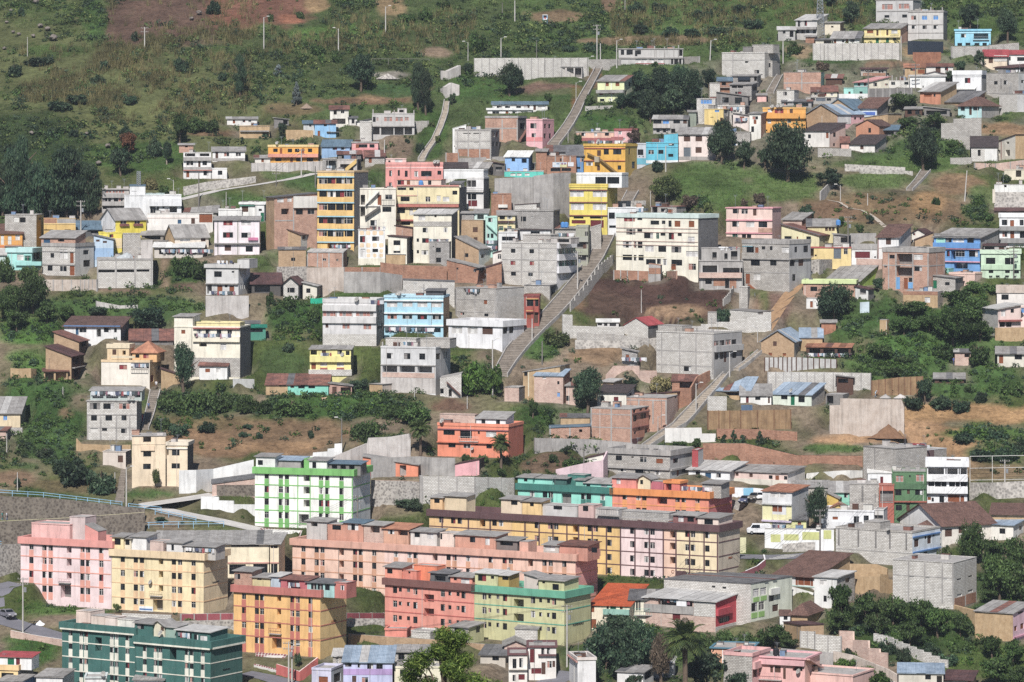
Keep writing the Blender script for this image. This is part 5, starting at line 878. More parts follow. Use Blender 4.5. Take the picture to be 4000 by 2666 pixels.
B('pale yellow house with long diagonal rusty roof',(124,470,582),705,598,'#f1e6b4','#d8cc9c',('l',96,'rust',.35),w(157,533,32,28,'d'),w(185,620,70,26,'d'),w(270,620,14,26,'D'),w(372,620,44,28,'d'),col([322],560,700,'#e6d8a0',.2),d=8)
B('yellow row house with grey and rust roof behind the diagonal roof',(362,634,642),605,512,'#e8d89c',None,('b',64,'gr'),w([535,568,602],[538],26,34,'d2'),tk(645,'glb',-.8),d=6)
B('grey roofed shed behind the pale yellow house',(136,310,402),485,452,'brp','bro',('b',64,'gr'),d=6)
B('yellow wall house with grey garage door and red edge',(384,764,770),815,705,'#f3d68c',None,('f',.2,.1,'#b84a44'),w(402,752,34,88,'o'),w(637,758,66,100,'G'),w(712,740,38,58),w(437,780,18,16,'d'),d=5)
B('white garage with wide maroon door',(768,1000,1006),812,678,'#f0efec',None,('f',1.2,.08,'con'),w(870,775,146,58,'M'),w(985,797,18,14,'d'),d=5)
W('stained grey yard wall behind the white garage',[(752,690,578),(995,690,574)],'con')
B('white house with large clay tiled hip roof and red corner',(1006,1200,1312),815,612,'#f2f0ee','#d6d2d0',('b',114,'til',.45),w(1107,652,48,58,'d2'),col([1012],620,812,'#8a3c34',.2),b(1006,1200,712,717,.05,'#c8b0a0','trim'),d=9)
B('little white gabled house beyond the tiled hip roof',(1320,1440,1502),625,575,'#eee8dc','#d8c8b8',('gy',36,'rud',.3),w(1340,585,20,22),d=6)
B('brick adobe house with dark rising roof left of the blue house',(1348,1514,1522),692,572,'bra',None,('r',66,'rud',.2),w(1470,620,50,26,'D'),d=6)
B('three storey red brick house with central open balconies',(1052,1476,1626),1105,712,'brk','brk',('f',1.0,.1,'con'),w(1140,798,44,34),w(1378,797,80,54,'c'),w(1077,887,26,22),w(1377,902,76,50),w(1255,818,146,104,'o'),w(1255,935,150,80,'o'),col([1108,1175,1330,1470],765,1100),col([1550,1618],765,1000),b(1054,1474,872,882,.04,'con','beam'),b(1480,1622,872,882,.04,'con','beam'),b(1178,1212,985,1095,.04,'#5fa6e0','painted_front'),w(1265,1040,36,100,'D'),b(1288,1330,1030,1095,.04,'#5fa6e0','painted_front'),w(1310,1008,34,40,'d'),rail(1182,1216,830,872,.4),d=9)
B('strong blue three storey house with pink ledges and grey roof',(1524,1950,2118),908,618,'#5ea4e4','blg',('b',80,'gr',.4),w(1658,643,58,46),w(1748,643,112,46,'c'),w(1860,643,60,46,'d'),b(1545,1628,614,668,.05,'#a4e4cc','panel'),b(1522,1952,668,716,.5,'#4f96dc','balcony'),*[b(1522,1952,y,y+9,.4,'#e8a0b4','ledge') for y in (717,836)],w(1765,765,90,58),w(1885,765,82,56),w(1700,780,40,80,'o'),w(1770,878,134,50,'o'),w(1655,770,30,50),b(1530,1940,582,600,.3,'gr','lower_eave'),d=10)
B('white and grey balcony house with brown doors at the right edge',(2125,2400,2404),705,395,'#f2f2f2',None,('f',.9,.2,'#f6f6f6'),w(2172,478,48,52),w(2243,498,36,92,'D'),w(2328,478,36,52),w(2172,587,46,52),w(2243,605,36,92,'D'),w(2340,590,50,60),b(2125,2400,512,552,.7,'#9a9896','balcony'),b(2125,2400,622,666,.7,'#9a9896','balcony'),d=7)
B('ruined white house with roofless top at the right edge',(2078,2400,2404),345,128,'#efeee9',None,('f',.05),w(2180,142,24,22,'o'),b(2078,2400,198,345,.04,'stw','stone_base'),b(2062,2085,172,300,.2,'#e8dcc8','buttress'),d=6,name='ruin',cat='ruin')
B('brick wing with rusty roof above the white balcony house',(2092,2400,2404),400,372,'cod',None,('b',64,'rud',.4),d=7)
B('crumbling cream house at the far right edge',(2170,2400,2404),90,-10,'#e8dcc0',None,('f',.1),w(2300,30,50,60,'o'),d=5,name='ruin',cat='ruin')
B('mint green house with ornamented bands and dark windows',(1956,2318,2326),990,728,'#d0eaca',None,('f',.9,.25,'#d6eed0'),w(2045,830,86,60,'d'),w(2215,832,82,60,'d'),w([2050,2200,2280],[930],46,28,'d'),w([2045,2110,2195,2270],[975],34,18),b(1956,2318,866,912,.25,'#c6e4c0','band'),dc([1975,2040,2100,2180,2250,2300],[890],11,'#f0faec'),dc([1985,2040,2090,2160,2220,2290],[760],11,'#f0faec'),U(1982,2188,690,'con',('b',14,'rud',.3),w(2035,708,90,34,'o'),w(2145,708,50,34,'d2'),off=1,dep=4),d=8)
B('pale block house with sloping grey roof and green doorway',(1352,1720,1792),1110,988,'blk','cod',('l',36,'gr',.3),w(1523,1048,56,78,'n'),w(1648,1040,42,28,'d'),d=6)
B('roofless pink house behind the sloping grey roof',(1662,1900,1992),1020,938,'#f3cdbc','#e2c0b4',('f',.4,.05),U(1540,1660,905,'#8cd8c8',('f',.1),off=4,dep=3),d=6)
B('lime sided hall with broad grey sheet roof',(520,838,1002),1065,1020,'con','#b8dc50',('b',146,'gr',.3),d=13,name='hall',cat='hall')
B('brick house with lime ornament parapet in front of the grey roof',(322,800,820),1172,1006,'brk',None,('f',.85,.3,'#dcecA4'.lower()),w([420,520,690],[1090],60,40,'d'),col([340],1060,1160,'#e8e4dc',.1),d=6)
B('white painted annex with narrow door below the lime parapet',(352,478,492),1268,1172,'#eeece8',None,('f',.05),w(398,1228,24,60,'D'),d=4)
W('long brick and concrete parapet above the lime sided hall',[(630,905,800),(1046,905,816)],'brp',cap='con')
B('roofless tan adobe ruin with crossed window',(1240,1558,1612),1260,1112,'ado','cop',('f',.05),w(1463,1190,50,52,'c'),b(1240,1558,1112,1145,.03,'bro','brick_panel'),d=6,name='ruin',cat='ruin')
B('white plank shack with rusty roof beside the dark tree',(802,920,972),1195,1092,'#e4e2de','cod',('l',24,'rud',.3),w(870,1115,60,50,'o'),d=4,name='shack',cat='shack')
W('pale blue sheet fence panel below the plank shack',[(845,1310,1210),(930,1305,1205)],'#cfe0ea',th=.08,name='fence',cat='fence')
B('cream house with weathered parapet at the right edge above the trees',(2102,2400,2404),1262,1062,'#f0e8e0',None,('f',1.5,.2,'cop'),w(2175,1165,64,52,'d'),d=7)
B('white block house with pinkish side and pale sheet roof',(1968,2112,2322),1520,1272,'blw','#ecd2c8',('b',40,'lgr',.5),w(2005,1302,50,48,'c'),w(2160,1310,40,62,'c'),w(2245,1285,30,50),b(2116,2322,1372,1388,.8,'#a04a40','balcony'),w([2150,2210],[1415],50,44,'d'),d=8)
B('pinkish house with blue curtains cut by the right edge',(2322,2420,2424),1440,1250,'#f0d4ca',None,('f',.2),w(2345,1285,60,50,'B'),d=6)
W('tan adobe yard wall at the right edge',[(2085,1560,1445),(2400,1560,1440)],'ado',th=.5)
B('tan gabled adobe house with blue grey patched roof',(-62,240,352),1715,1568,'bra','#b8b0a4',('gy',98,'blm',.4),w(65,1592,32,44,'d2'),w([240+60],[1612],30,36,'d2'),w([20,150],[1690],30,26,'D'),d=13,w=13)
B('shed with patched metal roof beside the gabled adobe house',(296,500,506),1578,1534,'ado',None,('b',84,'blm',.3),d=6,name='shed',cat='shed')
B('lone tan adobe pillar among the bushes',(1026,1092,1112),1512,1368,'ado',None,('f',.05),d=2,name='ruin',cat='ruin')
B('plank shelter crowded with laundry and junk',(350,760,782),1715,1625,'woodd',None,('b',34,'rtm',.3),w(430,1670,100,60,'o'),w(560,1670,100,60,'o'),w(690,1670,100,60,'o'),lau(360,560,1678,12),lau(580,770,1678,11),d=5,name='shelter',cat='shelter')
W('fence of patched corrugated sheets on poles',[(-30,1845,1718),(260,1842,1715),(630,1815,1735)],'lgr',th=.06,pil=7,name='fence',cat='fence')
T(1,2)
B('lemon yellow two storey house on a block base with junk on the roof',(495,872,896),322,76,'#f3e992','#8a8470',('b',32,'gr',.3),w(530,106,56,44,'o'),w(625,106,40,40,'d2'),w(770,102,44,40),w(842,110,36,40,'d'),b(495,872,138,192,.6,'#f4ea90','balcony'),w(530,232,40,54,'D'),w(622,213,68,42,'c'),w(773,216,68,42,'c'),b(590,656,246,260,.2,'#b05040','window_box'),b(740,808,246,260,.2,'#b05040','window_box'),b(484,880,262,318,.25,'blw','block_plinth'),lau(590,700,108,4,.3),ds(795,126,.5),d=7)
B('turquoise cottage with adobe end and long rusty roof',(90,664,682),494,402,[(290,'ado'),(664,'#86e2ca')],'cod',('b',98,'rust',.3),w(335,416,36,32,'d2'),w(418,416,62,40,'d'),w(510,416,62,40,'d'),col([294],410,490,'#4a9a80',.1),d=8)
B('pink and grey shack right of the turquoise cottage',(672,880,886),496,412,'#c89a88',None,('l',26,'gr',.3),w(825,455,90,60,'o'),w(720,450,40,60,'d2'),d=4,name='shack',cat='shack')
B('grey house with three square windows over an open brick veranda',(1146,1650,1786),482,55,'#d9d8d8','#bdbbba',('f',.35,.05),w([1230,1388,1525],[145],56,54),w(1672,145,40,56,'d'),w(1228,264,136,62,'o'),w(1390,264,144,62,'o'),w(1550,264,130,62,'o'),b(1160,1640,296,342,.06,'brp','brick_parapet'),col([1150,1306,1468,1640],230,345,'cow',.25),b(1146,1650,222,232,.2,'con','floor_slab'),w([1728,1748],[140],10,70,'o'),b(1146,1650,345,482,.03,'cow','plinth'),U(1190,1470,-20,'blw',('f',.1),off=4,dep=3),U(1510,1780,-25,'blk',('f',.1),off=3,dep=4),lau(1340,1430,14,5,-1),stub([1160,1300,1480,1640],1.2),d=9)
B('whitewashed block stair house with dark doorways right of the veranda house',(1690,1886,1902),520,300,'blw','cod',('r',40,'con',.03),w([1686+20],[460],36,50,'o'),w(1785,478,28,72,'o'),dg(1752,370,1880,490,12,.8,'rust'),d=6)
B('tan adobe hut with patched roof in the grass',(1042,1160,1266),482,396,'ado','cop',('f',.08,.15,'gr'),d=4,name='hut',cat='hut')
B('salmon orange two storey house with white roof room and railing',(1668,2318,2455),1075,765,'#f98c62','#d87050',('f',.6,.08,'#fa9068'),w(1775,852,108,54),w(1930,868,110,80),w(2045,850,20,26,'d'),w(2160,860,90,50,'c'),w(1800,970,64,46,'d'),w(1938,973,66,50),w(2140,970,50,46,'d'),w(2030,958,26,12,'d'),b(1666,2320,820,830,.2,'#8a4a58','ledge'),b(1666,2320,938,948,.45,'#e87850','floor_slab'),rail(1872,2048,886,930,.6,'frame'),U(2022,2292,716,'#f2f2f2',('b',62,'gr'),w(2088,743,36,42),w(2222,745,36,42),off=.3,dep=5),U(1688,2012,684,'brp',('f',.1),off=3,dep=2),ds(1715,748,.6),ds(1996,998,.4),d=9)
B('orange single storey house with slanting grey roof',(980,1488,1512),1244,1140,'#f58e62',None,('l',76,'gr',.3),w(1060,1162,44,42,'c'),w(1215,1164,42,46),w(1350,1188,56,112,'o'),b(1042,1080,1186,1240,.04,'#a85050','panel'),b(1194,1236,1190,1240,.04,'#a85050','panel'),d=6)
B('small windowless pink shed with rising roof',(1828,2050,2096),1246,1092,'#f4aeb4','#4a4440',('r',46,'rud',.1),w(1963,1128,32,22,'c'),d=5,name='shed',cat='shed')
GR='#78c460'
APT('white apartment block with lime green frame and side wall blank',(-10,888,1050),1732,1180,'#fdfdf4','#e2e6ea',GR,GR,[98,228,284,597,655,785],[1258,1385,1500,1622],36,56,[1338,1455,1572,1690],w([465],[1268,1385,1505],56,66,'o'),w(440,1660,90,110,'o'),b(380,388,1240,1732,.06,GR,'frame_strip'),b(494,502,1240,1732,.06,GR,'frame_strip'),b(880,888,1245,1732,.06,GR,'frame_strip'),w(970,1462,24,16,'d'),U(0,175,1082,'#eeeeea',('b',16,'gr'),w(40,1140,46,46,'d'),off=.4),U(180,410,1110,'con',('b',34,'blm'),off=2,dep=4),U(488,650,1105,'#f2f2ec',('b',18,'gr'),w(535,1150,36,56,'d'),off=.6),U(440,600,1092,GR,('f',.1),off=2.5,dep=3),U(660,960,1130,'cod',('b',18,'bld'),w([720,800,880],[1160],50,40,'o'),off=1.5),d=10)  # grey-white end wall has its shade put into the colour
W('sloping grey wall climbing behind the orange house',[(660,1150,1080),(870,1120,1000),(1020,1080,940),(1030,1080,890),(1235,1075,880),(1420,1060,848)],'cow',th=.35)
W('stepped white wall behind the lime framed block',[(315,1120,1075),(520,1110,1055),(525,1110,1025),(655,1100,1015),(660,1100,990),(720,1090,985),(722,1090,945),(790,1085,940)],'#f4f4f2',th=.3)
W('grey yard wall left of the tall palm',[(1060,1265,1075),(1500,1230,1060),(1600,1240,1070),(1830,1240,1075)],'con',th=.3)
W('stone retaining wall under the orange single storey house',[(1055,1510,1278),(1350,1515,1285),(1650,1520,1300)],'stn',th=.6,cap='brk')
W('long pale block wall right of the stone retaining wall',[(1500,1300,1235),(1510,1500,1240),(2010,1500,1250),(2370,1490,1258)],'blw',th=.4,pil=3)
T(2,2)
B('tall white block building with dark upper balcony by the second stairway',(1326,1850,2112),312,-78,'blw','#a9a6a4',('f',.3),w(1612,266,66,46),col([1375,1540,1690,1842],-60,305),b(1328,1848,100,110,.03,'con','beam'),b(1328,1848,232,242,.03,'con','beam'),w([1880,1930,1985,2040],[22],46,46),b(1855,2108,48,102,.6,'#bab7b4','balcony'),w([1880,1925],[142],34,64,'d'),w(1960,158,26,100,'d2'),w(2040,142,40,64,'d'),U(1340,1560,-130,'blk',('f',.05),off=1,dep=4),stub([1690,1840,1500],1.2),d=11)
B('brick house with blue metal roof left of the dark tree',(204,470,532),590,322,'brp','bro',('b',62,'blm',.25),w(295,336,32,32,'c'),w(427,495,26,42,'B'),w(427,385,20,30,'d'),d=6)
B('tan house with rising dark roof edge behind the blue metal roof',(102,440,530),525,232,'ado','ado',('r',58,'gr',.2),w(125,300,30,54,'d'),col([152],280,515,'#e8dcc0',.25),d=7)
B('small brick house right of the blue metal roof, half hidden by the tree',(496,584,592),590,412,'brp',None,('b',18,'gr'),w(512,526,32,46,'d'),d=5)
B('brick room at the foot of the long stairway',(-70,64,126),556,424,'brp','cod',('f',.1,.05,'con'),d=5)
B('white cottage with brown tiled roof and red door',(782,1050,1122),606,472,'#f5f0e2','#d8d4cc',('b',68,'tid',.5),w(957,552,40,72,'M'),w(828,530,32,42,'d'),w(1090,500,20,30),d=7)
B('long brick building stepping down beside the stairway',(1052,1420,1522),770,520,'brk','brp',('f',.08,.04,'con'),col([1165,1295,1415],540,765),b(1054,1418,545,553,.03,'con','beam'),w(1505,535,14,30,'d'),d=9)
B('tan perforated screen house above the long brick building',(1122,1516,1646),560,470,'ado','bro',('r',46,'rud',.15),w([1150,1180,1210,1240,1270],[512],18,14,'o'),d=8)
B('rusty roofed open shed beside the second stairway',(1470,1690,1700),440,368,'bro',None,('b',56,'rust',.3),w(1600,405,120,56,'o'),d=5,name='shed',cat='shed')
W('brick wall climbing beside the second stairway',[(1520,612,445),(1645,600,428),(1705,440,325),(1820,370,270)],'bro',th=.3)
B('brick cube house with salmon street side and dark window frames',(722,1100,1256),935,622,'brk','#d88e70',('f',.15,.04,'con'),col([728,912,1094],630,930),b(724,1098,796,806,.03,'con','beam'),b(724,1098,676,684,.03,'con','beam'),w(1126,648,28,34,'d2'),w(1185,642,26,32,'d2'),w(1235,640,28,32,'d2'),w(1130,715,34,62,'d'),w(1203,706,50,54,'d'),w(1130,850,20,26),w(1168,818,14,26),w(1235,870,30,90,'d'),b(1102,1254,666,674,.35,'#6a3a34','ledge'),b(1102,1254,796,804,.2,'#8a4a40','ledge'),b(1102,1220,900,960,.03,'#6a3434','plinth'),d=9)
B('low brick house with concrete post left of the brick cube',(346,718,722),900,782,'brk',None,('r',14,'bld',.15),col([350,532],785,898),w(630,826,28,26,'o'),d=6)
B('tan adobe hut behind the low brick house',(446,714,718),785,702,'ado',None,('b',8,'dgr',.2),d=5,name='hut',cat='hut')
W('long grey concrete wall below the brick cube',[(215,1035,892),(700,1040,902),(1100,1045,935)],'con',th=.4,pil=2)
B('grey block two storey house with overhanging upper floor',(876,1450,1652),1265,1004,'blk','#bcb9b6',('f',1.1,.3,'con'),w(980,1095,56,46,'d'),w(1203,1103,62,46),w(1353,1108,66,46,'D'),w(1105,1080,20,12,'d'),w(1505,1108,44,44,'d'),w(1010,1200,80,42),w(1177,1207,86,44),w(1333,1213,60,42),w(1585,1205,44,42,'d'),w(1523,1225,22,62,'D'),b(876,1452,1168,1188,.35,'con','floor_slab'),b(1454,1652,1176,1194,.35,'con','floor_slab'),stub([1090,1290,1440],.9),d=10)
B('concrete stair wing with red wall right of the overhanging house',(1654,1710,1756),1180,1000,'#b0272e','#cfcdca',('f',.1),d=5)
B('white hut with sloped top left of the overhanging house',(666,838,880),1128,1042,'#f5eee0','#e8c8cc',('r',42,'rud',.12),w(756,1088,46,32,'c'),d=5)
W('faded pink wall running down to the turquoise block',[(402,1260,1180),(580,1275,1140),(680,1285,1120),(838,1270,1095),(880,1260,1010)],'#e6c6cc',th=.3)
B('white cottage with wide pale sheet roof and blue door',(1622,2000,2146),1270,1192,'#f1f2f2','#d8d8d8',('b',80,'lgr',.5),w(1707,1226,42,42),w(1803,1242,52,52,'L'),w(1898,1238,42,40),d=9)
B('low pink row house with grey patched roof',(2012,2530,2690),1330,1216,'#f2d2c6','#e8e0d8',('b',62,'gr',.3),w(2067,1242,30,34,'d2'),w(2195,1247,30,34,'d2'),w([2375,2515],[1258],36,32,'d'),w(2435,1270,34,66,'D'),b(2012,2530,1280,1330,.04,'#e4dccc','plinth'),d=9)
W('weathered white wall with blue graffiti',[(1405,935,800),(1740,930,795),(1745,930,850),(1872,925,850)],'#ece8e2',th=.3,cap='bro')
W('huge weathered brick wall on the right',[(1752,1150,938),(2140,1165,940),(2620,1170,1050),(3220,1170,1055)],'bro',th=.5,cap='tid')
W('upper brick terrace wall with scrub on top',[(1880,900,806),(2280,900,812),(2620,920,835)],'bro',th=.4)
TQ,TL='#92ead6','#0f7a6e'
APT('turquoise apartment block with dark teal bands',(55,912,930),1660,1345,TQ,TQ,TL,TL,[185,303,357,655,705,832],[1440,1560],40,52,[1525],w(500,1480,90,120,'o'),U(54,190,1288,TQ,('b',30,'gr'),w(125,1310,32,36,'d'),off=.4),U(200,385,1290,TQ,('b',20,'gr'),off=1),U(390,500,1285,'#1c6058',('b',10,'gr'),off=.6),U(512,668,1245,TL,('f',.1),off=2.5,dep=3),U(585,665,1290,'#7cc8b4',('b',12,'gr'),off=.5),U(670,914,1312,TQ,('b',44,'gr'),w(700,1340,36,30,'d'),w(845,1345,60,46,'c'),off=.5),join='orange and salmon',d=11)
OR='#f69232'
APT('orange and salmon apartment block with orange parapet',(922,1806,2020),1680,1388,[(1040,'#f79276'),(1240,'#f7946e'),(1806,'#f89270')],'#ea7c7c',OR,'#f8a050',[1035,1160,1215,1520,1577,1703],[1466,1590],38,52,[1530],w(1380,1480,90,80,'o'),U(918,1140,1292,'#f49080',('b',40,'gr'),w(978,1325,38,54,'c'),off=.4,dep=5),U(1150,1270,1290,'#e8d8b0',('gy',34,'gr'),w(1190,1325,26,40,'d'),off=1.2),U(1395,1540,1300,'#e47060',('f',.5,.15,OR),w(1440,1360,50,60,'o'),off=.5),U(1255,1390,1308,'#c86070',('f',.05),off=1.5,dep=2),U(1748,1920,1310,'blk',('b',20,'gr'),off=1.5,dep=4),lau(1540,1820,1348,13,-.8),d=11)
B('open shed with blue metal roof above the dirt wall',(1890,2180,2246),505,458,'ado','ado',('b',124,'blm',.4),w(2030,490,200,30,'o'),d=9,name='shed',cat='shed')
W('pale block wall piece above the dirt bank',[(1796,655,505),(1972,655,510)],'blw',th=.3)
W('earth retaining wall with dark concrete posts',[(1800,815,640),(2100,815,640),(2560,812,630)],'earth',th=.5,pil=3)
W('blue sheet hung on the earth retaining wall',[(2105,700,588),(2208,698,586)],'#4a6a8c',th=.05,name='tarpaulin',cat='tarpaulin')
T(3,2)
B('white cottage with grey roof left of the blue metal roof',(-252,30,36),588,502,'#f2f0ea',None,('b',104,'gr',.3),w(-95,522,50,42,'d'),w(-190,540,26,80,'M'),w(10,540,18,60,'d2'),d=8)
B('pale mint cottage with blue metal roof and green door',(36,400,520),598,497,'#e6f0de','blk',('b',106,'blm',.3),w(150,522,56,46,'d'),w(225,548,38,88,'n'),w(310,537,56,56,'d'),ds(218,462,.5),d=8)
B('grey flat shed right of the mint cottage',(530,690,745),588,490,'cod',None,('f',.05,.2,'lgr'),w(570,545,60,80,'o'),d=5,name='shed',cat='shed')
W('long pale block wall below the bushes on the right',[(0,455,285),(430,455,285),(940,450,296)],'blw',th=.35,pil=6)
B('plank shack with sloping roof in front of the long block wall',(630,782,792),440,335,'woodd',None,('l',14,'gr',.3),w(690,365,90,44,'o'),d=4,name='shack',cat='shack')
W('big smooth pinkish concrete retaining wall',[(566,855,592),(662,855,590),(663,855,528),(1225,855,538),(1250,860,610)],'cop',th=.6)
W('tan earth wall with dark posts beyond the gravel piles',[(955,500,365),(1200,500,335),(1420,500,325)],'earth',th=.5,pil=4)
B('low plank shelter against the pinkish retaining wall',(560,700,712),830,772,'cod',None,('f',.05,.3,'gr'),w(650,805,80,50,'o'),d=3,name='shelter',cat='shelter')
B('pale block house rising behind the green house',(876,1172,1460),1345,988,'blk','blk',('f',.12,.05,'cod'),col([980],1000,1300,'cod',.2),d=9,w=8)
B('rooftop laundry room with dark rugs on the railing',(1180,1450,1640),1110,1002,'#d4dade','blg',('f',.1),w(1200,1070,28,50,'d'),w(1265,1075,26,70,'L'),w(1312,1080,46,50,'n'),b(1285,1385,1000,1045,.3,'#4a3444','rug'),lau(1150,1310,952,11,.5),b(1312,1440,945,1000,.4,'#b01c34','blanket'),b(1450,1515,1005,1080,.3,'#6a4a4c','rug'),lau(1380,1500,950,5,.6),d=7)
B('white house with three curved balconies',(1462,1830,1836),1500,1100,'#f4f4f6',None,('f',1.2,.35,'#f8f8fa'),w(1545,1200,150,58,'o'),w(1685,1200,108,58,'o'),w(1788,1200,80,58,'o'),w([1500,1560,1620,1690,1750,1800],[1312],56,54,'d'),b(1458,1834,1230,1290,.7,'#f8f8fa','balcony'),b(1458,1834,1340,1400,.7,'#f8f8fa','balcony'),col([1643,1765],1105,1400,'#e4e4e8',.15),w(1480,1450,30,28,'D'),w(1512,1460,20,36),w(1595,1455,42,64),w(1705,1448,112,64,'D'),w(1785,1450,34,60,'D'),d=8)
B('dark green three storey house with pinkish windows',(1140,1456,1462),1600,1200,'#4e7e4c',None,('f',.12,.05),w(1207,1268,72,58,'K'),w(1395,1258,72,60,'K'),w(1302,1243,16,18,'d'),w(1195,1392,60,56,'d'),w(1288,1386,26,42,'d2'),w(1383,1385,70,60),w(1200,1535,60,50,'d'),w(1288,1525,30,70,'d2'),b(1138,1458,1470,1482,.4,'#b0563e','ledge'),b(1140,1456,1308,1362,.2,'#467446','band'),d=8)
B('white upper room with white roof left of the dark green house',(916,1134,1140),1345,1215,'#f6f6f6',None,('b',34,'whr',.15),w(1045,1282,28,72,'M'),d=6)
B('terracotta balcony bay left of the dark green house',(1020,1158,1163),1620,1318,'#b85a40',None,('f',.2),w(1088,1425,126,108,'o'),rail(1030,1150,1440,1478,.1,'framed'),d=3)
B('pale block building with dark slots in front of the terracotta bay',(750,1016,1022),1600,1312,'blk',None,('f',.1,.05),col([868],1330,1480,'cod',.35),col([985],1400,1480,'cod',.2),d=7)
W('grey stone wall under the wire fence on the right',[(1850,1455,1300),(2100,1452,1300),(2400,1440,1285)],'stw',th=.4)
B('grey house with overhanging storey over a pale yellow ground floor',(-52,220,372),1770,1388,'#dedede','#c4c4c4',('b',62,'rtm',.3),w(60,1420,82,40,'c'),w(138,1423,56,40,'c'),b(-52,222,1495,1510,.4,'#d8d8d6','floor_slab'),w(85,1545,86,60,'D'),w(120,1715,90,44,'d'),b(-52,220,1652,1668,.4,'#d8c8e0','ledge'),b(-50,40,1515,1765,.03,'#f1eaae','painted_front'),b(168,218,1515,1765,.03,'#f1eaae','painted_front'),b(42,166,1600,1650,.03,'#f1eaae','painted_front'),lau(-30,160,1690,9),d=8)
B('low house with wide grey roof behind the overhanging grey house',(152,560,568),1400,1345,'#c8c0b4',None,('b',62,'gr',.3),d=7)
B('mint walled cottage with grey roof by the block building',(572,748,756),1452,1388,'#8cd8c0',None,('b',94,'gr',.4),w(715,1418,36,40),d=7)
B('small yellow hut with slanting roof under the dark tree',(540,646,672),1500,1444,'#d8b848',None,('l',50,'gr',.3),d=4,name='hut',cat='hut')
B('hut with rusty gable roof in front of the mint cottage',(552,738,748),1590,1548,'#d8b860',None,('gy',50,'rtm',.4),d=5,name='hut',cat='hut')
W('white roofless walls below the huge brick wall',[(350,1265,1215),(600,1262,1195),(750,1258,1188),(870,1255,1190)],'#f2f0ea',th=.3)
T(0,3)
SA,PE='#ef9a8e','#f9cc98'
APT('pale pink apartment block with salmon panels and a stair tower on the roof',(190,1020,1024),838,272,'#fcdede',None,SA,'#f6a48e',[288,408,465,757,808,930],[360,487,615,745],36,56,[445,573,697],w([635],[370,490,610],44,66,'o'),w(605,762,96,116,'o'),rail(545,655,640,676,.5,'#c89a90'),U(290,640,138,'#f6bcb4',('f',.2),off=1.5,dep=5),U(640,782,66,'#dcc4c0',('f',.1),off=2.5,dep=4),U(780,900,190,SA,('l',60,'gr',.05),off=1.2,dep=3),join='cream yellow',d=9)
APT('cream yellow apartment block with peach panels and name on its side',(1026,1870,2092),945,385,'#fce6b2','#fbe2b4','#f6d8aa',PE,[1127,1247,1303,1597,1653,1777],[475,607,735,862],37,56,[558,690,824],w([1478],[478,600,730],40,60,'o'),w(1450,882,92,116,'o'),rail(1384,1496,756,798,.5,'#c8a078'),tx(1982,672,14,'TUNGURAHUA','framed'),b(1280,1407,902,948,.1,'#f4f8fa','banner'),b(1284,1400,922,936,.12,'#3a76b8','banner_print'),U(1030,1135,272,'#f4e0a8',('b',22,'gr'),w(1080,318,56,60,'d'),off=.4),U(1138,1200,282,'#e8dcc0',('b',14,'gr'),w(1170,320,40,50,'d'),off=.8),U(1205,1345,262,'#f0eeec',('b',40,'gr'),off=1.2,dep=4),U(1378,1500,295,'#d8bcb0',('f',.1),off=.8),U(1530,1680,300,'#e4e2e0',('b',18,'gr'),w(1585,345,24,56,'d'),off=.8),U(1690,1980,322,'#c8c2ba',('b',22,'gr'),w(1740,360,70,50,'o'),w(1820,360,70,50,'o'),w(1900,360,60,50,'o'),off=.8),tk(1518,'#e0584c',3),lau(1690,1960,340,9,-.5),ds(1392,675,.5),d=9)
DG,CR='#15675f','#f2eedc'
APT('dark green apartment block with cream stripes, left half',(570,1240,1244),1690,1068,DG,None,DG,CR,[648,747,790,1027,1070,1170],[1165,1290,1420,1545],30,48,[1245,1382,1512],b(566,1244,1122,1136,.5,CR,'cornice'),w(905,1250,60,130,'o'),U(700,830,960,'#f2d8c8',('f',.1),off=3,dep=4),U(838,960,985,'#ecd4c4',('f',.05),off=.3,dep=3),U(965,1060,990,'#ecd8cc',('f',.1),off=.4,dep=3),U(1070,1235,1000,'#eae6da',('f',.1),off=1,dep=4),lm=CR,join='dark green apartment block with cream stripes, right',d=9)
APT('dark green apartment block with cream stripes, right half with blank end wall',(1246,1935,2226),1700,1192,DG,'#0d5a50',DG,CR,[1330,1430,1472,1715,1760,1862],[1312,1436,1560],30,48,[1392,1525],b(1242,1940,1255,1270,.5,CR,'cornice'),b(1936,2232,1250,1266,.5,CR,'cornice'),w(1590,1340,60,120,'o'),U(1240,1400,1080,DG,('b',34,'gr'),w(1290,1110,64,52),off=.2),U(1400,1510,1085,'#ece2c4',('gy',40,'gr'),w(1490,1110,30,56,'d2'),off=.6),U(1520,1615,1095,'#9ab8a8',('b',16,'gr'),off=.8),U(1620,1930,1112,DG,('b',22,'lgr'),w(1660,1150,60,56),w(1735,1160,50,50),w(1800,1165,40,50),w(1870,1170,66,50,'c'),off=.2,dep=5),lau(1630,1740,1135,5,-.1),tx(2080,1478,16,'PICHINCHA','black'),ds(1488,1155,.6),lm=CR,d=9)
B('small yellow house with white red roofed room on top, bottom left corner',(-40,165,306),1610,1412,'#f8d48e','blg',('f',.9,.2,'#f7cc8c'),w(70,1510,110,50,'d'),U(-30,290,1335,'#f4f4f2',('b',34,'rdr',.3),w(100,1380,60,60,'n'),w(165,1378,36,64,'M'),off=1,dep=4),d=8)
B('white hut with grey roof at the bottom edge',(332,574,682),1650,1522,'#f0efee','#b8c4cc',('b',46,'gr',.3),d=7)
B('blue roofed hut at the bottom left edge',(-30,200,322),1660,1565,'#5a94cc','#6a9cd0',('b',40,'gr',.2),d=6)
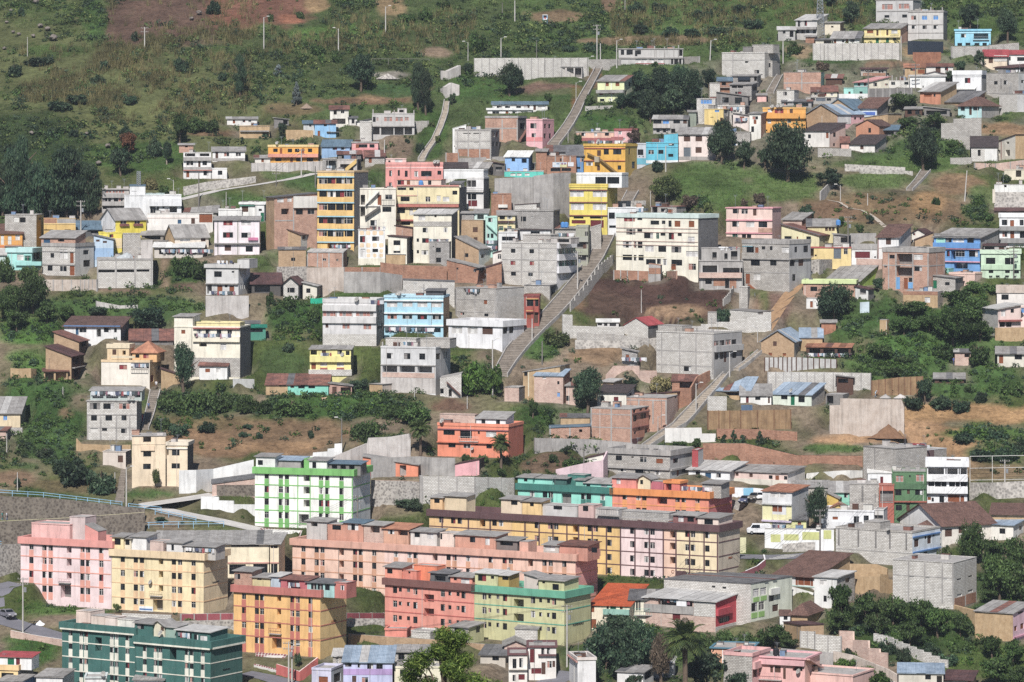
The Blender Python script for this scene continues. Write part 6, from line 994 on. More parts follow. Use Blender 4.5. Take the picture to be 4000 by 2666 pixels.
B('small white terrace hut in front of the dark green block',(782,970,984),1660,1515,'#eef0ee',None,('f',.3,.2,'#d8e0de'),ds(950,1490,.5),d=5)
B('white hut with grey roof in front of the dark green block',(1228,1500,1542),1660,1548,'#eceef0','#b8d8dc',('b',52,'gr',.3),w(1518,1570,24,30,'d'),d=6)
B('long hall with grey ridged roof and cream wall behind the cream block',(1432,2470,2480),605,298,'#f7e8c6',None,('b',122,'gr',.5),w(2250,308,240,24,'d'),b(1432,2470,464,476,.15,'#d89a8c','ledge'),w(2180,530,150,90,'d'),w(2390,525,130,80,'d'),d=12,name='hall',cat='hall')
B('end bay of the long hall with its own ridged roof',(2480,2560,2616),605,300,'#f5e2be','#d8c8a8',('b',100,'gr',.5),w(2520,325,60,26,'d'),b(2480,2560,464,476,.15,'#d89a8c','ledge'),w(2520,525,60,80,'d'),d=9,name='hall',cat='hall')
T(1,3)
TC='#cc6e60'
APT('golden yellow apartment block with terracotta parapet and panels',(-205,590,830),1340,722,'#fcc26c','#f9d084',TC,'#cc6a56',[-111,8,55,333,383,500],[825,955,1090,1225],35,54,[912,1048,1182],w([212],[820,945,1075],36,60,'o'),w(192,1235,88,116,'o'),rail(128,238,1100,1150,.5,'#a8404a'),tx(714,1035,22,'LUMBA','wood'),U(-200,-40,592,'brk',('b',20,'gr'),w(-170,645,50,50),off=.5),U(-35,130,640,'#d8c890',('b',30,'gr'),w(30,655,40,24,'d'),off=.8),U(135,222,622,'#b8c8d4',('b',12,'lgr'),off=.8),U(228,480,640,'#c45a62',('b',20,'rust'),w(340,680,110,50,'o'),off=.6),U(470,720,655,'#a8d4d0',('b',14,'dgr'),w([530,590],[690],50,60),w(655,690,44,60,'d'),off=.5),U(722,830,640,TC,('f',.1),w(792,688,36,46),off=.5),lau(300,395,668,5,.05),d=9)
SAL='#e8ac94'
T(1,3)
APT('long salmon apartment block with tan panels and blank pink end',(335,2934,3136),885,392,[(1180,'#fcd0b8'),(2040,'#fcd6c8'),(2934,'#fcccb4')],'#f2aca0',SAL,'#dfa27c',[435,557,610,910,962,1085,1285,1410,1465,1768,1823,1948,2155,2283,2340,2649,2706,2831],[487,610,735,850],36,56,[570,690,810],w([785,1645,2521],[495,610,740],44,70,'o'),U(465,660,218,'#cfc8c2',('b',14,'gr'),w(535,245,60,50,'o'),off=.6),U(650,800,235,'#d89478',('f',.05),w(740,260,80,60,'d'),off=.6),U(800,985,215,'#d89478',('b',24,'bld'),w(890,255,100,60),off=.6),U(990,1170,225,'brp',('b',20,'gr'),w(1094,265,84,70,'o'),off=.6),U(1172,1400,250,'#dca484',('b',52,'rtm'),w(1240,275,60,56),w(1350,280,90,60,'o'),off=.6,dep=5),U(1420,1660,262,'#e8e0d8',('b',16,'gr'),w(1480,290,50,56,'d'),w(1600,295,60,60,'c'),off=.9),U(1690,1820,260,'#f0d8c8',('f',.1),w(1700,295,20,60,'d'),off=.6),U(1830,2200,270,'#dc9a7e',('b',30,'gr'),w(1988,312,50,50),w(2125,322,42,66,'c'),off=.5,dep=5),U(2210,2400,300,'#7a6a64',('b',18,'gr'),w(2300,320,120,60,'o'),off=.8),U(2420,2500,300,SAL,('f',.05),off=.4),U(2640,2780,320,'#c8beb4',('b',14,'gr'),w(2700,350,90,50,'c'),off=.6),U(2785,3045,312,'#d89078',('b',26,'rust'),w(3105,345,50,50,'d'),off=.6,dep=5),tk(2896,'glb',4),ds(2328,570,.5),d=9)
CO='#f69a84'
APT('coral apartment block with brown parapet and open stair landings',(1184,2003,2006),1205,668,CO,None,'#7c443a',None,[1277,1463,1715,1905],[775,905,1040],36,60,[838,972,1105],w([1325,1400,1780,1855],[770,898,1030],28,38),w([1590],[830,960],90,74,'o'),U(1184,1340,565,'#fa9a7c',('b',40,'gr'),w(1228,605,50,46),off=.4),U(1345,1475,585,'#f48a70',('f',.1),w(1408,602,20,24,'d'),off=.6),U(1450,1660,530,'#fa8450',('f',.1),off=2,dep=3),U(1600,1780,590,'#5a5a5c',('b',30,'dgr'),w(1690,640,100,50,'o'),off=.6),U(1785,1985,608,'#f59a80',('b',34,'gr'),w(1830,632,28,30),w(1920,650,80,50,'c'),off=.4),lm='#c85c50',join='olive apartment',d=9)
T(2,3)
OL='#d6d298'
APT('olive apartment block with jade parapet and name on its end wall',(-346,480,722),1232,732,OL,'#cfca92','#5cb492',None,[-254,-65,193,386],[836,966,1100],36,58,[905,1040],w([-205,-130,262,335],[832,962,1092],28,40),w([62],[875,1010],92,76,'o'),tx(607,1060,26,'RUMIÑAHUI','black'),U(-340,-130,620,'#d8d49a',('b',30,'lgr'),w(-275,665,76,60),w(-180,655,30,26),off=.3),U(-125,-30,625,'#c8a848',('b',20,'lgr'),w(-60,650,60,40,'d'),off=.4),U(245,478,640,'#d6d298',('b',16,'gr'),w(400,700,60,56,'d'),w(290,665,26,20,'d'),off=.15,dep=5),U(110,240,625,'#d8c8bc',('l',30,'gr'),off=.8,dep=4),lm='#58b496',d=9)
BRN='#5c3034'
APT('long brown corniced apartment block with pink and cream bays',(-760,1895,2092),645,126,[(0,'#fdce88'),(1000,'#fdce78'),(1385,'#fcdfdc'),(1505,'#fbd0b4'),(1895,'#fde6b8')],'#dccab0',BRN,None,[-650,-540,-480,228,350,405,715,768,895,1105,1235,1290,1610,1662,1793,-161,-101],[222,347,480,605],39,56,[282,412,540],w([-270,585,1475],[235,345,475],50,66,'o'),*[b(x-6,x+6,200,640,.07,BRN,'pilaster') for x in (-640,-400,250,377,505,613,738,868,997,1130,1262,1390,1507,1632,1765,1888,-200,120)],tx(1475,580,34,'C','wood'),tx(2005,450,22,'IMBAR','wood'),b(1510,1600,566,640,.03,BRN,'painted_base'),U(-750,-640,10,'#f8c88c',('b',16,'gr'),w(-690,45,50,40,'d'),off=.4),U(-620,-420,-10,'#e8d0a8',('b',24,'gr'),off=1),U(-100,90,-10,'#f0d8b8',('b',16,'gr'),w(20,20,60,46),off=.5),U(95,270,0,'#f8d088',('b',14,'gr'),w(182,22,36,50,'d'),off=.5),U(280,600,20,'#d0ccc8',('f',.1),w(420,45,80,40),off=1),U(610,750,5,'#e0b8b0',('f',.1),w(675,40,50,50,'d'),off=.8),U(760,980,30,'cow',('f',.1),off=1.5),U(985,1440,40,'blk',('f',.1),off=3,dep=3),U(1480,1700,52,'#8a4a48',('b',20,'gr'),w(1550,85,50,60,'c'),w(1640,85,60,50,'d'),off=.5),U(1705,1895,62,'#f4dccc',('b',34,'gr'),w(1805,100,80,50,'d'),off=.3,dep=6),rail(1000,1470,50,100,-1.2,'metal'),rail(760,980,30,90,-1.2,'metal'),lm='#6a3c3e',d=9)
B('cream house with bright red tiled roof in front of the brown corniced block',(724,1080,1242),1062,868,'#f6e8cc','#f4e6c8',('b',200,'tir',.35),w([735+5],[905],30,62,'D'),w(877,888,20,34,'d'),w(928,902,50,66,'n'),w(1003,880,26,54,'D'),w(1055,870,32,26,'d'),w(750,1040,46,80,'D'),b(840,1080,900,950,.5,'#8fc0b0','green_railing'),d=15)
B('cream cottage with dark grey roof right of the red tiled roof',(1082,1370,1382),1000,812,'#f3ead0',None,('b',92,'dgr',.4),w([1145,1172],[866],18,90,'d'),w(1275,858,124,46,'o'),rail(1090,1340,890,950,.6,'#7cc0ac'),d=8)
B('house with crimson side, brick front and wide pale roof',(1212,1870,2166),1130,830,'brp','#cf283a',('b',118,'lgr',.4),w(1510,995,68,62,'M'),w(1440,858,200,70,'o'),w(1600,858,110,70,'o'),b(1212,1668,888,962,.15,'con','balcony'),b(1670,1868,826,970,.05,'blw','block_panel'),w(2103,845,52,74,'d'),w(2110,980,66,60),b(1872,2000,900,960,.5,'#c8283a','balcony'),w(1950,1015,90,50,'d'),b(1868,2160,1062,1130,.04,'blw','block_plinth'),lau(1390,1640,822,8,.1),b(1515,1605,832,890,.2,'#f8f8fa','sheet'),d=13)
B('long white block house with green and white street side',(1396,2194,2572),1010,664,'blw','#eaeeda',('r',20,'dgr',.1),w([1850,1950],[720],34,18,'d'),w([2243,2310],[755],54,72,'c'),w([2225,2290],[885],54,80),w(2380,830,46,60,'d'),w(2420,930,60,60,'d2'),*[b(x-28,x+28,796,838,.05,'#9ccc68','panel') for x in (2243,2310)],*[b(x-28,x+28,935,985,.05,'#9ccc68','panel') for x in (2225,2290)],b(2360,2440,740,800,.5,'#e8e8e0','balcony'),d=14)
T(3,3)
B('white house with sweeping brown tiled roof and red window frames',(60,430,752),700,602,'#f2efea','ado',('b',215,'til',.5),w([300,360],[648],60,78,'D'),w([265,400],[648],24,78,'D'),b(60,430,690,700,.06,'#bfe0d8','trim'),d=13)
B('white tower house with flat roof weighted by black tyres',(426,632,796),858,610,'#f1f0ec','blk',('b',46,'lgr',.35),w(510,660,66,42,'c'),w(525,808,30,60,'d'),w(730,655,40,40),d=8)
W('white garden wall left of the tyre weighted roof',[(215,770,690),(425,775,750)],'#f0eee8')
B('little adobe house with hipped clay roof on the lower right',(206,362,496),1035,935,'ado','ado',('hip',100,'til',.45),d=8)
B('white annex of the little hipped clay roof house',(108,204,210),1035,955,'#efeeea',None,('b',20,'til',.2),w(162,978,36,36,'d'),d=5)
B('low adobe house with rising dark roof below the hipped roof',(142,302,512),1205,1045,'ado','bra',('r',10,'rud',.15),d=8)
B('big bare block house with pilasters and pale blue street side',(622,1326,1580),505,182,'blw','#e6eef6',('f',.35,.05,'blk'),col([650,830,990,1120,1270],195,360,'cod',.35),b(622,1326,382,390,.03,'con','beam'),w(1363,296,46,78,'d2'),w(1483,284,40,78,'d2'),w(1447,262,16,32,'d'),w(1520,255,18,32,'d'),b(1328,1578,232,244,.2,'#3f7fc4','ledge'),b(1328,1578,372,384,.3,'#3f7fc4','ledge'),w([1312+40],[425],40,50,'d'),w(1445,420,30,60,'d'),w(1080,260,20,30,'W'),U(880,1030,118,'blk',('f',.1),off=2,dep=4),ds(1120,170,.5),d=11)
B('tall block building with thin strip windows and brick corner base',(1146,1702,1916),898,470,'blw','blw',('f',.1,.04),w([1315,1460,1617],[626],46,12,'c'),w([1755,1857],[636],40,14,'d'),w(1670,782,46,16,'c'),w(1757,785,44,28,'c'),w(1860,776,44,26,'c'),b(1712,1806,800,895,.04,'bro','brick_panel'),b(1818,1908,795,890,.04,'bro','brick_panel'),col([1290,1440,1600,1696],475,850),col([1808,1908],475,890),b(1148,1700,606,616,.03,'con','beam'),d=11)
W('stepped tan adobe wall running down to the right',[(800,745,598),(1030,748,600),(1032,748,575),(1105,755,580),(1107,755,622),(1180,780,630),(1182,780,660),(1292,800,668),(1294,800,705),(1562,860,720),(1564,860,775),(1662,890,790),(1664,890,850),(1900,1080,910)],'ado',th=.6)
W('tan adobe wall behind the tyre weighted roof',[(750,610,482),(990,620,486),(1095,640,525)],'ado',th=.5)
B('large tan adobe house with pink end wall',(1900,2250,2420),1195,938,'ado','#f2c6d6',('b',98,'gr',.25),w(2275,1080,26,50,'D'),w(2335,1080,30,54,'D'),w(2320,945,50,24,'d'),b(2252,2420,1155,1170,.2,'#e098b0','ledge'),d=9)
B('tan walled house with blue metal roof at the bottom right',(1200,1610,1616),1640,1488,'#dcd4c4',None,('b',90,'blm',.3),w(1470,1525,56,42,'d'),w(1572,1545,50,70,'o'),d=7)
B('grey house with dark rust roof beside the blue metal roof',(1616,1870,1912),1640,1550,'#b8b0a8','brp',('b',84,'rud',.4),w(1655,1548,70,40,'d'),w(1850,1580,30,60,'D'),d=7)
B('pink terrace house with outdoor stair at the bottom edge',(-160,340,476),1640,1345,'#f4b8b0','#f6c2b0',('f',.3,.3,'#f0b0b4'),w(35,1468,26,62,'d2'),w(88,1464,62,60,'d2'),w(150,1500,26,100,'d2'),w(270,1440,90,60,'o'),b(-160,340,1372,1420,.5,'#f0b4b8','balcony'),dg(340,1350,470,1480,14,.9,'#e8b0a4'),rail(-150,130,1500,1560,.6,'#e8a8a8'),tk(75,'black',1.5),ds(288,1470,.5),d=8)
W('tall smooth grey wall behind the pink terrace house',[(118,1420,1258),(597,1500,1300)],'con',th=.4)
B('front pink wall house at the bottom edge',(172,780,974),1650,1500,'#f8c4b8','#f8c8bc',('f',.3,.1),d=9)
W('stepped white block wall climbing through the scrub',[(968,1200,1120),(1100,1230,1150),(1230,1300,1210),(1420,1380,1290),(1650,1440,1390)],'blw',steps=3,th=.3)
W('stepped red brick wall beside the sloping lane',[(655,1270,1095),(778,1290,1100),(779,1300,1180),(920,1370,1185),(921,1380,1255),(1020,1420,1260),(1021,1430,1295),(1095,1455,1298)],'brp',th=.3)
W('white block wall with tan foot above the pink house',[(298,1250,1100),(430,1265,1105),(431,1265,1128),(670,1300,1150)],'blw',th=.3,pil=2)
W('concrete edge wall of the sloping lane',[(596,1380,1282),(780,1420,1320),(1100,1540,1450),(1250,1600,1540)],'cop',th=.35)
B('yellow green panelled white wall by the road',(-30,606,609),305,160,'#f4f4f2',None,('f',.05),b(25,115,214,285,.03,'#cdd07c','panel'),b(147,282,212,268,.03,'#cdd07c','panel'),b(315,470,190,262,.03,'#cdd07c','panel'),b(510,582,172,252,.03,'#cdd07c','panel'),d=.5,name='panelled_wall',cat='wall')
W('stone footing under the yellow green panelled wall',[(136,372,302),(300,368,285),(610,358,272)],'stw',th=.45)
B('big white gabled house with sweeping brown tiled roof',(1212,1600,2082),300,128,'#f3f2ee','#efe6da',('gy',165,'til',.5),w(1360,20,16,16,'d'),w(1660,200,70,70,'d2'),w(1780,180,60,60,'d2'),w(1900,150,50,50,'d'),d=24,w=15)
B('low tile roofed porch wing of the big white gabled house',(1300,1540,1620),290,165,'#f2f0ea','#efe8e0',('hip',80,'til',.5),d=7)
B('tan house under a long clay tile roof at the right edge',(2050,2420,2440),160,30,'ado',None,('b',100,'til',.5),d=10)
B('white house with blue metal roof in front of the tan house',(1962,2252,2400),255,128,'#f3eee2','#dcdcd8',('b',78,'blm',.35),w(2015,153,28,26,'d'),w(2153,186,52,48,'d'),w(2320,170,26,40),d=9)
B('white house with window grilles behind the panelled wall',(500,972,1020),165,-10,'#eeeef0','#d8d8d8',('f',.3,.1),w(812,85,46,76,'d'),w(903,72,46,64),w(618,70,50,28,'D'),b(582,750,96,160,.6,'#f0f0f2','front_room'),d=8)
B('brick topped dark garage right of the window grille house',(976,1062,1100),160,-20,'#d8d4d0','#e4e4e4',('f',.2),w(1018,95,76,120,'o'),d=6)
B('pale yellow cottage with dark roof and laundry by the road',(210,350,362),210,78,'#e6e49a',None,('b',60,'dgr',.4),w(290,130,34,70,'D'),lau(235,330,165,6),d=6)
T(1,3)
B('lilac house with blue metal roof and purple band',(802,1252,1276),1650,1385,'#c8ccf2','#c9b8a8',('b',150,'blm',.35),w(850,1395,56,62),w(1050,1425,56,64),w(1135,1436,56,66),w(945,1410,26,50),b(802,1252,1445,1500,.05,'#ba98d4','band'),w(900,1540,40,60,'d2'),w(1000,1550,60,50),d=10)
B('grey roofed house left of the lilac house',(706,796,812),1480,1330,'#c8bfb4',None,('b',70,'lgr',.3),w(745,1380,30,60),d=6)
B('small pale lilac house front with wooden gate',(512,690,800),1650,1440,'#d4d2ec','#d8e0ea',('f',.4),w(620,1560,80,90,'D'),w(745,1545,60,80,'d'),d=6)
B('block house with grey roof behind the bright leafy tree',(1270,1640,1652),1450,1290,'blk',None,('b',44,'gr',.4),w(1335,1330,60,60,'d'),w(1560,1340,80,50,'o'),d=6)
B('cream house below the block house behind the leafy tree',(1272,1700,1710),1640,1420,'#efe6c8',None,('f',.3),w([1350,1480],[1480],60,60),d=6)
B('grey shingled roof house right of the leafy tree',(2060,2290,2350),1400,1320,'#c9bfb0',None,('b',90,'dgr',.4),w(2200,1350,60,40,'d'),d=7)
B('olive block annex with grey roof in front of the coral block',(1778,1950,2094),1205,1068,'blk','#d0cc94',('b',44,'gr',.3),w(1845,1092,50,50,'d'),w(2040,1100,40,60,'d'),d=5)
B('coral annex at the foot of the coral block',(1184,1384,1422),1158,1075,'#fa907a',None,('f',.3,.1),w(1310,1040,40,40),d=4)
B('whitish block stub in front of the coral block',(1426,1600,1690),1170,1098,'blw','blk',('f',.3),d=4)
W('long brown brick wall below the coral block',[(845,1245,1122),(1200,1250,1150),(1720,1260,1180),(2060,1275,1215),(2380,1290,1240)],'bra',th=.4,cap='con')
T(2,3)
B('white house with arched windows and brown trim, right one',(146,405,412),1530,1230,'#f5eee6',None,('f',.35,.25,'#6a3438'),w(283,1275,30,78),w(337,1270,30,78),w(187,1325,46,130,'M'),w(290,1440,38,112,'d2'),w(342,1405,42,62),w(222,1465,96,54,'M'),w(382,1400,24,56,'d2'),b(240,405,1310,1322,.5,'#6a3438','ledge'),d=7)
B('white house with arched windows and brown trim, left one',(-30,140,144),1580,1300,'#f3ece2',None,('f',.35,.25,'#6a3438'),w(25,1395,34,92),w(85,1390,34,92),w(90,1520,62,54,'M'),w(20,1530,30,60),b(-30,140,1440,1452,.5,'#e8e0d4','ledge'),d=7)
B('olive hut with block wall below the olive block',(28,234,286),1215,1082,'blw','#cdc992',('b',14,'gr',.2),d=5)
B('grey roofed hut left of the arched houses',(-70,140,150),1320,1228,'brp',None,('gy',44,'gr',.4),d=6)
B('low white house with grey roof under the tall trees',(966,1204,1302),1620,1480,'#f0eeec','#e8e8e8',('b',44,'gr',.3),w(1248,1520,60,70,'d'),d=6)
B('white house with pink ledge left of the tall trees',(526,602,770),1640,1340,'#f2f0ee','#eceaea',('f',.5,.15,'#e8dcd4'),b(520,604,1372,1386,.3,'#d89a8c','ledge'),d=8)
B('white sheet metal room behind the tall trees',(1300,1480,1500),1520,1390,'#eceef0',None,('b',20,'lgr'),d=5)
B('orange terrace house behind the palm',(1830,2200,2260),1400,1255,'#f4b088',None,('f',.2,.3,'#3a7a92'),w(2010,1285,30,50,'o'),col([1935,2070,2190],1260,1400,'#f4f0ec',.2),d=8)
B('block and pink house behind the bottom trees',(1942,2206,2370),1640,1300,'blk','#f4bcb8',('f',.6,.1,'#f2b4b0'),w([2232,2282],[1490],34,80,'d2'),b(2210,2368,1385,1450,.5,'#f4b8b4','balcony'),d=8)
T(2,0)
B('white and yellow house front with brick side by the orange balcony house',(2180,2286,2332),1255,1046,'#f0ece2','brk',('b',14,'gr'),w(2235,1085,50,30),w(2232,1120,26,40,'D'),w(2210,1190,26,50,'d'),d=6)
B('grey block hut under the weathered yellow house',(2002,2188,2196),1330,1212,'blk',None,('f',.2),w(2050,1270,40,26),d=5)
B('low white hut with blue door under the grey block hut',(2012,2108,2112),1345,1306,'#eceae6',None,('b',10,'gr'),w(2040,1326,40,30,'B'),w(2085,1326,26,30),d=4)
B('dull green sheet metal shed left of the blue curtained window',(1622,1692,1694),1140,1030,'#8a9484',None,('b',8,'gr'),d=4)
B('small pale pink hut by the concrete steps',(2252,2336,2342),935,876,'#efb8ae',None,('b',10,'gr'),d=4)
B('red and white laundry shack below the yellow house',(2030,2175,2182),1165,1060,'#e8d8d0','brk',('l',20,'gr'),w(2110,1100,40,60,'D'),lau(2040,2160,1085,6),d=4)
T(3,0)
B('grey block hut beside the concrete steps',(-60,40,105),690,560,'blk','blg',('f',.2),w(10,600,30,40,'d'),d=5)
B('plank shack with rusty sheets above the mint houses',(530,680,690),770,720,'woodd',None,('b',34,'rust'),d=4,name='shack',cat='shack')
B('low white shack with concrete posts on its roof',(1095,1296,1300),800,740,'#e6e2da',None,('f',.1),w(1150,770,40,30),w(1270,768,36,26,'d'),stub([1100,1140,1180,1215,1250,1290],1.3),d=5)
W('long dry stone wall at the top of the bright meadow',[(705,1575,1508),(1260,1590,1538)],'stw',th=.5)
T(3,1)
B('small block hut with tarpaulin left of the stained yard wall',(602,742,752),700,600,'blk','cod',('l',14,'gr'),w(700,640,70,50,'o'),d=5)
W('rough stone retaining wall below the yellow garage house',[(350,1000,830),(470,960,815),(620,905,815)],'stn',th=.5)
W('dry stone wall across the right meadow',[(840,28,-22),(1330,48,6)],'stw',th=.5)
W('broken concrete wall on the right meadow',[(485,275,195),(540,240,140),(620,135,65)],'con')
T(2,2)
W('whitewashed ruined wall above the earth bank',[(580,75,-10),(930,62,0),(1160,66,-5),(1330,110,-30)],'stw',th=.4)
W('low brick and block yard wall in front of the earth bank',[(860,360,310),(932,340,228),(1170,350,228),(1172,350,272),(1330,355,272)],'brp')
B('small grey shack with laundry above the yard wall',(1010,1150,1160),215,100,'blg',None,('l',30,'gr'),w(1060,150,30,50,'D'),lau(1015,1240,148,14,.8),d=3,name='shack',cat='shack')
B('dark roofed hut behind the big dark tree',(820,930,1010),420,376,'ado',None,('b',20,'lgr'),d=4,name='hut',cat='hut')
T(1,0)
W('low adobe garden wall beside the sky blue house',[(275,1292,1195),(430,1285,1195),(525,1275,1200)],'ado',th=.4)
W('upper concrete culvert wing',[(1702,738,650),(1760,735,655),(1880,700,602)],'cow',th=1.2)
W('lower concrete culvert wing',[(1692,850,816),(1740,905,800),(1800,880,762),(1868,880,782)],'cow',th=1.2)
T(2,1)
W('stepped block wall along the main stairway',[(540,1300,1240),(700,1140,1055),(830,965,860),(935,850,775)],'blk',steps=4)
T(0,1)
W('garden wall stubs in the green plot',[(885,1262,1200),(1100,1268,1240),(1260,1265,1235)],'cow',pil=3)
T(1,1)
B('white house with green door left of the big brick house',(-6,76,80),485,290,'#eff0ee',None,('f',.6,.2,'#f2f2f0'),w(58,430,30,84,'n'),w(40,362,30,20),d=5)
B('red brick wall house behind the mint stairs',(2160,2346,2350),420,212,'bro',None,('f',.1),b(2225,2310,312,340,.4,'#e8e4dc','cloth'),d=4)
T(0,1)
B('low house with dark blue grey sheet roof left of the bright yellow house',(706,924,930),585,542,'#4a4c50',None,('b',76,'bld'),w(870,562,70,26,'o'),d=7)
T(1,0)
B('little white hut with grey roof left of the orange yellow house',(-10,130,134),1500,1452,'#e6e0d6',None,('b',22,'gr'),w(60,1475,24,34,'D'),d=4,name='hut',cat='hut')
B('tumbledown grey shack by the thin tree',(165,300,306),1155,1098,'cod',None,('l',14,'gr'),w(270,1125,40,34,'o'),d=4,name='shack',cat='shack')
B('junk shack with black sheets behind the blue hut',(2178,2280,2284),1610,1510,'#6a6460',None,('l',18,'rud'),w(2230,1555,60,40,'o'),d=4,name='shack',cat='shack')
T(0,2)
B('brick hut with rusty roof below the huge grey roof house',(-40,56,92),912,822,'brp','cod',('b',10,'rust'),d=4,name='hut',cat='hut')
W('pale corrugated fence beside the small white hut',[(2140,436,345),(2335,436,350)],'whr',th=.06,name='fence',cat='fence')
T(3,2)
B('pale house with grey ridged roof at the right edge',(2106,2400,2404),240,118,'#e4dccc',None,('b',62,'gr',.5),w(2140,168,38,84,'D'),w(2300,148,72,46,'d'),d=7)
B('brick ruin with patched dark roof on the green slope',(1716,1860,1866),200,104,'brp',None,('b',22,'dgr'),w(1830,135,50,34,'o'),d=5,name='ruin',cat='ruin')
B('collapsing plank shelter on the green slope',(1532,1800,1808),388,346,'woodd',None,('b',48,'gr',.4),w(1670,368,200,26,'o'),d=5,name='shelter',cat='shelter')
T(3,1)
B('junk shack of rusty sheets under the large dark tree',(490,624,632),1455,1396,'rtm',None,('b',12,'gr'),d=3,name='shack',cat='shack')
#----walls,lanes,stairs of the bottom rows
T(0,3)
W('maroon panelled wall with white posts below the cream block',[(1662,1010,942),(2145,1000,935)],'#a83e4c',pil=4,cap='#f2f0ee')
W('stone bank wall under the maroon panelled wall',[(1590,1100,1010),(2150,1100,995)],'stn',th=.5)
W('white stone parapet along the grass triangle',[(95,1160,1090),(340,1190,1140),(570,1240,1175)],'brp',th=.3,cap='#f0ece6')
W('grey stone retaining wall left of the pale pink block',[(-40,620,310),(190,600,300)],'stn',th=.6)
W('grey stone retaining wall with tufts behind the pale pink block',[(-40,330,92),(110,320,85),(600,260,60),(1330,200,8)],'rub',th=.6,cap='#e8dca8')
W('pale parapet block on the curve below the pink block',[(1120,1000,935),(1570,1040,950)],'blw',th=.3)
T(1,3)
W('maroon panelled wall with white posts left of the coral block',[(832,990,932),(1182,990,932)],'#a83e4c',pil=3,cap='#f2f0ee')
W('dark stone bank below the salmon block',[(832,1060,985),(1182,1060,985)],'stn',th=.5)
W('coral red planter wall at the foot of the golden block',[(185,1500,1400),(400,1560,1470),(570,1470,1340)],'#d05c54',th=.3,cap='#f0d0c8')
T(2,3)
W('curved maroon wall with white top at the road bend',[(2030,612,580),(2150,600,545),(2255,560,500),(2330,500,440),(2320,430,395)],'#8a3c46',th=.3,cap='#f2f0f0')
W('white and yellow panelled wall piece by the road bend',[(2095,385,240),(2150,380,240)],'#e8e4b0',th=.3)
T(0,1);R('pale concrete road climbing behind the ochre tower',[(1640,268),(2000,182),(2351,130),(2650,80),(2900,24)],5.0,'road')
W('rough stone wall above the pale concrete road',[(1690,232,150),(1900,180,105),(2351,110,52)],'stw',th=.5)
T(0,2);R('grey concrete lane below the white walls',[(1000,1585),(1350,1500),(1700,1450),(1960,1408)],6.5,'road')
T(0,3);R('pale concrete lane descending past the white block',[(1330,-60),(1640,10),(2000,80),(2351,160),(2520,200)],5.0,'road')
R('dark asphalt street curving round the grass in the left corner',[(150,655),(20,690),(-110,790),(-110,900),(40,1000),(330,1088),(640,1180),(900,1260)],6.0,'asph')
T(3,3);R('asphalt street with zebra crossing by the panelled wall',[(-260,412),(0,418),(240,412),(480,388),(620,374)],7.5,'asph')
R('sloping concrete lane at the lower right',[(560,1330),(780,1385),(1000,1480),(1250,1600)],2.6,'road','path')
T(2,3);R('asphalt street at the bottom edge',[(180,1640),(380,1555),(545,1470)],5.0,'asph')
T(1,3);R('grey street corner at the bottom edge',[(-100,1480),(100,1520),(340,1590)],5.0,'asph')
T(3,1);R('stony footpath winding up the brown bank',[(1080,520),(990,440),(930,398),(860,362),(745,345),(660,290),(540,268)],1.2,'path','path')
R('dirt lane beside the second stairway',[(-30,1480),(90,1280),(200,1130),(300,1020)],3.0,'pathd','path')
T(1,1); 
T(2,1);ST('long main concrete stairway climbing to the yellow house',[(-110,1880,130),(-40,1760,150),(40,1640,180),(110,1560,190),(210,1460,190),(330,1350,180),(440,1230,180),(560,1090,170),(660,960,150),(760,820,140),(830,690,130),(885,590,115)])
ST('upper concrete steps beside the yellow house',[(1060,280,95),(1110,190,100)],kerb=.2)
T(2,0);ST('upper brown stairway with pale edge walls',[(380,1335,100),(450,1250,95),(520,1150,85),(585,1040,75),(630,940,70),(690,830,62),(740,740,58),(798,630,56)])
T(1,0);ST('narrow pale garden stairway with white edge',[(1520,1470,55),(1560,1400,50),(1640,1290,46),(1690,1180,46),(1735,1050,44),(1752,930,36)],'path')
T(2,2);ST('second stairway at the white block building',[(1230,970,80),(1400,850,95),(1540,765,120),(1620,680,120),(1720,570,105),(1860,420,70),(1965,300,44)],'path')
ST('upper flight of the second stairway',[(2060,262,50),(2160,190,45),(2280,90,40)],'path',kerb=.2)
T(0,2);ST('steep house steps beside the white block three storey house',[(1335,800,50),(1370,680,70),(1400,560,75),(1425,450,80)],kerb=.1)
ST('crumbling steps down to the blue railing',[(1100,1465,85),(1115,1320,60),(1135,1180,44)],kerb=0)
T(3,1);ST('old stone steps on the upper right meadow',[(1300,175,50),(1380,90,60),(1450,0,80)],kerb=.2)
T(3,0);ST('concrete steps at the tall brick house',[(20,850,60),(90,720,50),(110,690,44)],kerb=.1)

#----------------------------------------------------------------solve positions,shape the ground
Z0=GZ.copy()
for r in sorted(BL,key=lambda r:'join' in r):solve(r)
for r in RL:r['P']=[cast(x,y,Z0) for x,y in r['pts']]
for r in SL:r['P']=[cast(x,y,Z0) for x,y,_ in r['pts']]
GZ=pads(Z0,BL)
OCC=np.zeros_like(GZ,bool)
for r in BL:
    C,th=r['C'],r['th_'];c,s=math.cos(th),math.sin(th);dx,dy=GX-C.x,GY-C.y;lx,ly=dx*c-dy*s,dx*s+dy*c
    OCC |=(lx>-r['w']-0.8) & (lx<0.8) & (ly>-0.8) & (ly<r['d']+0.8)
for r in RL:
    GZ=flatten(GZ,r['P'],r['w']/2,0.07)
    for p in polyline(r['P'],1.0):OCC |=(np.abs(GX-p.x)<r['w']/2+.6) & (np.abs(GY-p.y)<r['w']/2+.6)
for r in SL:
    hw=max(p[2]/F*q.y for p,q in zip(r['pts'],r['P']))/2;GZ=flatten(GZ,r['P'],hw,0.35,2.0)
    for p in polyline(r['P'],1.0):OCC |=(np.abs(GX-p.x)<hw+.4) & (np.abs(GY-p.y)<hw+.4)
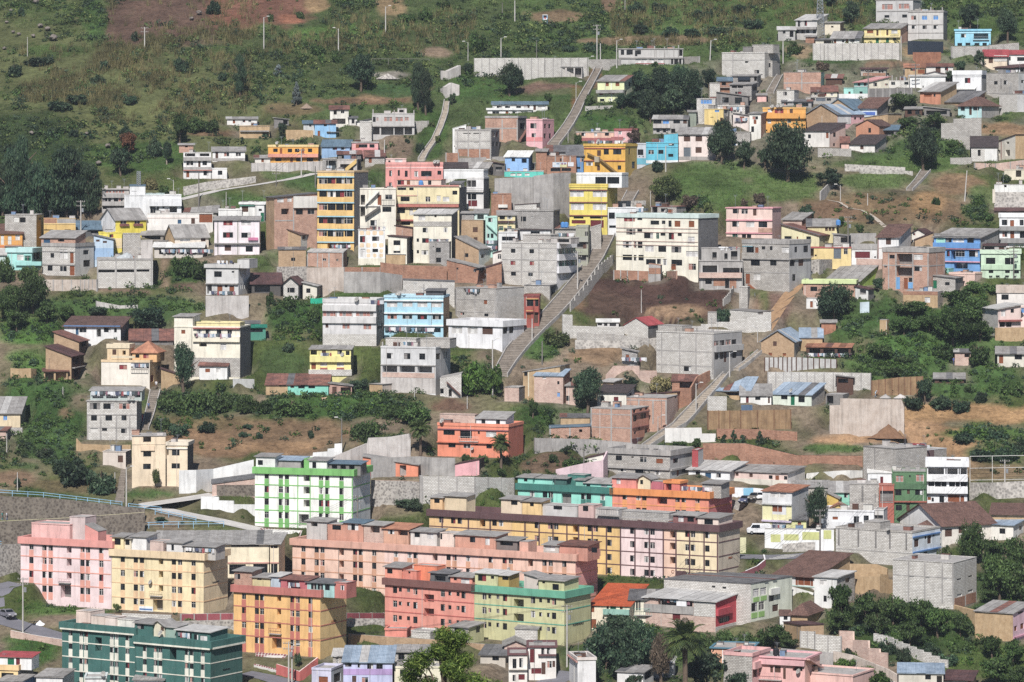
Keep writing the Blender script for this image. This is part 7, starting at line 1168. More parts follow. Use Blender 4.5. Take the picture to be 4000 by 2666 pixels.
GZ=GZ+np.where(OCC,0,1)*np.clip((GY-640)/60,0,1)*(0.22*vnoise(GX,GY,4.5,5)+0.10*vnoise(GX,GY,1.7,6))
# ground colours:patches of soil,grass,scrub
E=[]
def e(x,y,rx,ry,hexc,st=0.9):E.append((PX(x),PY(y),rx/K,ry/K,hexc,st))
GRN,OLV,DRY,SOI,TAN,DKG,BRT='#525e38','#646444','#7b7452','#86684f','#b08a60','#384a2b','#4c6b30'
T(0,0);e(1200,800,1800,900,'#6a6e42',.85);e(1650,170,850,270,'#6f5648',1);e(2200,130,330,200,'#8f5f4a',1);e(860,160,110,220,'#4d7036');e(2050,480,450,55,BRT);e(500,470,300,60,BRT,.6);e(250,1300,500,320,DKG);e(1350,1450,500,150,'#47662e');e(1250,1100,600,180,'#6f7444');e(1950,1230,250,25,SOI)
T(1,0);e(1000,400,1400,500,GRN,.7);e(150,90,420,190,'#825a48',1);e(560,40,130,90,'#a5875f');e(1200,60,140,100,'#a08560');e(300,180,130,50,'#a0694e');e(1680,480,150,55,'#98806a');e(900,930,420,40,SOI);e(1150,900,250,45,'#9a7a5c',.7);e(1250,830,250,60,'#48653a');e(1200,690,200,35,'#a39a8e');e(1250,1330,230,120,'#8d7763');e(300,1180,250,60,'#6f6a44');e(1600,1250,150,200,BRT);e(2100,800,350,130,'#4c6d34');e(350,1000,300,60,SOI,.6);e(700,300,400,80,'#5a7a38')
T(2,0);e(1500,250,1200,350,'#58703a',.8);e(450,150,260,60,'#92735a',.8);e(880,30,60,90,'#8f7058');e(1250,370,550,40,'#94795f');e(2000,270,250,30,'#9a846a',.5);e(330,830,240,70,'#86665a');e(590,920,60,110,'#9a6a48');e(760,700,60,90,SOI);e(950,1140,300,90,'#44682c');e(450,880,300,60,'#4a6c34',.6);e(2100,1000,600,500,'#8a8074',.5)
T(3,0);e(1200,150,1600,220,'#576f36',.8);e(1200,900,1500,500,'#8f8578',.55);e(300,480,140,60,'#b59a78');e(1420,480,200,60,'#ad8c64');e(1100,590,250,40,'#8a6c55');e(600,560,280,30,'#456b2e');e(2200,1000,200,120,'#5c6e38');e(2150,1190,220,60,'#a8845f');e(1400,1400,500,150,'#4c6a32');e(1200,1520,500,60,'#5a7238')
T(0,1);e(300,100,500,400,DKG);e(1800,300,600,120,'#4d6a34');e(1520,950,60,190,'#a2896f');e(1700,1065,150,55,'#7a6052');e(1150,1110,350,30,'#83695a');e(1000,1250,900,120,'#4a6834');e(300,1480,350,130,'#4f7a2e');e(1700,950,200,110,'#43672d')
T(1,1);e(350,1350,350,170,'#3f672a');e(1000,1140,350,30,BRT);e(100,840,150,80,'#5a7038');e(700,80,600,90,'#4d6a34')
T(2,1);e(1900,150,560,200,'#587438',.9);e(1500,330,300,80,'#6a6844');e(1300,1150,680,270,'#563f37',1);e(900,1230,300,130,'#604a3e',1);e(1500,1300,240,60,'#a88868');e(250,1500,150,90,'#44682c');e(600,1230,90,60,SOI);e(2200,1250,160,100,'#8a6f5c');e(2300,280,200,60,'#6d6a48')
T(3,1);e(200,150,420,130,'#5e783a',.9);e(1000,110,450,90,'#607a3c',.9);e(1200,340,800,150,'#846a4e');e(1450,290,180,110,'#a9855a');e(1750,130,250,100,'#97785a');e(600,380,200,100,'#8a6c52');e(1950,300,150,150,'#5f7440');e(100,1280,130,220,'#84665a');e(800,1350,450,230,'#4a6b32');e(1500,1450,700,200,'#496a30')
T(0,2);e(350,650,500,420,'#40662c');e(300,170,300,120,'#5c7f38');e(600,650,60,60,'#8f7558');e(1950,900,520,200,'#8f7052',1);e(2050,760,420,60,'#7a6a48');e(100,1270,200,70,'#96785e');e(700,1330,400,60,'#7f704e');e(1450,1310,200,40,SOI);e(1900,560,500,120,'#3f5e2c');e(1400,1400,250,50,'#48672f')
T(1,2);e(700,600,800,150,'#3f5f2a');e(450,860,620,140,'#8a6f52',1);e(300,980,420,60,'#a07e5a',1);e(1150,900,220,60,'#54682f');e(1780,590,200,60,'#6e5142');e(2050,330,230,140,'#466a2c');e(250,180,300,150,'#4d6234');e(1850,1150,120,60,'#8a8078')
T(2,2);e(400,680,400,130,'#40642a');e(800,120,260,90,'#a18262');e(250,80,180,90,'#4b6c30');e(320,1120,330,90,'#7a604e');e(1330,400,220,70,'#57702f');e(1750,440,90,60,'#86624e');e(1500,960,250,40,'#55733a')
T(3,2);e(1400,200,900,220,'#517436');e(1750,660,800,90,'#b38c5e',1);e(1300,850,380,110,'#b89068',1);e(1700,990,280,200,'#a9845c',1);e(900,900,420,50,'#b28c66',1);e(2050,860,420,55,'#577a34');e(2150,1010,300,110,'#606a42');e(1300,470,140,40,'#b0a89c');e(700,985,380,35,'#4c6c30');e(1900,400,500,150,'#4c6a34');e(2000,1200,400,80,'#a08463',.8)
T(0,3);e(600,880,480,75,'#557a30');e(330,1300,280,150,'#3f6e28')
T(2,3);e(1200,1300,700,250,'#4d5f38',.8)
T(3,3);e(1300,1100,800,300,'#3f5a2a');e(2100,700,350,250,'#3d5a2a');e(2000,1400,500,200,'#56682f')
PXg=CX+GX/np.maximum(GY,1)*F;PYg=HZ-(GZ-ZC)/np.maximum(GY,1)*F
COLR=np.zeros(GZ.shape+(3,));COLR[:]=lin('#5a6a3c')
town=np.clip((GY<890)*1.0,0,1)
tn=np.clip(.5+.9*vnoise(GX,GY,13,21)+.4*vnoise(GX,GY,5,22),0,1)[...,None];COLR=np.array(lin('#8f7d68'))*tn+np.array(lin('#56632f'))*(1-tn)
wild=np.clip((GY-880)/40,0,1)[...,None];COLR=COLR*(1-wild)+np.array(lin('#57693a'))*wild
wob=0.35*vnoise(GX,GY,9,11)+0.25*vnoise(GX,GY,3.2,12)
for x,y,rx,ry,hx,st in E:
    dd=np.hypot((PXg-x)/rx,(PYg-y)/ry)+wob;k=np.clip((1.15-dd)/0.35,0,1)*st*(GY>600);COLR=COLR*(1-k[...,None])+np.array(lin(hx))*k[...,None]
yard=np.zeros_like(GZ)
for r in BL:
    C,th=r['C'],r['th_'];c,s=math.cos(th),math.sin(th);dx,dy=GX-C.x,GY-C.y;lx,ly=dx*c-dy*s,dx*s+dy*c
    ex_=np.maximum(np.maximum(-r['w']-lx,lx),0);ey_=np.maximum(np.maximum(-ly,ly-r['d']),0);yard=np.maximum(yard,np.clip(1.2-np.hypot(ex_,ey_)/1.8-wob,0,1))
k=(yard*0.7)[...,None];COLR=COLR*(1-k)+np.array(lin('#8f8373'))*k
lum=COLR.mean(-1,keepdims=True);COLR=(COLR*0.85+lum*0.15)*0.72;up_=np.clip((GY-850)/40,0,1)[...,None];COLR=COLR*(1-.06*up_)
me=bpy.data.meshes.new('hillside');ny,nx=GZ.shape
idx=np.arange(ny*nx).reshape(ny,nx);quads=np.stack([idx[:-1,:-1],idx[:-1,1:],idx[1:,1:],idx[1:,:-1]],-1).reshape(-1,4)
def np_mesh(name,V,Q,mats,smooth=False):
    me=bpy.data.meshes.new(name);n,m=len(V),len(Q);w_=Q.shape[1];me.vertices.add(n);me.vertices.foreach_set('co',np.ascontiguousarray(V,np.float32).ravel())
    me.loops.add(m*w_);me.loops.foreach_set('vertex_index',np.ascontiguousarray(Q,np.int32).ravel());me.polygons.add(m);me.polygons.foreach_set('loop_start',np.arange(0,m*w_,w_,dtype=np.int32))
    try:me.polygons.foreach_set('loop_total',np.full(m,w_,np.int32))
    except Exception:pass
    for k_ in mats:me.materials.append(M(k_))
    if smooth:me.polygons.foreach_set('use_smooth',np.ones(m,bool))
    me.update(calc_edges=True);me.validate();return me
me=np_mesh('hillside',np.stack([GX,GY,GZ],-1).reshape(-1,3),quads,['ground'],True)
ca=me.color_attributes.new('Col','FLOAT_COLOR','POINT');ca.data.foreach_set('color',np.concatenate([COLR.reshape(-1,3),np.ones((ny*nx,1))],1).astype(np.float32).ravel())
struct(add('hillside',me))

#----------------------------------------------------------------build the setting and the houses
for r in RL:build_road(r)
for r in SL:build_stair(r)
for r in BL:build(r)
for r in WL:build_wall(r)
T(3,3)
zb=[cast(PX(x),PY(y)) for x,y in ((90,440),(125,432),(160,424),(195,416),(230,409),(265,402))]
for i,p in enumerate(zb):
    a=MB();a.box((-2.4,-.25,0),(2.4,.25,.012),'frame');o=a.build('zebra_stripe',None,(p.x,p.y,p.z+.075));o.rotation_euler.z=rad(8);struct(o)
#----------------------------------------------------------------plants
def leafcloud(cen,rad_,per,ls,rng,up=0.25,shell=0.55,asp=0.55):
    """quads spread through ellipsoids: cen (N,3), rad_ (N,3); per leaves each; leaf length ls"""
    N=len(cen);n=N*per;d=rng.normal(size=(n,3));d/=np.linalg.norm(d,axis=1,keepdims=True)
    t=(shell+(1-shell)*rng.random((n,1)))*(0.85+0.3*rng.random((n,1)));p=np.repeat(cen,per,0)+d*t*np.repeat(rad_,per,0)
    nn=d*0.7+rng.normal(size=(n,3))*0.6;nn[:,2]+=up;nn/=np.linalg.norm(nn,axis=1,keepdims=True)
    a=np.cross(nn,rng.normal(size=(n,3)));a/=np.linalg.norm(a,axis=1,keepdims=True)+1e-9;b_=np.cross(nn,a)
    l=np.asarray(ls) if np.ndim(ls) else ls
    l=(np.repeat(l,per)[:,None] if np.ndim(l) else l)*(0.6+0.8*rng.random((n,1)));a*=l*0.5;b_*=l*0.5*asp
    V=np.stack([p-a,p-b_*0.9+a*0.1,p+a,p+b_*0.9+a*0.1],1).reshape(-1,3);return V
def cloudmesh(name,V,mat):return np_mesh(name,V,np.arange(len(V)).reshape(-1,4),[mat])
CROWN={}
def crown(kind,size,var,mat):
    key=(kind,size,var,mat)
    if key in CROWN:return CROWN[key]
    rng=np.random.default_rng(hash((kind,size,var)) % 9999 if False else (len(kind)*131+size*17+var*7))
    ncl,per,ls=[(14,64,.26),(30,100,.15),(58,130,.10)][size]
    d=rng.normal(size=(ncl,3));d/=np.linalg.norm(d,axis=1,keepdims=True);rr=rng.random((ncl,1))**0.5
    if kind=='round':c=d*rr*[.84,.84,.46]+[0,0,.5];r=np.stack([.2+.24*rng.random(ncl)]*3,1)*[1,1,.6]
    elif kind=='bush':c=d*rr*[.85,.85,.46]+[0,0,.4];r=np.stack([.22+.26*rng.random(ncl)]*3,1)*[1,1,.7]
    elif kind=='tall':
        z=rng.random((ncl,1));w_=(0.35+0.65*np.sin(np.pi*np.clip(z*.85+.12,0,1)))*.7;c=np.concatenate([d[:,:1]*rr*w_,d[:,1:2]*rr*w_,.06+z*.86],1);r=np.stack([.36+.16*rng.random(ncl)]*3,1)*[1,1,.26]
    elif kind=='conifer':
        z=rng.random((ncl,1))**.8;w_=(1-z)*.75+.06;c=np.concatenate([d[:,:1]*w_,d[:,1:2]*w_,.05+z*.9],1);r=np.concatenate([.2+.2*(1-z)]*2+[.10+0*z],1)
    c[:,2]=np.clip(c[:,2],.12,1);V=leafcloud(c,r,per,ls*(1.25 if kind=='bush' else 1.0),rng,shell=.35);V[:,2]=np.clip(V[:,2],0.0,1.15)
    CROWN[key]=cloudmesh('crown',V,mat);return CROWN[key]
TRK={}
def trunkmesh(var,mat):
    if (var,mat) not in TRK:
        rnd=random.Random(var);a=MB();bend=[(rnd.uniform(-.06,.06),rnd.uniform(-.06,.06)) for _ in range(4)]
        a.tube([(0,0,-.06),(bend[0][0],bend[0][1],.3),(bend[1][0],bend[1][1],.6),(bend[2][0]*.5,0,.9)],[.05,.038,.026,.008],mat,7)
        for i in range(5):
            q=rnd.uniform(0,6.28);z=rnd.uniform(.25,.6);a.tube([(bend[0][0]*z,0,z),(math.cos(q)*.22,math.sin(q)*.22,z+.16),(math.cos(q)*.42,math.sin(q)*.42,z+.26)],[.02,.014,.005],mat,5)
        TRK[(var,mat)]=a.mesh('trunk')
    return TRK[(var,mat)]
def palm_mesh(seed,mat):
    rnd=random.Random(seed);V=[]; 
    for i in range(60):
        az=rnd.uniform(0,6.28);el=rnd.uniform(-.5,1.35);L=rnd.uniform(.85,1.05);p=Vector((0,0,0));d_=Vector((math.cos(az)*math.cos(el),math.sin(az)*math.cos(el),math.sin(el)));n=11;seg=L/n;side=Vector((-math.sin(az),math.cos(az),0))
        for k_ in range(n):
            q=p+d_*seg;w_=.2*math.sin(math.pi*(k_+.7)/(n+.6))+.02
            for s_ in (-1,1):
                for t_ in (0,.5):
                    o=p.lerp(q,t_);tip=o+side*s_*w_+d_*seg*1.6+Vector((0,0,-w_*.35));V+=[o,o+d_*seg*.28,tip,tip-d_*seg*.5]
            p=q;d_=(d_+Vector((0,0,-.07-.018*k_))).normalized()
    return cloudmesh('crown',np.array([tuple(v) for v in V]),mat)
NT=[0]
def TR(label,kind,spots,mat='lf1',group=None,bark='bark',cat='tree'):
    for i,(x,yb_,yt_,wp) in enumerate(spots):
        NT[0]+=1;P=cast(PX(x),PY(yb_));m=P.y/F/K;H=max(1.0,(yb_-yt_)*m);Wd=max(.8,wp*m);sz=0 if max(H,Wd)<3.2 else 1 if max(H,Wd)<8 else 2;var=NT[0] % 4
        nm={'conifer':'conifer_tree','bush':'shrub'}.get(kind,'tree')
        root=add(nm,None,None,P,random.uniform(0,6.28));root.empty_display_size=.5;tag(root,label,'shrub' if kind=='bush' else cat,group or (label if len(spots)>1 else None))
        f0={'round':.2,'tall':.14,'bush':0,'conifer':.06}[kind]
        c=add('crown',crown(kind,sz,var,mat),root,(0,0,H*f0-.15));c.scale=(Wd/2*1.02,Wd/2*.9,H*(1-f0)*1.0)
        t=add('trunk',trunkmesh(var,bark),root);s_=min(max(H*1.0,Wd*.6),H*2.2);t.scale=(s_*(.7 if kind !='tall' else .5),s_*(.7 if kind !='tall' else .5),H*.95)
def PALM(label,x,yb_,yt_,wp):
    P=cast(PX(x),PY(yb_));m=P.y/F/K;H,Wd=(yb_-yt_)*m,wp*m;root=add('palm_tree',None,None,P,1.0);tag(root,label,'palm');R_=Wd/2;hz=max(H-R_*.75,H*.45)
    a=MB();a.tube([(0,0,-.5),(.05,0,hz*.4),(.0,.05,hz*.8),(0,0,hz)],[R_*.12,R_*.1,R_*.11,R_*.16],'bark',10);a.build('trunk',root)
    c=add('crown',palm_mesh(int(x),'lfp'),root,(0,0,hz));c.scale=(R_*1.05,)*3
T(0,0)
TR('tall dark slender tree alone on the grassy slope','tall',[(2205,905,495,150)],'lf2');TR('dark glossy shrub left of the vegetable plot','round',[(1650,1335,1050,190)]);TR('wide dark hedge trees above the vegetable plot','bush',[(1790,1215,1070,180),(1930,1210,1065,170)])
TR('russet red tree on the lower slope','round',[(1185,1420,1195,190)],'lfr');TR('dark crown just behind the russet red tree','round',[(1150,1290,1155,130)],'lf2');TR('round shrub right of the russet red tree','bush',[(1420,1440,1250,150)],'lf2');TR('small tree with bare pale trunk near the brick room','round',[(1532,1512,1290,125)],'lf2',bark='barkl');TR('grey green tree below the russet red tree','round',[(1110,1620,1330,230)],'lf2')
TR('dark shrubs dotted over the upper left slope','bush',[(350,600,500,260),(1240,380,290,70),(1660,650,500,150),(960,640,540,110),(1360,730,655,100),(900,780,680,150),(1180,950,850,180),(700,950,850,240),(200,150,60,80),(1960,130,0,150),(2080,640,560,70),(2040,740,650,100),(550,1010,900,220),(950,1050,980,120),(130,700,560,150),(680,1260,1170,100),(540,1230,1160,80)],'lf2','shrubs on the upper left slope')
T(0,1);TR('tall dense eucalyptus in the grove on the left','tall',[(110,470,-200,280),(330,480,-110,300),(600,465,-230,400),(830,445,-70,270),(200,380,-330,200),(480,440,-60,240),(20,440,-80,200),(720,420,-120,220)],'lf2','eucalyptus grove')
T(1,0);TR('silvery blue conifer on the green slope','conifer',[(370,965,755,125)],'lf4');TR('small bluish conifer left of the silvery one','conifer',[(205,690,590,100)],'lf4');TR('big dark round tree in the middle of the upper slope','round',[(965,845,480,265)],'lf2')
TR('pair of tall slender eucalyptus by the garden stairway','tall',[(1490,1005,560,160),(1560,1060,640,150)],'lf2');TR('leafy tree in front of the long whitewashed wall','round',[(2330,885,575,240)],'lf2');TR('shrubs along the upper middle slope','bush',[(285,460,365,95),(570,500,380,140),(740,575,455,110),(480,420,370,90),(850,640,560,100),(1400,200,100,170),(1560,190,60,130),(1720,60,0,150),(2030,480,290,200),(1900,200,110,130),(600,560,490,70),(400,170,90,90),(130,200,110,70)],'lf1','shrubs on the upper middle slope')
TR('small dark tree at the foot of the concrete culvert','round',[(1800,965,855,75)],'lf2');TR('dark tree left of the long whitewashed wall','round',[(1950,700,560,100)],'lf2');TR('yellow flowering bushes beside the garden stairway','bush',[(1615,1165,1105,75),(1672,1312,1230,65)],'lf3');TR('dark shrubs between stairway and concrete shell','bush',[(1500,1405,1280,85),(1390,1310,1270,60),(820,1130,1040,70)],'lf2');TR('thin tree beside the adobe wall','round',[(235,1275,1110,95)],'lf2')
T(2,0);TR('dark leafy tree in the thicket right of the yellow green house','round',[(1160,900,650,230),(1350,930,610,280),(1560,940,600,280),(1270,1120,800,280),(1480,1060,770,280),(1660,960,630,220),(1010,1010,850,150),(1120,1000,820,190),(1620,1050,860,190)],'lf2','thicket right of the yellow green house')
TR('dark round tree at the edge of the pale block house','round',[(1810,830,605,160)],'lf2');TR('dark tree at the left end of the open shelter','round',[(40,870,610,190)],'lf2');TR('flowering shrub beside the upper stairway','bush',[(712,965,855,100)]);TR('leafy shrubs by the low salmon house','bush',[(600,1325,1200,80),(1110,1240,1080,90),(1310,605,555,60),(330,920,845,80)]);TR('whitish flowering tree behind the pink house','round',[(1120,1325,1185,150)],'lfw')
TR('big dark tree right of the pale pink slate roofed house','round',[(1925,1505,1090,290)],'lf2');TR('dark tree right of the big one by the slate roof','round',[(2130,1550,1280,200)],'lf2');TR('dark tree at the edge of the meadow','round',[(2325,1560,1340,140)],'lf2');TR('shrub on the steps by the turquoise house','bush',[(1335,1572,1445,110)],'lf2');TR('shrubs over the upper right slope','bush',[(1450,330,240,180),(1750,170,70,200),(1900,330,230,240),(2200,260,150,200),(1150,120,10,160),(1350,100,0,150),(1650,330,250,200),(520,470,400,130),(720,470,380,130),(2100,120,20,180),(1180,300,210,180)],'lf2','shrubs on the upper right slope')
T(3,0);TR('very large dark tree on the meadow edge','round',[(180,1665,1105,490)],'lf2');TR('white blossomed tree in the middle of the right quarter','round',[(1232,1015,835,290)],'lf1');TR('dark tree on the green bank below the shacks','round',[(1430,1575,1165,330)],'lf2');TR('dark bushes below the plank shack','round',[(1285,1185,1060,200),(1530,1195,1035,210)]);TR('small round tree right of the bank','round',[(1690,1425,1265,140)]);TR('feathery tree beside the white flat roofed house','round',[(1665,760,640,110),(1775,690,545,130)],'lf2');TR('dark tree in front of the block wall at the top right','round',[(1945,605,465,120)],'lf2');TR('bush on the bank above the windowless brick house','bush',[(240,495,380,140)]);TR('dark trees on the top right slope','round',[(2200,395,80,210),(1850,285,10,220),(770,215,10,210),(570,60,-60,150)],'lf2','trees on the top right slope');TR('leafless grey shrubs below the pale retaining wall','bush',[(500,645,540,130)],'lfw')
T(0,1);TR('slender tree in front of the white block veranda house','round',[(742,895,675,130)]);TR('dark shrub by the turquoise house far left','bush',[(250,1010,835,180),(55,1020,790,180)]);TR('dark leafy tree in the left thicket','round',[(300,1310,965,330),(80,1410,1030,260),(430,1400,1200,230),(150,1480,1250,240),(620,1400,1230,220)],'lf1','left thicket');TR('dense dark hedge beside the dirt steps','bush',[(1680,965,760,250),(1830,975,785,220)]);TR('dark tree behind the brown tiled cottage','round',[(1370,1480,1220,340),(900,1340,1240,260)],'lf2');TR('bush beside the white modern house','bush',[(1500,215,115,110)]);TR('pale pampas clump by the road bend','bush',[(1390,165,40,130)],'lfd')
T(1,1);TR('round bush in front of the gable hut','bush',[(300,1255,1150,145)]);TR('dark bush below the green net','bush',[(525,1370,1215,140)]);TR('little bush growing out of the concrete wall','bush',[(745,1040,975,90)]);TR('green shrubs by the dark barn','bush',[(130,1230,1110,110)])
T(2,1);TR('spreading tree on the edge of the bright meadow','round',[(1420,300,40,330)],'lf3');TR('brownish shrubs below the bright meadow','bush',[(1620,335,190,210),(2270,300,185,130),(2130,320,250,90)],'lfw');TR('spiky agave like plant behind the cream block','bush',[(1805,395,290,110)],'lf3');TR('grassy mound bush at the foot of the main stairway','bush',[(410,1605,1430,260)],'lf3');TR('dark bush right of the bare lot','bush',[(1940,1395,1240,170)],'lf2')
T(3,1);TR('brown leafless tree on the right meadow','round',[(565,165,-20,290)],'lf2');TR('shrub above the rusty roofs on the right','bush',[(365,430,305,180)],'lf2');TR('small tree on the winding footpath','round',[(940,495,385,95)],'lf2');TR('shrub on the eroded slope','bush',[(1545,312,232,85)]);TR('large dark tree in front of the lime parapet house','round',[(620,1390,1025,390)],'lf2');TR('shrub left of the three storey brick house','round',[(1010,1110,965,130)],'lf2');TR('dark leafy tree in the right thicket','round',[(1330,1340,1185,330),(1750,1260,1075,300),(1870,1430,1140,380),(1700,1590,1270,420),(1250,1510,1345,280),(1480,1480,1300,260),(1950,1570,1380,260)],'lf1','right thicket');TR('long hedge below the mint ornamented house','bush',[(1880,1110,1010,200),(2040,1105,1010,190)]);TR('shrubs by the ruined white house','bush',[(2030,460,375,120),(2180,105,30,120),(680,505,420,100),(840,560,480,90)])
T(0,2);TR('feathery tall tree in front of the tall cream house','round',[(1690,485,-10,220)],'lf2');TR('dark bushes below the white rusty roofed hut','bush',[(1800,650,395,300),(1560,625,460,250),(2020,640,440,240),(2250,650,470,220),(1500,800,690,180)]);TR('dark thicket above the blue railing','bush',[(700,1310,1060,330),(930,1395,1145,290),(560,1200,1060,220),(420,1060,960,180)],'lf2');TR('small tree by the white post','round',[(160,1350,1240,85)],'lf2');TR('thin fruit tree in the yard of the cream bay house','round',[(1430,1360,1165,110)],'lf3');TR('young tree at the corner of the cream bay house','round',[(1250,1275,1165,80)],'lf2');TR('shrubs on the brown bank','bush',[(1650,860,730,220),(1900,830,730,180),(2250,880,820,120),(2280,800,750,110)],'lf2')
T(1,2);PALM('tall palm left of the salmon orange house',1510,1055,715,240);PALM('palm in front of the right end of the salmon orange house',2250,1165,845,230);TR('dark spreading shrubs above the brown bank','bush',[(1000,890,685,260),(1450,750,560,310),(330,670,500,350),(60,650,520,200),(950,640,540,150),(1230,700,580,200)]);TR('dark bushes around the yellow house','bush',[(940,440,320,200),(300,90,0,130),(1090,430,350,110)],'lf2');TR('scraggy shrubs at the stone retaining wall','bush',[(1690,1400,1280,80),(1380,1500,1420,260),(500,890,800,60),(30,890,830,100),(1450,1540,1460,200)],'lf2');TR('garden shrubs below the palms','bush',[(1930,1110,1020,110),(2080,1120,1030,120),(2250,1220,1160,130)]);TR('round grassy bush above the main stairway','bush',[(2000,480,180,300),(2150,470,170,240)],'lfg')
T(2,2);TR('big dark tree beside the brick house with blue metal roof','round',[(690,670,220,310)],'lf2');TR('grey green shrub behind the brown tiled cottage','round',[(1095,455,325,170)],'lf2');TR('white flowering shrub in the yard below the brick houses','round',[(190,710,520,95)],'lf1');TR('small dark tree in front of the concrete wall','round',[(500,1045,945,90)],'lf2');TR('dry grass hump beside the rusty roofed shed','bush',[(1380,465,305,260)],'lfd');TR('row of small conifers along the brick terrace','conifer',[(1950,935,850,95),(2035,935,815,90),(2115,935,855,90),(2275,940,825,110)],'lf2');TR('vegetable garden shrubs under the concrete wall','bush',[(380,1110,1030,130),(550,1150,1060,180),(130,1250,1160,100),(40,1250,1170,90)],'lf1');TR('low shrubs in front of the white graffiti wall','bush',[(1530,960,900,150),(1690,965,890,120)])
T(3,2);TR('large grey green tree by the overhanging grey house','round',[(450,1745,1335,240)],'lf2');TR('dark tree on the edge of the tan bank','round',[(1445,570,325,180)],'lf2');TR('dark bushes along the top of the tan bank','bush',[(1330,610,480,220),(1600,615,490,220),(1760,645,510,210),(1960,560,450,150)],'lf2');TR('dark shrubs on the green slope above the block wall','bush',[(1020,140,-10,270),(1620,160,20,250),(1920,205,-10,240),(1150,320,230,260),(2180,490,380,140),(2300,505,390,130),(1850,470,400,100),(760,330,270,200),(1230,200,120,180)],'lf1','shrubs on the green slope');TR('shrubs on the lower terrace at the right','bush',[(1800,930,830,220),(2100,880,800,150),(2200,1100,960,260),(1950,1090,960,220),(2330,1030,900,160)],'lf2','terrace shrubs')
T(0,3);TR('young tree in front of the cream yellow block','round',[(1075,930,825,85)],'lf3');TR('tufts on the stone wall behind the pink block','bush',[(900,110,40,120),(1100,60,10,80),(1480,90,50,150),(1900,1080,1000,120),(2050,1060,990,100)],'lf2')
T(1,3);TR('dark leafy tree in front of the brown corniced block','round',[(1870,275,-40,340)],'lf2');TR('small dark tree in the coral planter','round',[(385,1430,1275,90)],'lf2');TR('shrub between the salmon and brown corniced blocks','round',[(2400,285,140,240)],'lfw')
T(2,3);TR('grey green tree in the big grove at the bottom centre','round',[(1000,1230,920,400),(860,1450,1040,400),(1150,1420,990,430),(720,1600,1330,280),(1000,1560,1220,400)],'lf2','bottom centre grove');TR('tall feathery tree in front of the palm','round',[(1780,1640,1270,420)],'lf2');TR('half bare tree left of the palm','round',[(1370,1580,1110,240)],'lfw');PALM('large date palm at the bottom right of centre',1590,1720,1000,460);TR('clipped dark hedge behind the orange terrace house','bush',[(1790,1260,1075,210),(1960,1260,1060,230),(2130,1265,1065,230),(2290,1270,1070,220)],'lf1');TR('dark small trees at the bottom edge','round',[(1110,1640,1470,170),(2080,1680,1450,230)],'lf2')
T(3,3);TR('dark tree behind the big bare block house','round',[(1870,490,85,300)],'lf1');TR('dark leafy tree in the wood at the right edge','round',[(2080,530,220,300),(2260,610,220,310),(2130,810,370,400),(2310,840,480,310),(2030,840,690,220)],'lf1','wood at the right edge');TR('shrub at the end of the blue ledged house','bush',[(1620,430,285,140)],'lf3');TR('dark tree in the wood below the adobe wall','round',[(680,1010,630,260),(900,1050,750,330),(1150,1050,760,330),(1400,1070,790,330),(1560,1160,850,300),(1300,1260,990,350),(650,1130,870,260),(1770,1150,935,220),(1000,1160,900,260)],'lf1','wood below the adobe wall');TR('dark round trees left of the adobe house','round',[(70,1260,1040,300),(190,1280,1140,200)],'lf1');TR('shrubs along the white stepped wall','bush',[(1100,1300,1165,170),(1240,1380,1225,170),(740,1325,1245,115),(1480,1320,1200,220),(1650,1400,1280,220)],'lf2','shrubs along the stepped wall');TR('bushes on the slope at the lower right corner','round',[(2060,1360,1110,230),(2250,1420,1180,260),(2100,1590,1300,320),(2300,1640,1400,240)],'lf1','lower right slope bushes');TR('long hedge beside the sloping lane','bush',[(720,1440,1330,220),(880,1510,1390,230),(1040,1600,1460,220)],'lfg');TR('green shrub at the foot of the tyre weighted roof','bush',[(485,845,795,110)],'lfg')
# the bright leafy tree that stands on the near side of the valley
P=Vector(((PX(0)*0+1735-CX)/F*350,350,float(bil(GZ,np.array([0.0]),np.array([350.0]))[0])));P.x=(1735-CX)/F*350;P.z=gz(P.x,P.y)
root=add('tree',None,None,P);tag(root,'bright leafy tree rising from the bottom edge, nearest of all','tree');rng=np.random.default_rng(77)
cl=np.array([[-2.0,0,15.3],[-3.0,.6,13.6],[0,0,17.6],[.9,.4,16.8],[-.6,-.5,16.2],[1.8,0,15.2],[2.6,.2,13.2],[.5,-.6,14.6],[-1.4,.2,13.0],[1.2,.3,12.4],[3.9,0,12.6],[0,0,12],[-3.6,0,12.0],[1.5,-.4,17.3],[-2.6,-.4,15.0],[5.0,0.2,12.2],[0.3,0.5,15.8],[1.2,-.6,14.0]])
V=leafcloud(cl,np.tile([[1.15,1.0,.95]],(len(cl),1))*(0.75+.5*rng.random((len(cl),1))),1100,.42,rng,up=.1,shell=.25,asp=.22);add('crown',cloudmesh('crown',V,'lfb'),root)
a=MB();a.tube([(0,0,-1),(.2,0,6),(0,0,12),(.1,0,16.5)],[.35,.28,.18,.05],'bark',8)
for c in cl[::2]:a.tube([(.1,0,max(6,c[2]-5)),tuple(c*[.6,.6,1]-[0,0,1.2]),tuple(c)],[.12,.08,.02],'bark',6)
a.build('trunk',root)
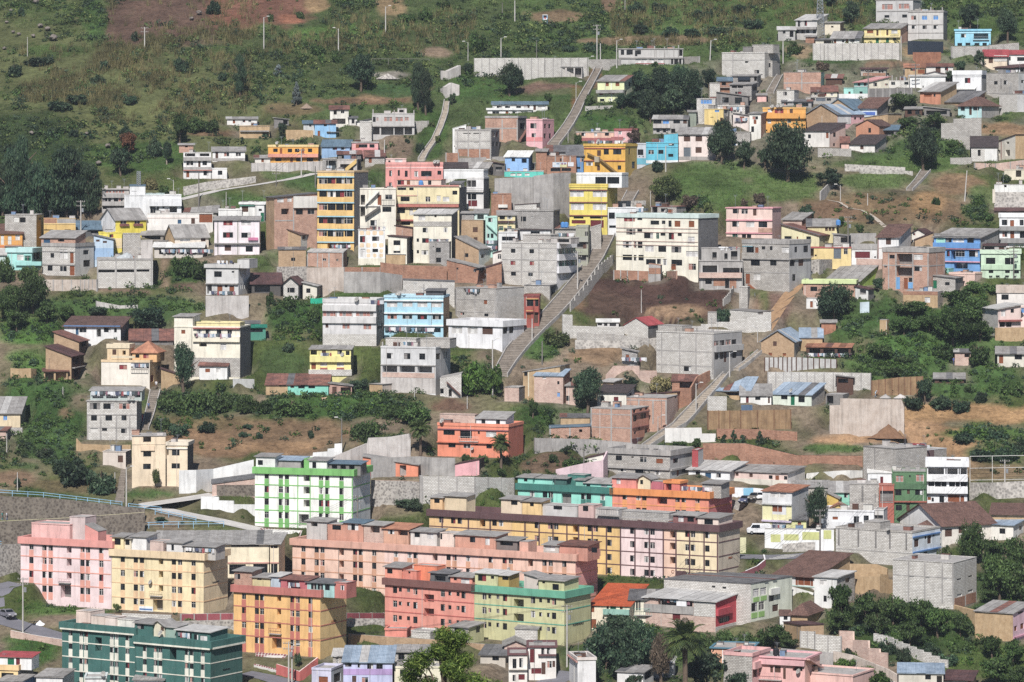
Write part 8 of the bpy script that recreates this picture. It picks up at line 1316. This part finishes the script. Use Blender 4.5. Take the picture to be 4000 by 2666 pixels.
# ground cover that nobody could count
def scatter(rects,n,rng,clump=0.5):
    out=[];fx,fy,fo=PXg.ravel(),PYg.ravel(),OCC.ravel();cn=(vnoise(GX,GY,11,31)*.6+vnoise(GX,GY,4,32)*.4).ravel();cg=(COLR[...,1]/COLR[...,0]).ravel();vis=(GY.ravel()>645) & (GY.ravel()<1105) & ~fo
    for (c,r_,x0,x1,y0,y1,m) in rects:
        T(c,r_);idx_=np.nonzero(vis & (fx>PX(x0)) & (fx<PX(x1)) & (fy>PY(y0)) & (fy<PY(y1)))[0]
        if len(idx_)==0:continue
        p_=np.clip(.5+cn[idx_]*clump*2,.02,2)*np.clip((cg[idx_]-1.0)*6+.5,.12,1);k_=rng.choice(idx_,int(n*m),p=p_/p_.sum());x=GX.ravel()[k_]+rng.uniform(-.5,.5,len(k_));y=GY.ravel()[k_]+rng.uniform(-.5,.5,len(k_));out.append(np.stack([x,y,bil(GZ,x,y)],1))
    return np.concatenate(out)
rng=np.random.default_rng(5)
WILDR=[(0,0,0,2351,0,1500,9),(1,0,0,2351,0,950,6),(2,0,0,2351,0,500,5),(3,0,0,2351,0,330,2.4),(0,1,0,900,-50,420,.8),(3,0,1250,2000,1080,1568,.5)]
LOWR=[(0,1,0,1900,1080,1568,1.6),(0,2,0,1200,150,1380,2.0),(0,2,1450,2351,440,1000,1.6),(1,2,0,1700,480,1000,2.4),(1,1,0,620,1180,1568,.7),(3,1,700,2000,1050,1568,1.5),(3,1,600,2000,200,480,.7),(3,2,640,2351,0,620,1.8),(3,2,1450,2351,780,1250,1.2),(3,3,600,2351,600,1568,2.4),(2,3,600,2000,950,1568,1.2),(2,0,650,1900,850,1250,.8),(2,2,0,700,550,1250,.8),(3,0,1000,1900,1050,1450,.5),(0,1,1430,1900,780,1150,.4),(1,2,1800,2351,150,520,.5),(2,1,900,1950,950,1400,.25),(0,1,0,2351,400,1100,.5),(2,0,1200,2351,650,1568,.6),(3,0,0,2351,300,1568,1.1),(2,2,0,2351,0,1400,.9),(3,1,0,2351,400,1100,.6),(2,1,1400,1800,250,420,.3),(3,2,0,1500,0,1568,.6),(1,2,900,2351,900,1568,.5),(2,3,700,2351,300,1000,.35),(0,3,0,2351,0,1300,.3),(1,0,0,1500,950,1450,.6)]
for nm,rects,n,mats,rmin,rmax in (('scrub',WILDR,130,('lf1','lf2','lf3'),.4,1.5),('undergrowth',LOWR,150,('lf1','lf2','lfg'),.35,1.15)):
    pts=scatter(rects,n,rng);sel=rng.random(len(pts))
    for i,mt in enumerate(mats):
        q=pts[(sel>=i/3) & (sel<(i+1)/3)];rr=rmin+(rmax-rmin)*rng.random(len(q))**1.8;R3=np.stack([rr*1.25,rr*1.1,rr*.85],1)
        V=leafcloud(q+np.stack([0*rr,0*rr,rr*.45],1),R3,46,rr*.42+.12,rng,shell=.4);stuff(add(nm,cloudmesh(nm,V,mt)),'low '+('dark','grey green','olive')[i]+' '+nm+' spread over the hillside',nm)
def blades(pts,per,h0,h1,wd_,rng,spread=.35):
    n=len(pts)*per;p=np.repeat(pts,per,0)+np.concatenate([rng.normal(size=(n,2))*spread,np.zeros((n,1))-.05],1);h=(h0+(h1-h0)*rng.random((n,1)));ln=rng.normal(size=(n,2))*.22*h;s=rng.normal(size=(n,2));s/=np.linalg.norm(s,axis=1,keepdims=True);s=np.concatenate([s*wd_,np.zeros((n,1))],1);tp=p+np.concatenate([ln,h],1)
    V=np.stack([p-s,p+s,tp+s*.35,tp-s*.35],1).reshape(-1,3);return V
pts=scatter([(0,0,200,1500,420,1000,3),(0,0,900,2300,500,1150,2),(0,0,1000,2351,0,420,1.2),(1,0,0,2000,100,500,1.4),(2,0,900,2351,0,420,1.5),(3,0,0,900,0,250,.5),(2,0,1000,1700,330,420,.4)],260,rng,.5)
stuff(add('tall_dry_grass',cloudmesh('tall_dry_grass',blades(pts,16,.6,2.2,.05,rng,.35),'lfd')),'pale dry pampas grass on the upper slopes','grass')
ii=rng.integers(0,GX.size,420000);cx,cy=GX.ravel()[ii]+rng.uniform(-.5,.5,len(ii)),GY.ravel()[ii]+rng.uniform(-.5,.5,len(ii));cc=COLR.reshape(-1,3)[ii];px,py=PXg.ravel()[ii],PYg.ravel()[ii]
g=(cc[:,1]>cc[:,0]*1.12) & ~OCC.ravel()[ii] & (px>-150) & (px<4150) & (py>-150) & (py<2750) & (cy>640) & (cy<1100)
px_,py_=cx[g][:64000],cy[g][:64000];pts=np.stack([px_,py_,bil(GZ,px_,py_)],1)
V=blades(pts,5,.15,.5,.05,rng,.3);half=len(V)//8*4
stuff(add('grass',cloudmesh('grass',V[:half],'lfg')),'short bright grass on the banks','grass');stuff(add('grass',cloudmesh('grass',V[half:],'lf3')),'short olive grass on the banks','grass')
#----------------------------------------------------------------poles,lamps,railings
PWR=[]
def PO(label,x,yb_,yt_,kind='lamp',mat='pole',lean=0.0):
    P=cast(PX(x),PY(yb_));H=max(1.5,(yb_-yt_)/K/F*P.y);nm={'lamp':'street_lamp','power':'power_pole'}.get(kind,'post');root=add(nm,None,None,P);tag(root,label,{'lamp':'street lamp','power':'power pole'}.get(kind,'post'))
    a=MB();r0=.16 if H>5 else .1;tp=Vector((lean*H,0,H));a.tube([(0,0,-.5),tuple(tp*.5),tuple(tp)],[r0,r0*.85,r0*.65],mat,8);a.build('pole',root)
    if kind=='lamp':
        s_=-1 if (int(x) % 2) else 1;a=MB();a.tube([tuple(tp-Vector((0,0,.3))),tuple(tp+Vector((s_*.9,-.2,.25)))],.04,'metal',5);a.build('arm',root)
        a=MB();h=tp+Vector((s_*1.1,-.25,.25));a.slab([h+Vector((-.35,-.13,.07)),h+Vector((.35,-.13,.07)),h+Vector((.3,.13,.1)),h+Vector((-.3,.13,.1))],.14,'frame');a.build('lamp_head',root)
    if kind=='power':
        for dz in (.35,1.3):
            a=MB();a.box((tp.x-.95,-.06,H-dz),(tp.x+.95,.06,H-dz+.11),'poled')
            for q in (-.85,-.4,.4,.85):a.tube([(tp.x+q,0,H-dz+.11),(tp.x+q,0,H-dz+.3)],.05,'frame',6)
            a.build('crossarm',root)
        if H>7:a=MB();a.tube([(tp.x+.42,-.1,H-2.6),(tp.x+.42,-.1,H-1.75)],.26,'metal',10);a.build('transformer',root)
    if kind=='power':PWR.append((label,P+tp))
    return P+tp
T(0,0);PO('short white pole high on the left slope',252,520,340,'plain');q0=PO('pale power pole with a box on the upper left slope',1328,466,250,'power')
T(1,0);PO('tall lamp on the upper slope near the reddish cliff',72,450,160);PO('leaning lamp above the dark bush',757,560,265);PO('tallest lamp below the tan cliff',1190,320,62);PO('lamp beside the concrete culvert',1947,560,390);PO('lamp behind the long whitewashed wall',2250,545,350);PO('thin grey pole at the top centre',2262,165,25,'plain','poled');PO('thin pole in front of the long pink house',1180,1500,1285,'plain');PO('pole in front of the orange yellow balcony house',416,1630,1370,'power')
T(2,0);PO('white pole at the top edge left of the blue shrine',26,200,5,'plain');PO('white pole at the top edge right of the blue shrine',1038,106,2,'plain');PO('grey pole above the left part of the long wall',226,548,372,'plain','poled');PO('high triple armed power pole at the head of the stairs',780,610,228,'power');PO('pole beside the triple armed power pole',812,622,400,'plain');PO('lamp before the long unfinished house',962,622,372);PO('lamp at the corner of the open shelter',700,700,528);PO('lamp halfway down the upper stairway',588,940,758);PO('leaning lamp near the pale block house',1818,556,372,lean=.05);PO('white lamp at the turquoise house',1412,1575,1340);PO('pole at the foot of the upper stairway',515,1312,1190,'plain')
T(3,0);PO('pole beside the windowless brick house',138,578,340);PO('grey pole in front of the pale retaining wall',516,560,418,'plain','poled');PO('pole in front of the mint house',920,892,645,'power','poled');PO('pole before the white metal shed',1355,838,590,'power','poled');PO('tall bent pole left of the black tarpaulin',1222,560,332,'plain')
T(0,1);PO('power pole with white transformer left of the bright yellow house',742,650,275,'power');PO('lamp near the white modern house',1593,258,85);PO('pole at the pale concrete road',1826,335,20,'plain','poled');PO('pole left of the green edged roof',2077,352,195,'plain')
T(1,1);PO('power pole on the road left of the ochre tower',185,150,-20,'power','poled');PO('pole touching the ochre tower',545,160,-40,'plain','poled')
T(2,1);PO('power pole in the middle of the main stairway',602,1110,740,'power');PO('pole low on the main stairway',185,1580,1360,'plain');PO('pole above the cream block',1272,335,190,'plain');PO('pole standing in the bare lot',1188,1300,1095,'plain');PO('lamp at the right of the bare lot',2255,1575,1440)
T(3,1);PO('power pole in front of the yellow garage house',735,800,420,'power','poled');PO('lamp on the right meadow',665,278,135);PO('short white post on the brown bank',915,316,210,'plain');PO('leaning white pole on the eroded slope',1805,282,0,'plain','pole',.08);PO('power pole in front of the mint ornamented house',2257,1000,690,'power','poled');PO('slanting plank pole before the red brick house',1262,1078,830,'plain','pole',-.12)
T(0,2);PO('white post in the scrub above the railing',160,1382,1205,'plain');PO('tall pole at the crumbling steps',1160,1532,1160);PO('pole below the huge grey roof house',62,1022,850,'plain');PO('short white post on the left lawn',578,515,420,'plain');PO('thin pole left of the crumbling steps',1055,1400,1205,'plain')
T(1,2);PO('lamp on the brown bank behind the lime framed block',787,1040,710,'lamp','poled');PO('tall lamp above the grassy bush by the main stairway',2172,505,-10);PO('thin pole under the grey veranda house',1455,537,430,'plain');PO('lamp pole at the excavated corner',1940,620,505,'plain')
T(2,2);PO('lamp in the middle of the second stairway',1690,682,390);PO('lamp at the green gate of the white block building',1998,332,105);PO('pole below the concrete wall',660,1245,970,'plain','poled');PO('lamp at the street side of the brick cube',1340,852,690);PO('pole among the trees by the main stairway',277,220,0,'plain','poled')
T(3,2);PO('floodlight pole by the wire fence',2175,1440,1090,'power')
T(0,3);PO('tall lamp pole on the street corner by the pink block',210,1110,605,'power');PO('power pole in front of the long hall',2264,575,312,'power','poled')
T(1,3);PO('power pole in front of the lime framed block',932,195,-150,'power','poled');PO('double transformer pole at the golden block',300,1590,1195,'power');PO('second pole at the golden block',330,1590,1230)
T(2,3);PO('tall power pole at the corner of the olive block',505,1425,858,'power');PO('power pole in front of the brown corniced block',1785,645,272,'power');PO('small pole behind the crimson house',1440,755,640,'power','poled');PO('pole at the red tiled roof',935,860,782,'plain')
T(3,3);PO('tall power pole at the panelled wall',478,368,-20,'power','poled')
used=set()
def cables():
    for i,(l,p) in enumerate(PWR):
        c=sorted([(q-p).length,j] for j,(_,q) in enumerate(PWR) if j !=i and (min(i,j),max(i,j)) not in used)
        for L,j in c[:1]:
            if L>50:continue
            used.add((min(i,j),max(i,j)));q=PWR[j][1];root=add('power_cables',None,None,p);tag(root,'cables from '+' '.join(l.split()[:7])+' to '+' '.join(PWR[j][0].split()[:6]),'cable')
            for k_ in (-.85,0,.85):
                a=MB();a.tube([tuple((q-p)*t+Vector((k_,0,-.1-.06*L*.5*t*(1-t)))) for t in (0,.17,.33,.5,.67,.83,1)],.02,'black',4);a.build('cable',root)
def RA(label,pts,mat='#8ec6ea',h=1.05,gap=2.4,bars=2,mesh=False,name='railing',lift=0.05):
    P=[cast(PX(x),PY(y))+Vector((0,0,lift)) for x,y in pts];o0=P[0];L=polyline(P,gap);root=add(name,None,None,o0);tag(root,label,name)
    a=MB();a.box((-.05,-.05,-.5),(.05,.05,h),mat);pm=a.mesh('post')
    for p in L:add('post',pm,root,p-o0)
    for k_ in range(bars):a=MB();a.tube([tuple(p-o0+Vector((0,0,h*(1-k_*.45)))) for p in L],.06,mat,5);a.build('rail',root)
T(0,2);RA('light blue railing along the top of the stone wall',[(-30,1418),(400,1445),(700,1480),(1120,1530)])
RA('short light blue railing ending at the lane',[(1180,1545),(1480,1580)])
T(0,3);RA('light blue railing above the pale concrete lane',[(1425,28),(1800,105)]);RA('light blue railing behind the pink and cream blocks',[(780,195),(1100,165),(1500,148),(2055,142)]);RA('light blue railing left of the pink block',[(-30,335),(160,300)])
T(3,2);RA('wire fence with white posts on the stone wall',[(1855,1305),(2060,1302),(2380,1296)],'frame',5.2,4.4,3,name='fence')
T(1,0);RA('row of rough fence stakes on the upper slope',[(1060,600),(1215,600),(1400,600),(1590,602)],'poled',1.5,5.0,1,name='fence')
cables()
# lattice mast and ladder mast
def mast(label,x,yb_,yt_,w0,w1,n,base=None):
    P=base or cast(PX(x),PY(yb_));H=(yb_-yt_)/K/F*P.y;root=add('lattice_mast',None,None,P);tag(root,label,'mast');C4=[(-1,-1),(1,-1),(1,1),(-1,1)]
    for c in C4:a=MB();a.tube([(c[0]*w0,c[1]*w0,-.3),(c[0]*w1,c[1]*w1,H)],.06,'metal',5);a.build('leg',root)
    for i in range(n):
        a=MB();z0,z1=H*i/n,H*(i+1)/n;s0,s1=w0+(w1-w0)*i/n,w0+(w1-w0)*(i+1)/n
        for k_ in range(4):
            A,Bq=C4[k_],C4[(k_+1) % 4];a.tube([(A[0]*s0,A[1]*s0,z0),(Bq[0]*s1,Bq[1]*s1,z1)],.035,'metal',4);a.tube([(Bq[0]*s0,Bq[1]*s0,z0),(A[0]*s1,A[1]*s1,z1)],.035,'metal',4);a.tube([(A[0]*s1,A[1]*s1,z1),(Bq[0]*s1,Bq[1]*s1,z1)],.035,'metal',4)
        a.build('brace',root)
T(3,0);mast('steel lattice mast cut by the top edge',478,348,-130,1.1,.45,14)
hb=next(r for r in BL if r['label'].startswith('white modern house'));T(0,1)
bp=hb['C']+Vector((0,0,0));s_=hb['sf'](PX(1275),2.5);th=hb['th_'];bp=hb['C']+Vector((s_*math.cos(th)+2.5*math.sin(th),-s_*math.sin(th)+2.5*math.cos(th),hb['zp'](PY(140))));mast('white ladder like aerial on the white modern house',1275,140,8,.4,.4,7,bp)
# boulders,heaps,sacks
ROCK=[]
for sd in range(4):
    bm=bmesh.new();bmesh.ops.create_icosphere(bm,subdivisions=2,radius=1);rr=np.random.default_rng(sd+40)
    for v in bm.verts:v.co*=0.75+0.45*rr.random();v.co.z*=.75
    me=bpy.data.meshes.new('boulder');bm.to_mesh(me);bm.free();me.materials.append(M('rock'));ROCK.append(me)
def BO(label,spots):
    for i,(x,y,sz) in enumerate(spots):
        P=cast(PX(x),PY(y));o=add('boulder',ROCK[i % 4],None,P+Vector((0,0,.25*sz)),i*1.3);s=sz*P.y/F/K*9.5;o.scale=(s,s,s*.85);tag(o,label,'boulder',label)
T(0,0);BO('grey boulder in the rock fall at the upper left',[(370,260,3),(435,290,3),(490,380,4),(305,350,2.4),(60,220,2),(430,355,1.8),(330,40,3),(290,20,2.4),(120,310,2),(175,330,2),(40,460,2),(100,110,1.8),(1760,190,2.4),(1830,140,3)])
BO('lone grey boulder in the lower left scrub',[(990,1365,3),(905,1525,3),(795,1245,2),(290,1245,2.6)])
def HEAP(label,x,y,wp,hp,mat,nm='soil_heap',cat='heap'):
    P=cast(PX(x),PY(y));m=P.y/F/K;R_,H=wp*m/2,hp*m;rr=np.random.default_rng(int(x));n,kq=22,7;V,Q=[],[]
    for j in range(kq):
        t=j/(kq-1); 
        for i in range(n):
            q=6.2832*i/n;r_=R_*(1-t**.9)*(1+.12*math.sin(3*q+x)+.06*rr.normal());V.append((r_*math.cos(q),r_*.6*math.sin(q),H*t*(1+.03*rr.normal())-.1))
    for j in range(kq-1):
        for i in range(n):Q.append((j*n+i,j*n+(i+1) % n,(j+1)*n+(i+1) % n,(j+1)*n+i))
    tag(add(nm,np_mesh(nm,np.array(V),np.array(Q),[mat],True),None,P),label,cat)
T(3,2);HEAP('big brown soil heap at the pinkish retaining wall',1110,885,340,125,'soil');HEAP('small soil heap right of the big one',1210,882,130,70,'earth');HEAP('left grey gravel heap above the retaining wall',1080,520,130,38,'con','gravel_heap');HEAP('right grey gravel heap above the retaining wall',1215,520,140,40,'cow','gravel_heap')
T(1,0);HEAP('flat pile of grey rubble on the garden terrace',1210,725,230,52,'stn','rubble_heap');HEAP('reddish pile of bricks below the silvery conifer',465,995,120,50,'bro','rubble_heap')
T(0,3);HEAP('white rubbish sacks by the dark street',365,1040,120,45,'tarpw','sack_pile','sacks')
T(0,1);hb=next(r for r in BL if r['label'].startswith('wide white block'));th=hb['th_']
s_=hb['sf'](PX(1140),3.0);zr=hb['H']-.32;bp=hb['C']+Vector((s_*math.cos(th)+3*math.sin(th),-s_*math.sin(th)+3*math.cos(th),zr))
bm=bmesh.new();bmesh.ops.create_icosphere(bm,subdivisions=3,radius=1)
for v in bm.verts:v.co=Vector((v.co.x*2.0,v.co.y*1.1,max(v.co.z,0)*(1.3+.35*math.sin(v.co.x*3))))*(1+.05*math.sin(9*v.co.x+7*v.co.y))
me=bpy.data.meshes.new('covered_car');bm.to_mesh(me);bm.free();me.materials.append(M('tarpg'));tag(add('tarpaulin_bundle',me,None,bp),'silver tarpaulin bundle on the terrace of the wide white block building','tarpaulin')
T(1,3)
def CHK(label,c4,nu,nv):
    P=[cast(PX(x),PY(y))+Vector((0,0,.35)) for x,y in c4];root=add('checkered_slope',None,None,P[0]);tag(root,label,'paved slope');a=MB();a.slab([p-P[0] for p in (P[3],P[2],P[1],P[0])],1.2,'frame');a.build('white_joints',root)
    for i in range(nu):
        for j in range(nv):
            q=[P[0].lerp(P[1],u).lerp(P[3].lerp(P[2],u),v)-P[0]+Vector((0,0,.04)) for u,v in ((i/nu+.012,(j+1)/nv-.02),((i+1)/nu-.012,(j+1)/nv-.02),((i+1)/nu-.012,j/nv+.02),(i/nu+.012,j/nv+.02))]
            a=MB();a.slab(q,.05,'#8a3c46');a.build('maroon_panel',root)
CHK('maroon and white checkered slope beside the golden block',[(0,1310),(285,1330),(190,1480),(-20,1430)],10,6);CHK('maroon and white checkered strip below the lime framed block',[(30,170),(425,190),(400,255),(60,200)],14,3)
#----------------------------------------------------------------vehicles
def CAR(label,P,rz,paint,van=False):
    root=add('car' if not van else 'van',None,None,P,rz);tag(root,label,'car' if not van else 'van');hw=.84;prof=[(-2.1,.35),(-2.15,.75),(-1.95,.95),(-1.35,1.02),(-.8,1.42),(.55,1.45),(1.15,1.0),(2.0,.85),(2.15,.6),(2.1,.32)] if not van else [(-2.2,.35),(-2.25,1.7),(-2.1,1.95),(1.2,1.95),(1.75,1.2),(2.2,1.0),(2.25,.5),(2.2,.32)]
    a=MB();tp=lambda z:hw*(1-max(0,z-.95)*.28)
    L,R_=[Vector((x,-tp(z),z)) for x,z in prof],[Vector((x,tp(z),z)) for x,z in prof];a.poly(L[::-1],paint);a.poly(R_,paint)
    for i in range(len(prof)):j=(i+1) % len(prof);a.poly([L[i],L[j],R_[j],R_[i]],paint)
    a.build('body',root)
    for s_ in (-1,1):
        a=MB();y=s_*(hw-.035);pts=[(-1.2,1.0),(-.75,1.36),(.5,1.38),(1.0,1.0)] if not van else [(-.2,1.2),(-.2,1.8),(1.15,1.8),(1.55,1.2)]
        q=[Vector((x,s_*(tp(z)+.012),z)) for x,z in pts];a.poly(q if s_<0 else q[::-1],'glass');a.build('side_window',root)
    for x0,z0,x1,z1 in (((.6,1.42,1.12,1.03),(-.85,1.4,-1.32,1.04)) if not van else ((1.24,1.9,1.7,1.25),)):
        d=.02 if x0>0 else-.02;a=MB();y0,y1=tp(z0)-.1,tp(z1)-.08;q=[Vector((x1+d,-y1,z1+.02)),Vector((x1+d,y1,z1+.02)),Vector((x0+d,y0,z0+.02)),Vector((x0+d,-y0,z0+.02))];a.poly(q if x0>0 else q[::-1],'glass');a.build('windscreen' if x0>0 else 'rear_window',root)
    for x in (-1.3,1.35):
        for s_ in (-1,1):
            a=MB();a.tube([(x,s_*(hw-.18),.31),(x,s_*(hw+.02),.31)],.31,'rubber',12);wl=a.build('wheel',root);a=MB();a.tube([(x,s_*(hw+.02),.31),(x,s_*(hw+.035),.31)],.17,'metal',10);a.build('rim',wl)
    for s_ in (-.6,.6):a=MB();a.box((2.02 if not van else 2.2,s_-.18,.66),(2.16 if not van else 2.27,s_+.18,.8),'cur4');a.build('headlight',root)
    a=MB();a.box((2.06,-.75,.36),(2.2,.75,.5),'black');a.build('bumper',root);a=MB();a.box((2.2,-.22,.4),(2.21,.22,.5),'frame');a.build('number_plate',root)
T(0,3);p=cast(PX(66),PY(975));CAR('grey saloon car on the street in the left corner',p+Vector((0,0,.09)),rad(-55),'#7a7884')
T(2,2);cz=cast(PX(2200),PY(1462))
for x,c,l in ((2150,'#3a4470','dark blue car parked by the white sheets'),(2235,'#6a6258','brown grey car parked between the blue and white cars'),(2300,'#f2f2f2','white car parked at the right of the three')):
    p=cast(PX(x),PY(1462));p.y=cz.y;p.x=(PX(x)-CX)/F*cz.y;p.z=gz(p.x,p.y);CAR(l,p,rad(-115),c)
W2=len(WL);W('white sheets hung behind the parked cars',[(2022,1430,1345),(2230,1432,1350),(2310,1434,1358)],'tarpw',th=.06,name='sheet',cat='cloth');W('blue and white striped cloth behind the parked cars',[(2125,1445,1352),(2215,1440,1348)],'#7cc4e6',th=.12,name='cloth',cat='cloth');W('grey block wall below the parked cars',[(1998,1525,1462),(2330,1520,1462)],'blk',th=.4)
for r in WL[W2:]:build_wall(r)
T(2,3);CAR('white van on the street beyond the panelled wall',cast(PX(2265),PY(205)),rad(180),'#f0f0f2',True)
T(2,0);P=cast(PX(304),PY(212));root=add('shrine',None,None,P);tag(root,'little blue shrine with red picture high on the hill','shrine');root.scale=(.52,)*3;a=MB();a.box((-1.2,-.6,-.5),(-.9,.8,3.8),'#8cc0f0');a.box((.9,-.6,-.5),(1.2,.8,3.8),'#8cc0f0');a.build('pillar',root);a=MB();a.box((-1.3,-.7,3.8),(1.3,.9,4.1),'#f0f0f0');a.build('roof',root);a=MB();a.box((-.9,.5,0),(.9,.8,3.8),'#e8ecf0');a.build('back_wall',root);a=MB();a.box((-.5,.42,2.0),(.5,.497,3.3),'#d06a64');a.build('picture',root)
#----------------------------------------------------------------people and a dog:one skinned body each
def skin(name,verts,edges,radii,mats,matf):
    bm=bmesh.new();lay=bm.verts.layers.skin.verify();vs=[bm.verts.new(v) for v in verts];[bm.edges.new((vs[i],vs[j])) for i,j in edges]
    for v,r_ in zip(vs,radii):v[lay].radius=(r_,r_)
    vs[0][lay].use_root=True;me=bpy.data.meshes.new(name);bm.to_mesh(me);bm.free();o=bpy.data.objects.new(name,me);COL.objects.link(o);o.modifiers.new('s','SKIN');sb=o.modifiers.new('u','SUBSURF');sb.levels=sb.render_levels=1
    dg_=bpy.context.evaluated_depsgraph_get();m2=bpy.data.meshes.new_from_object(o.evaluated_get(dg_));bpy.data.objects.remove(o);bpy.data.meshes.remove(me)
    for k_ in mats:m2.materials.append(M(k_))
    for p in m2.polygons:p.material_index=matf(p.center);p.use_smooth=True
    return m2
def person_mesh(shirt,pants,skinc,step=.18,bend=0.0,reach=0.0,cap=None):
    v=[(0,0,.95),(0,-bend*.3,1.2),(0,-bend*.6,1.42),(0,-bend*.7,1.5),(0,-bend*.8-.02,1.62),(0,-bend*.8-.02,1.72),(-.19,-bend*.6,1.4),(-.25,-bend*.6-reach*.1,1.13),(-.24,-.08-bend*.6-reach*.35,.92+reach*.25),(.19,-bend*.6,1.4),(.25,-bend*.6-reach*.1,1.13),(.24,-.06-bend*.6-reach*.4,.9+reach*.35),(-.1,0,.88),(-.11,-step*.5,.5),(-.11,-step,.08),(-.11,-step-.14,.04),(.1,0,.88),(.11,step*.3,.5),(.11,step,.08),(.11,step-.14,.04)]
    ed=[(0,1),(1,2),(2,3),(3,4),(4,5),(2,6),(6,7),(7,8),(2,9),(9,10),(10,11),(0,12),(12,13),(13,14),(14,15),(0,16),(16,17),(17,18),(18,19)]
    rd=[.15,.14,.15,.055,.095,.085,.075,.055,.042,.075,.055,.042,.1,.075,.05,.045,.1,.075,.05,.045]
    def mf(c):
        if c.z>1.66:return 3
        if c.z>1.49:return 2
        if abs(c.x)>.17 and c.z<1.12+reach*.2:return 2
        return 0 if c.z>.93 else 1 if c.z>.1 else 3
    return skin('person',v,ed,rd,[shirt,pants,skinc,cap or 'black'],mf)
SK='#a9745a'
def PE_(label,x,y,mesh,rz=0.0,up=0.0):
    P=cast(PX(x),PY(y));o=add('person',mesh,None,P+Vector((0,0,up)),rz);tag(o,label,'person')
T(3,2);PE_('person in red shirt and blue shorts working at the soil heap',898,862,person_mesh('#c8343c','#4a6a94',SK,.15,.2,.9),2.0);PE_('person in pale blue bending at the gravel heaps',985,520,person_mesh('#b8d0e0','#8a9aa8',SK,.2,.5,1.0),1.2);PE_('person in blue by the plank fence on the green slope',1705,222,person_mesh('#3a5aa8','#2a3a68',SK),.6)
T(0,2);PE_('person in teal with white cap walking at the left edge',20,1652,person_mesh('#2f9a94','#2a8a86',SK,.1,0,0,'frame'),1.4,.1);PE_('person in white shirt walking at the left edge',62,1654,person_mesh('#dfe6ee','#6a7a9a',SK),1.4,.1);PE_('person in blue on the steep house steps',1365,650,person_mesh('#4a6a9c','#3a3e4a',SK),0,.3);PE_('person in white at the top of the steep house steps',1435,452,person_mesh('#e4e4e6','#7a5a4a',SK),3.0,.3);PE_('person in bright red low on the steep house steps',1305,760,person_mesh('#e02c4c','#c82a48',SK),1,.3)
T(1,2);PE_('person in dark clothes at the excavated corner',1948,510,person_mesh('#4a4440','#3a3634',SK),.4)
T(3,0);PE_('person on the concrete steps by the brick house',100,700,person_mesh('#6a5a50','#4a4a50',SK),0,.3)
dv=[(0,0,.5),(.25,0,.5),(.45,0,.62),(.6,0,.68),(.74,0,.64),(-.3,0,.5),(-.5,0,.6),(-.66,0,.7),(.26,-.1,.3),(.27,-.1,.04),(.26,.1,.3),(.3,.1,.04),(-.28,-.1,.34),(-.36,-.1,.2),(-.32,-.1,.04),(-.28,.1,.34),(-.36,.1,.2),(-.32,.1,.04)]
dm=skin('dog',dv,[(0,1),(1,2),(2,3),(3,4),(0,5),(5,6),(6,7),(1,8),(8,9),(1,10),(10,11),(5,12),(12,13),(13,14),(5,15),(15,16),(16,17)],[.14,.16,.1,.09,.05,.13,.04,.025,.06,.04,.06,.04,.07,.045,.04,.07,.045,.04],['#c8a47c'],lambda c:0)
T(1,2);tag(add('dog',dm,None,cast(PX(622),PY(548)),.3),'tan dog lying out on the grass below the turquoise cottage','dog')
#----------------------------------------------------------------the thin bluish air over the valley
hm=bpy.data.materials.new('haze');hm.use_nodes=True;ht=hm.node_tree;ht.nodes.remove(ht.nodes['Principled BSDF']);pv=ht.nodes.new('ShaderNodeVolumePrincipled')
pv.inputs['Color'].default_value=(0.80,0.88,1.0,1);pv.inputs['Density'].default_value=0.00008;pv.inputs['Anisotropy'].default_value=0.2;ht.links.new(pv.outputs[0],ht.nodes['Material Output'].inputs['Volume'])
a=MB();SPEC['haze_']=lambda k:hm;a.box((-960,-100,4),(960,2300,380),'haze_');stuff(a.build('haze'))
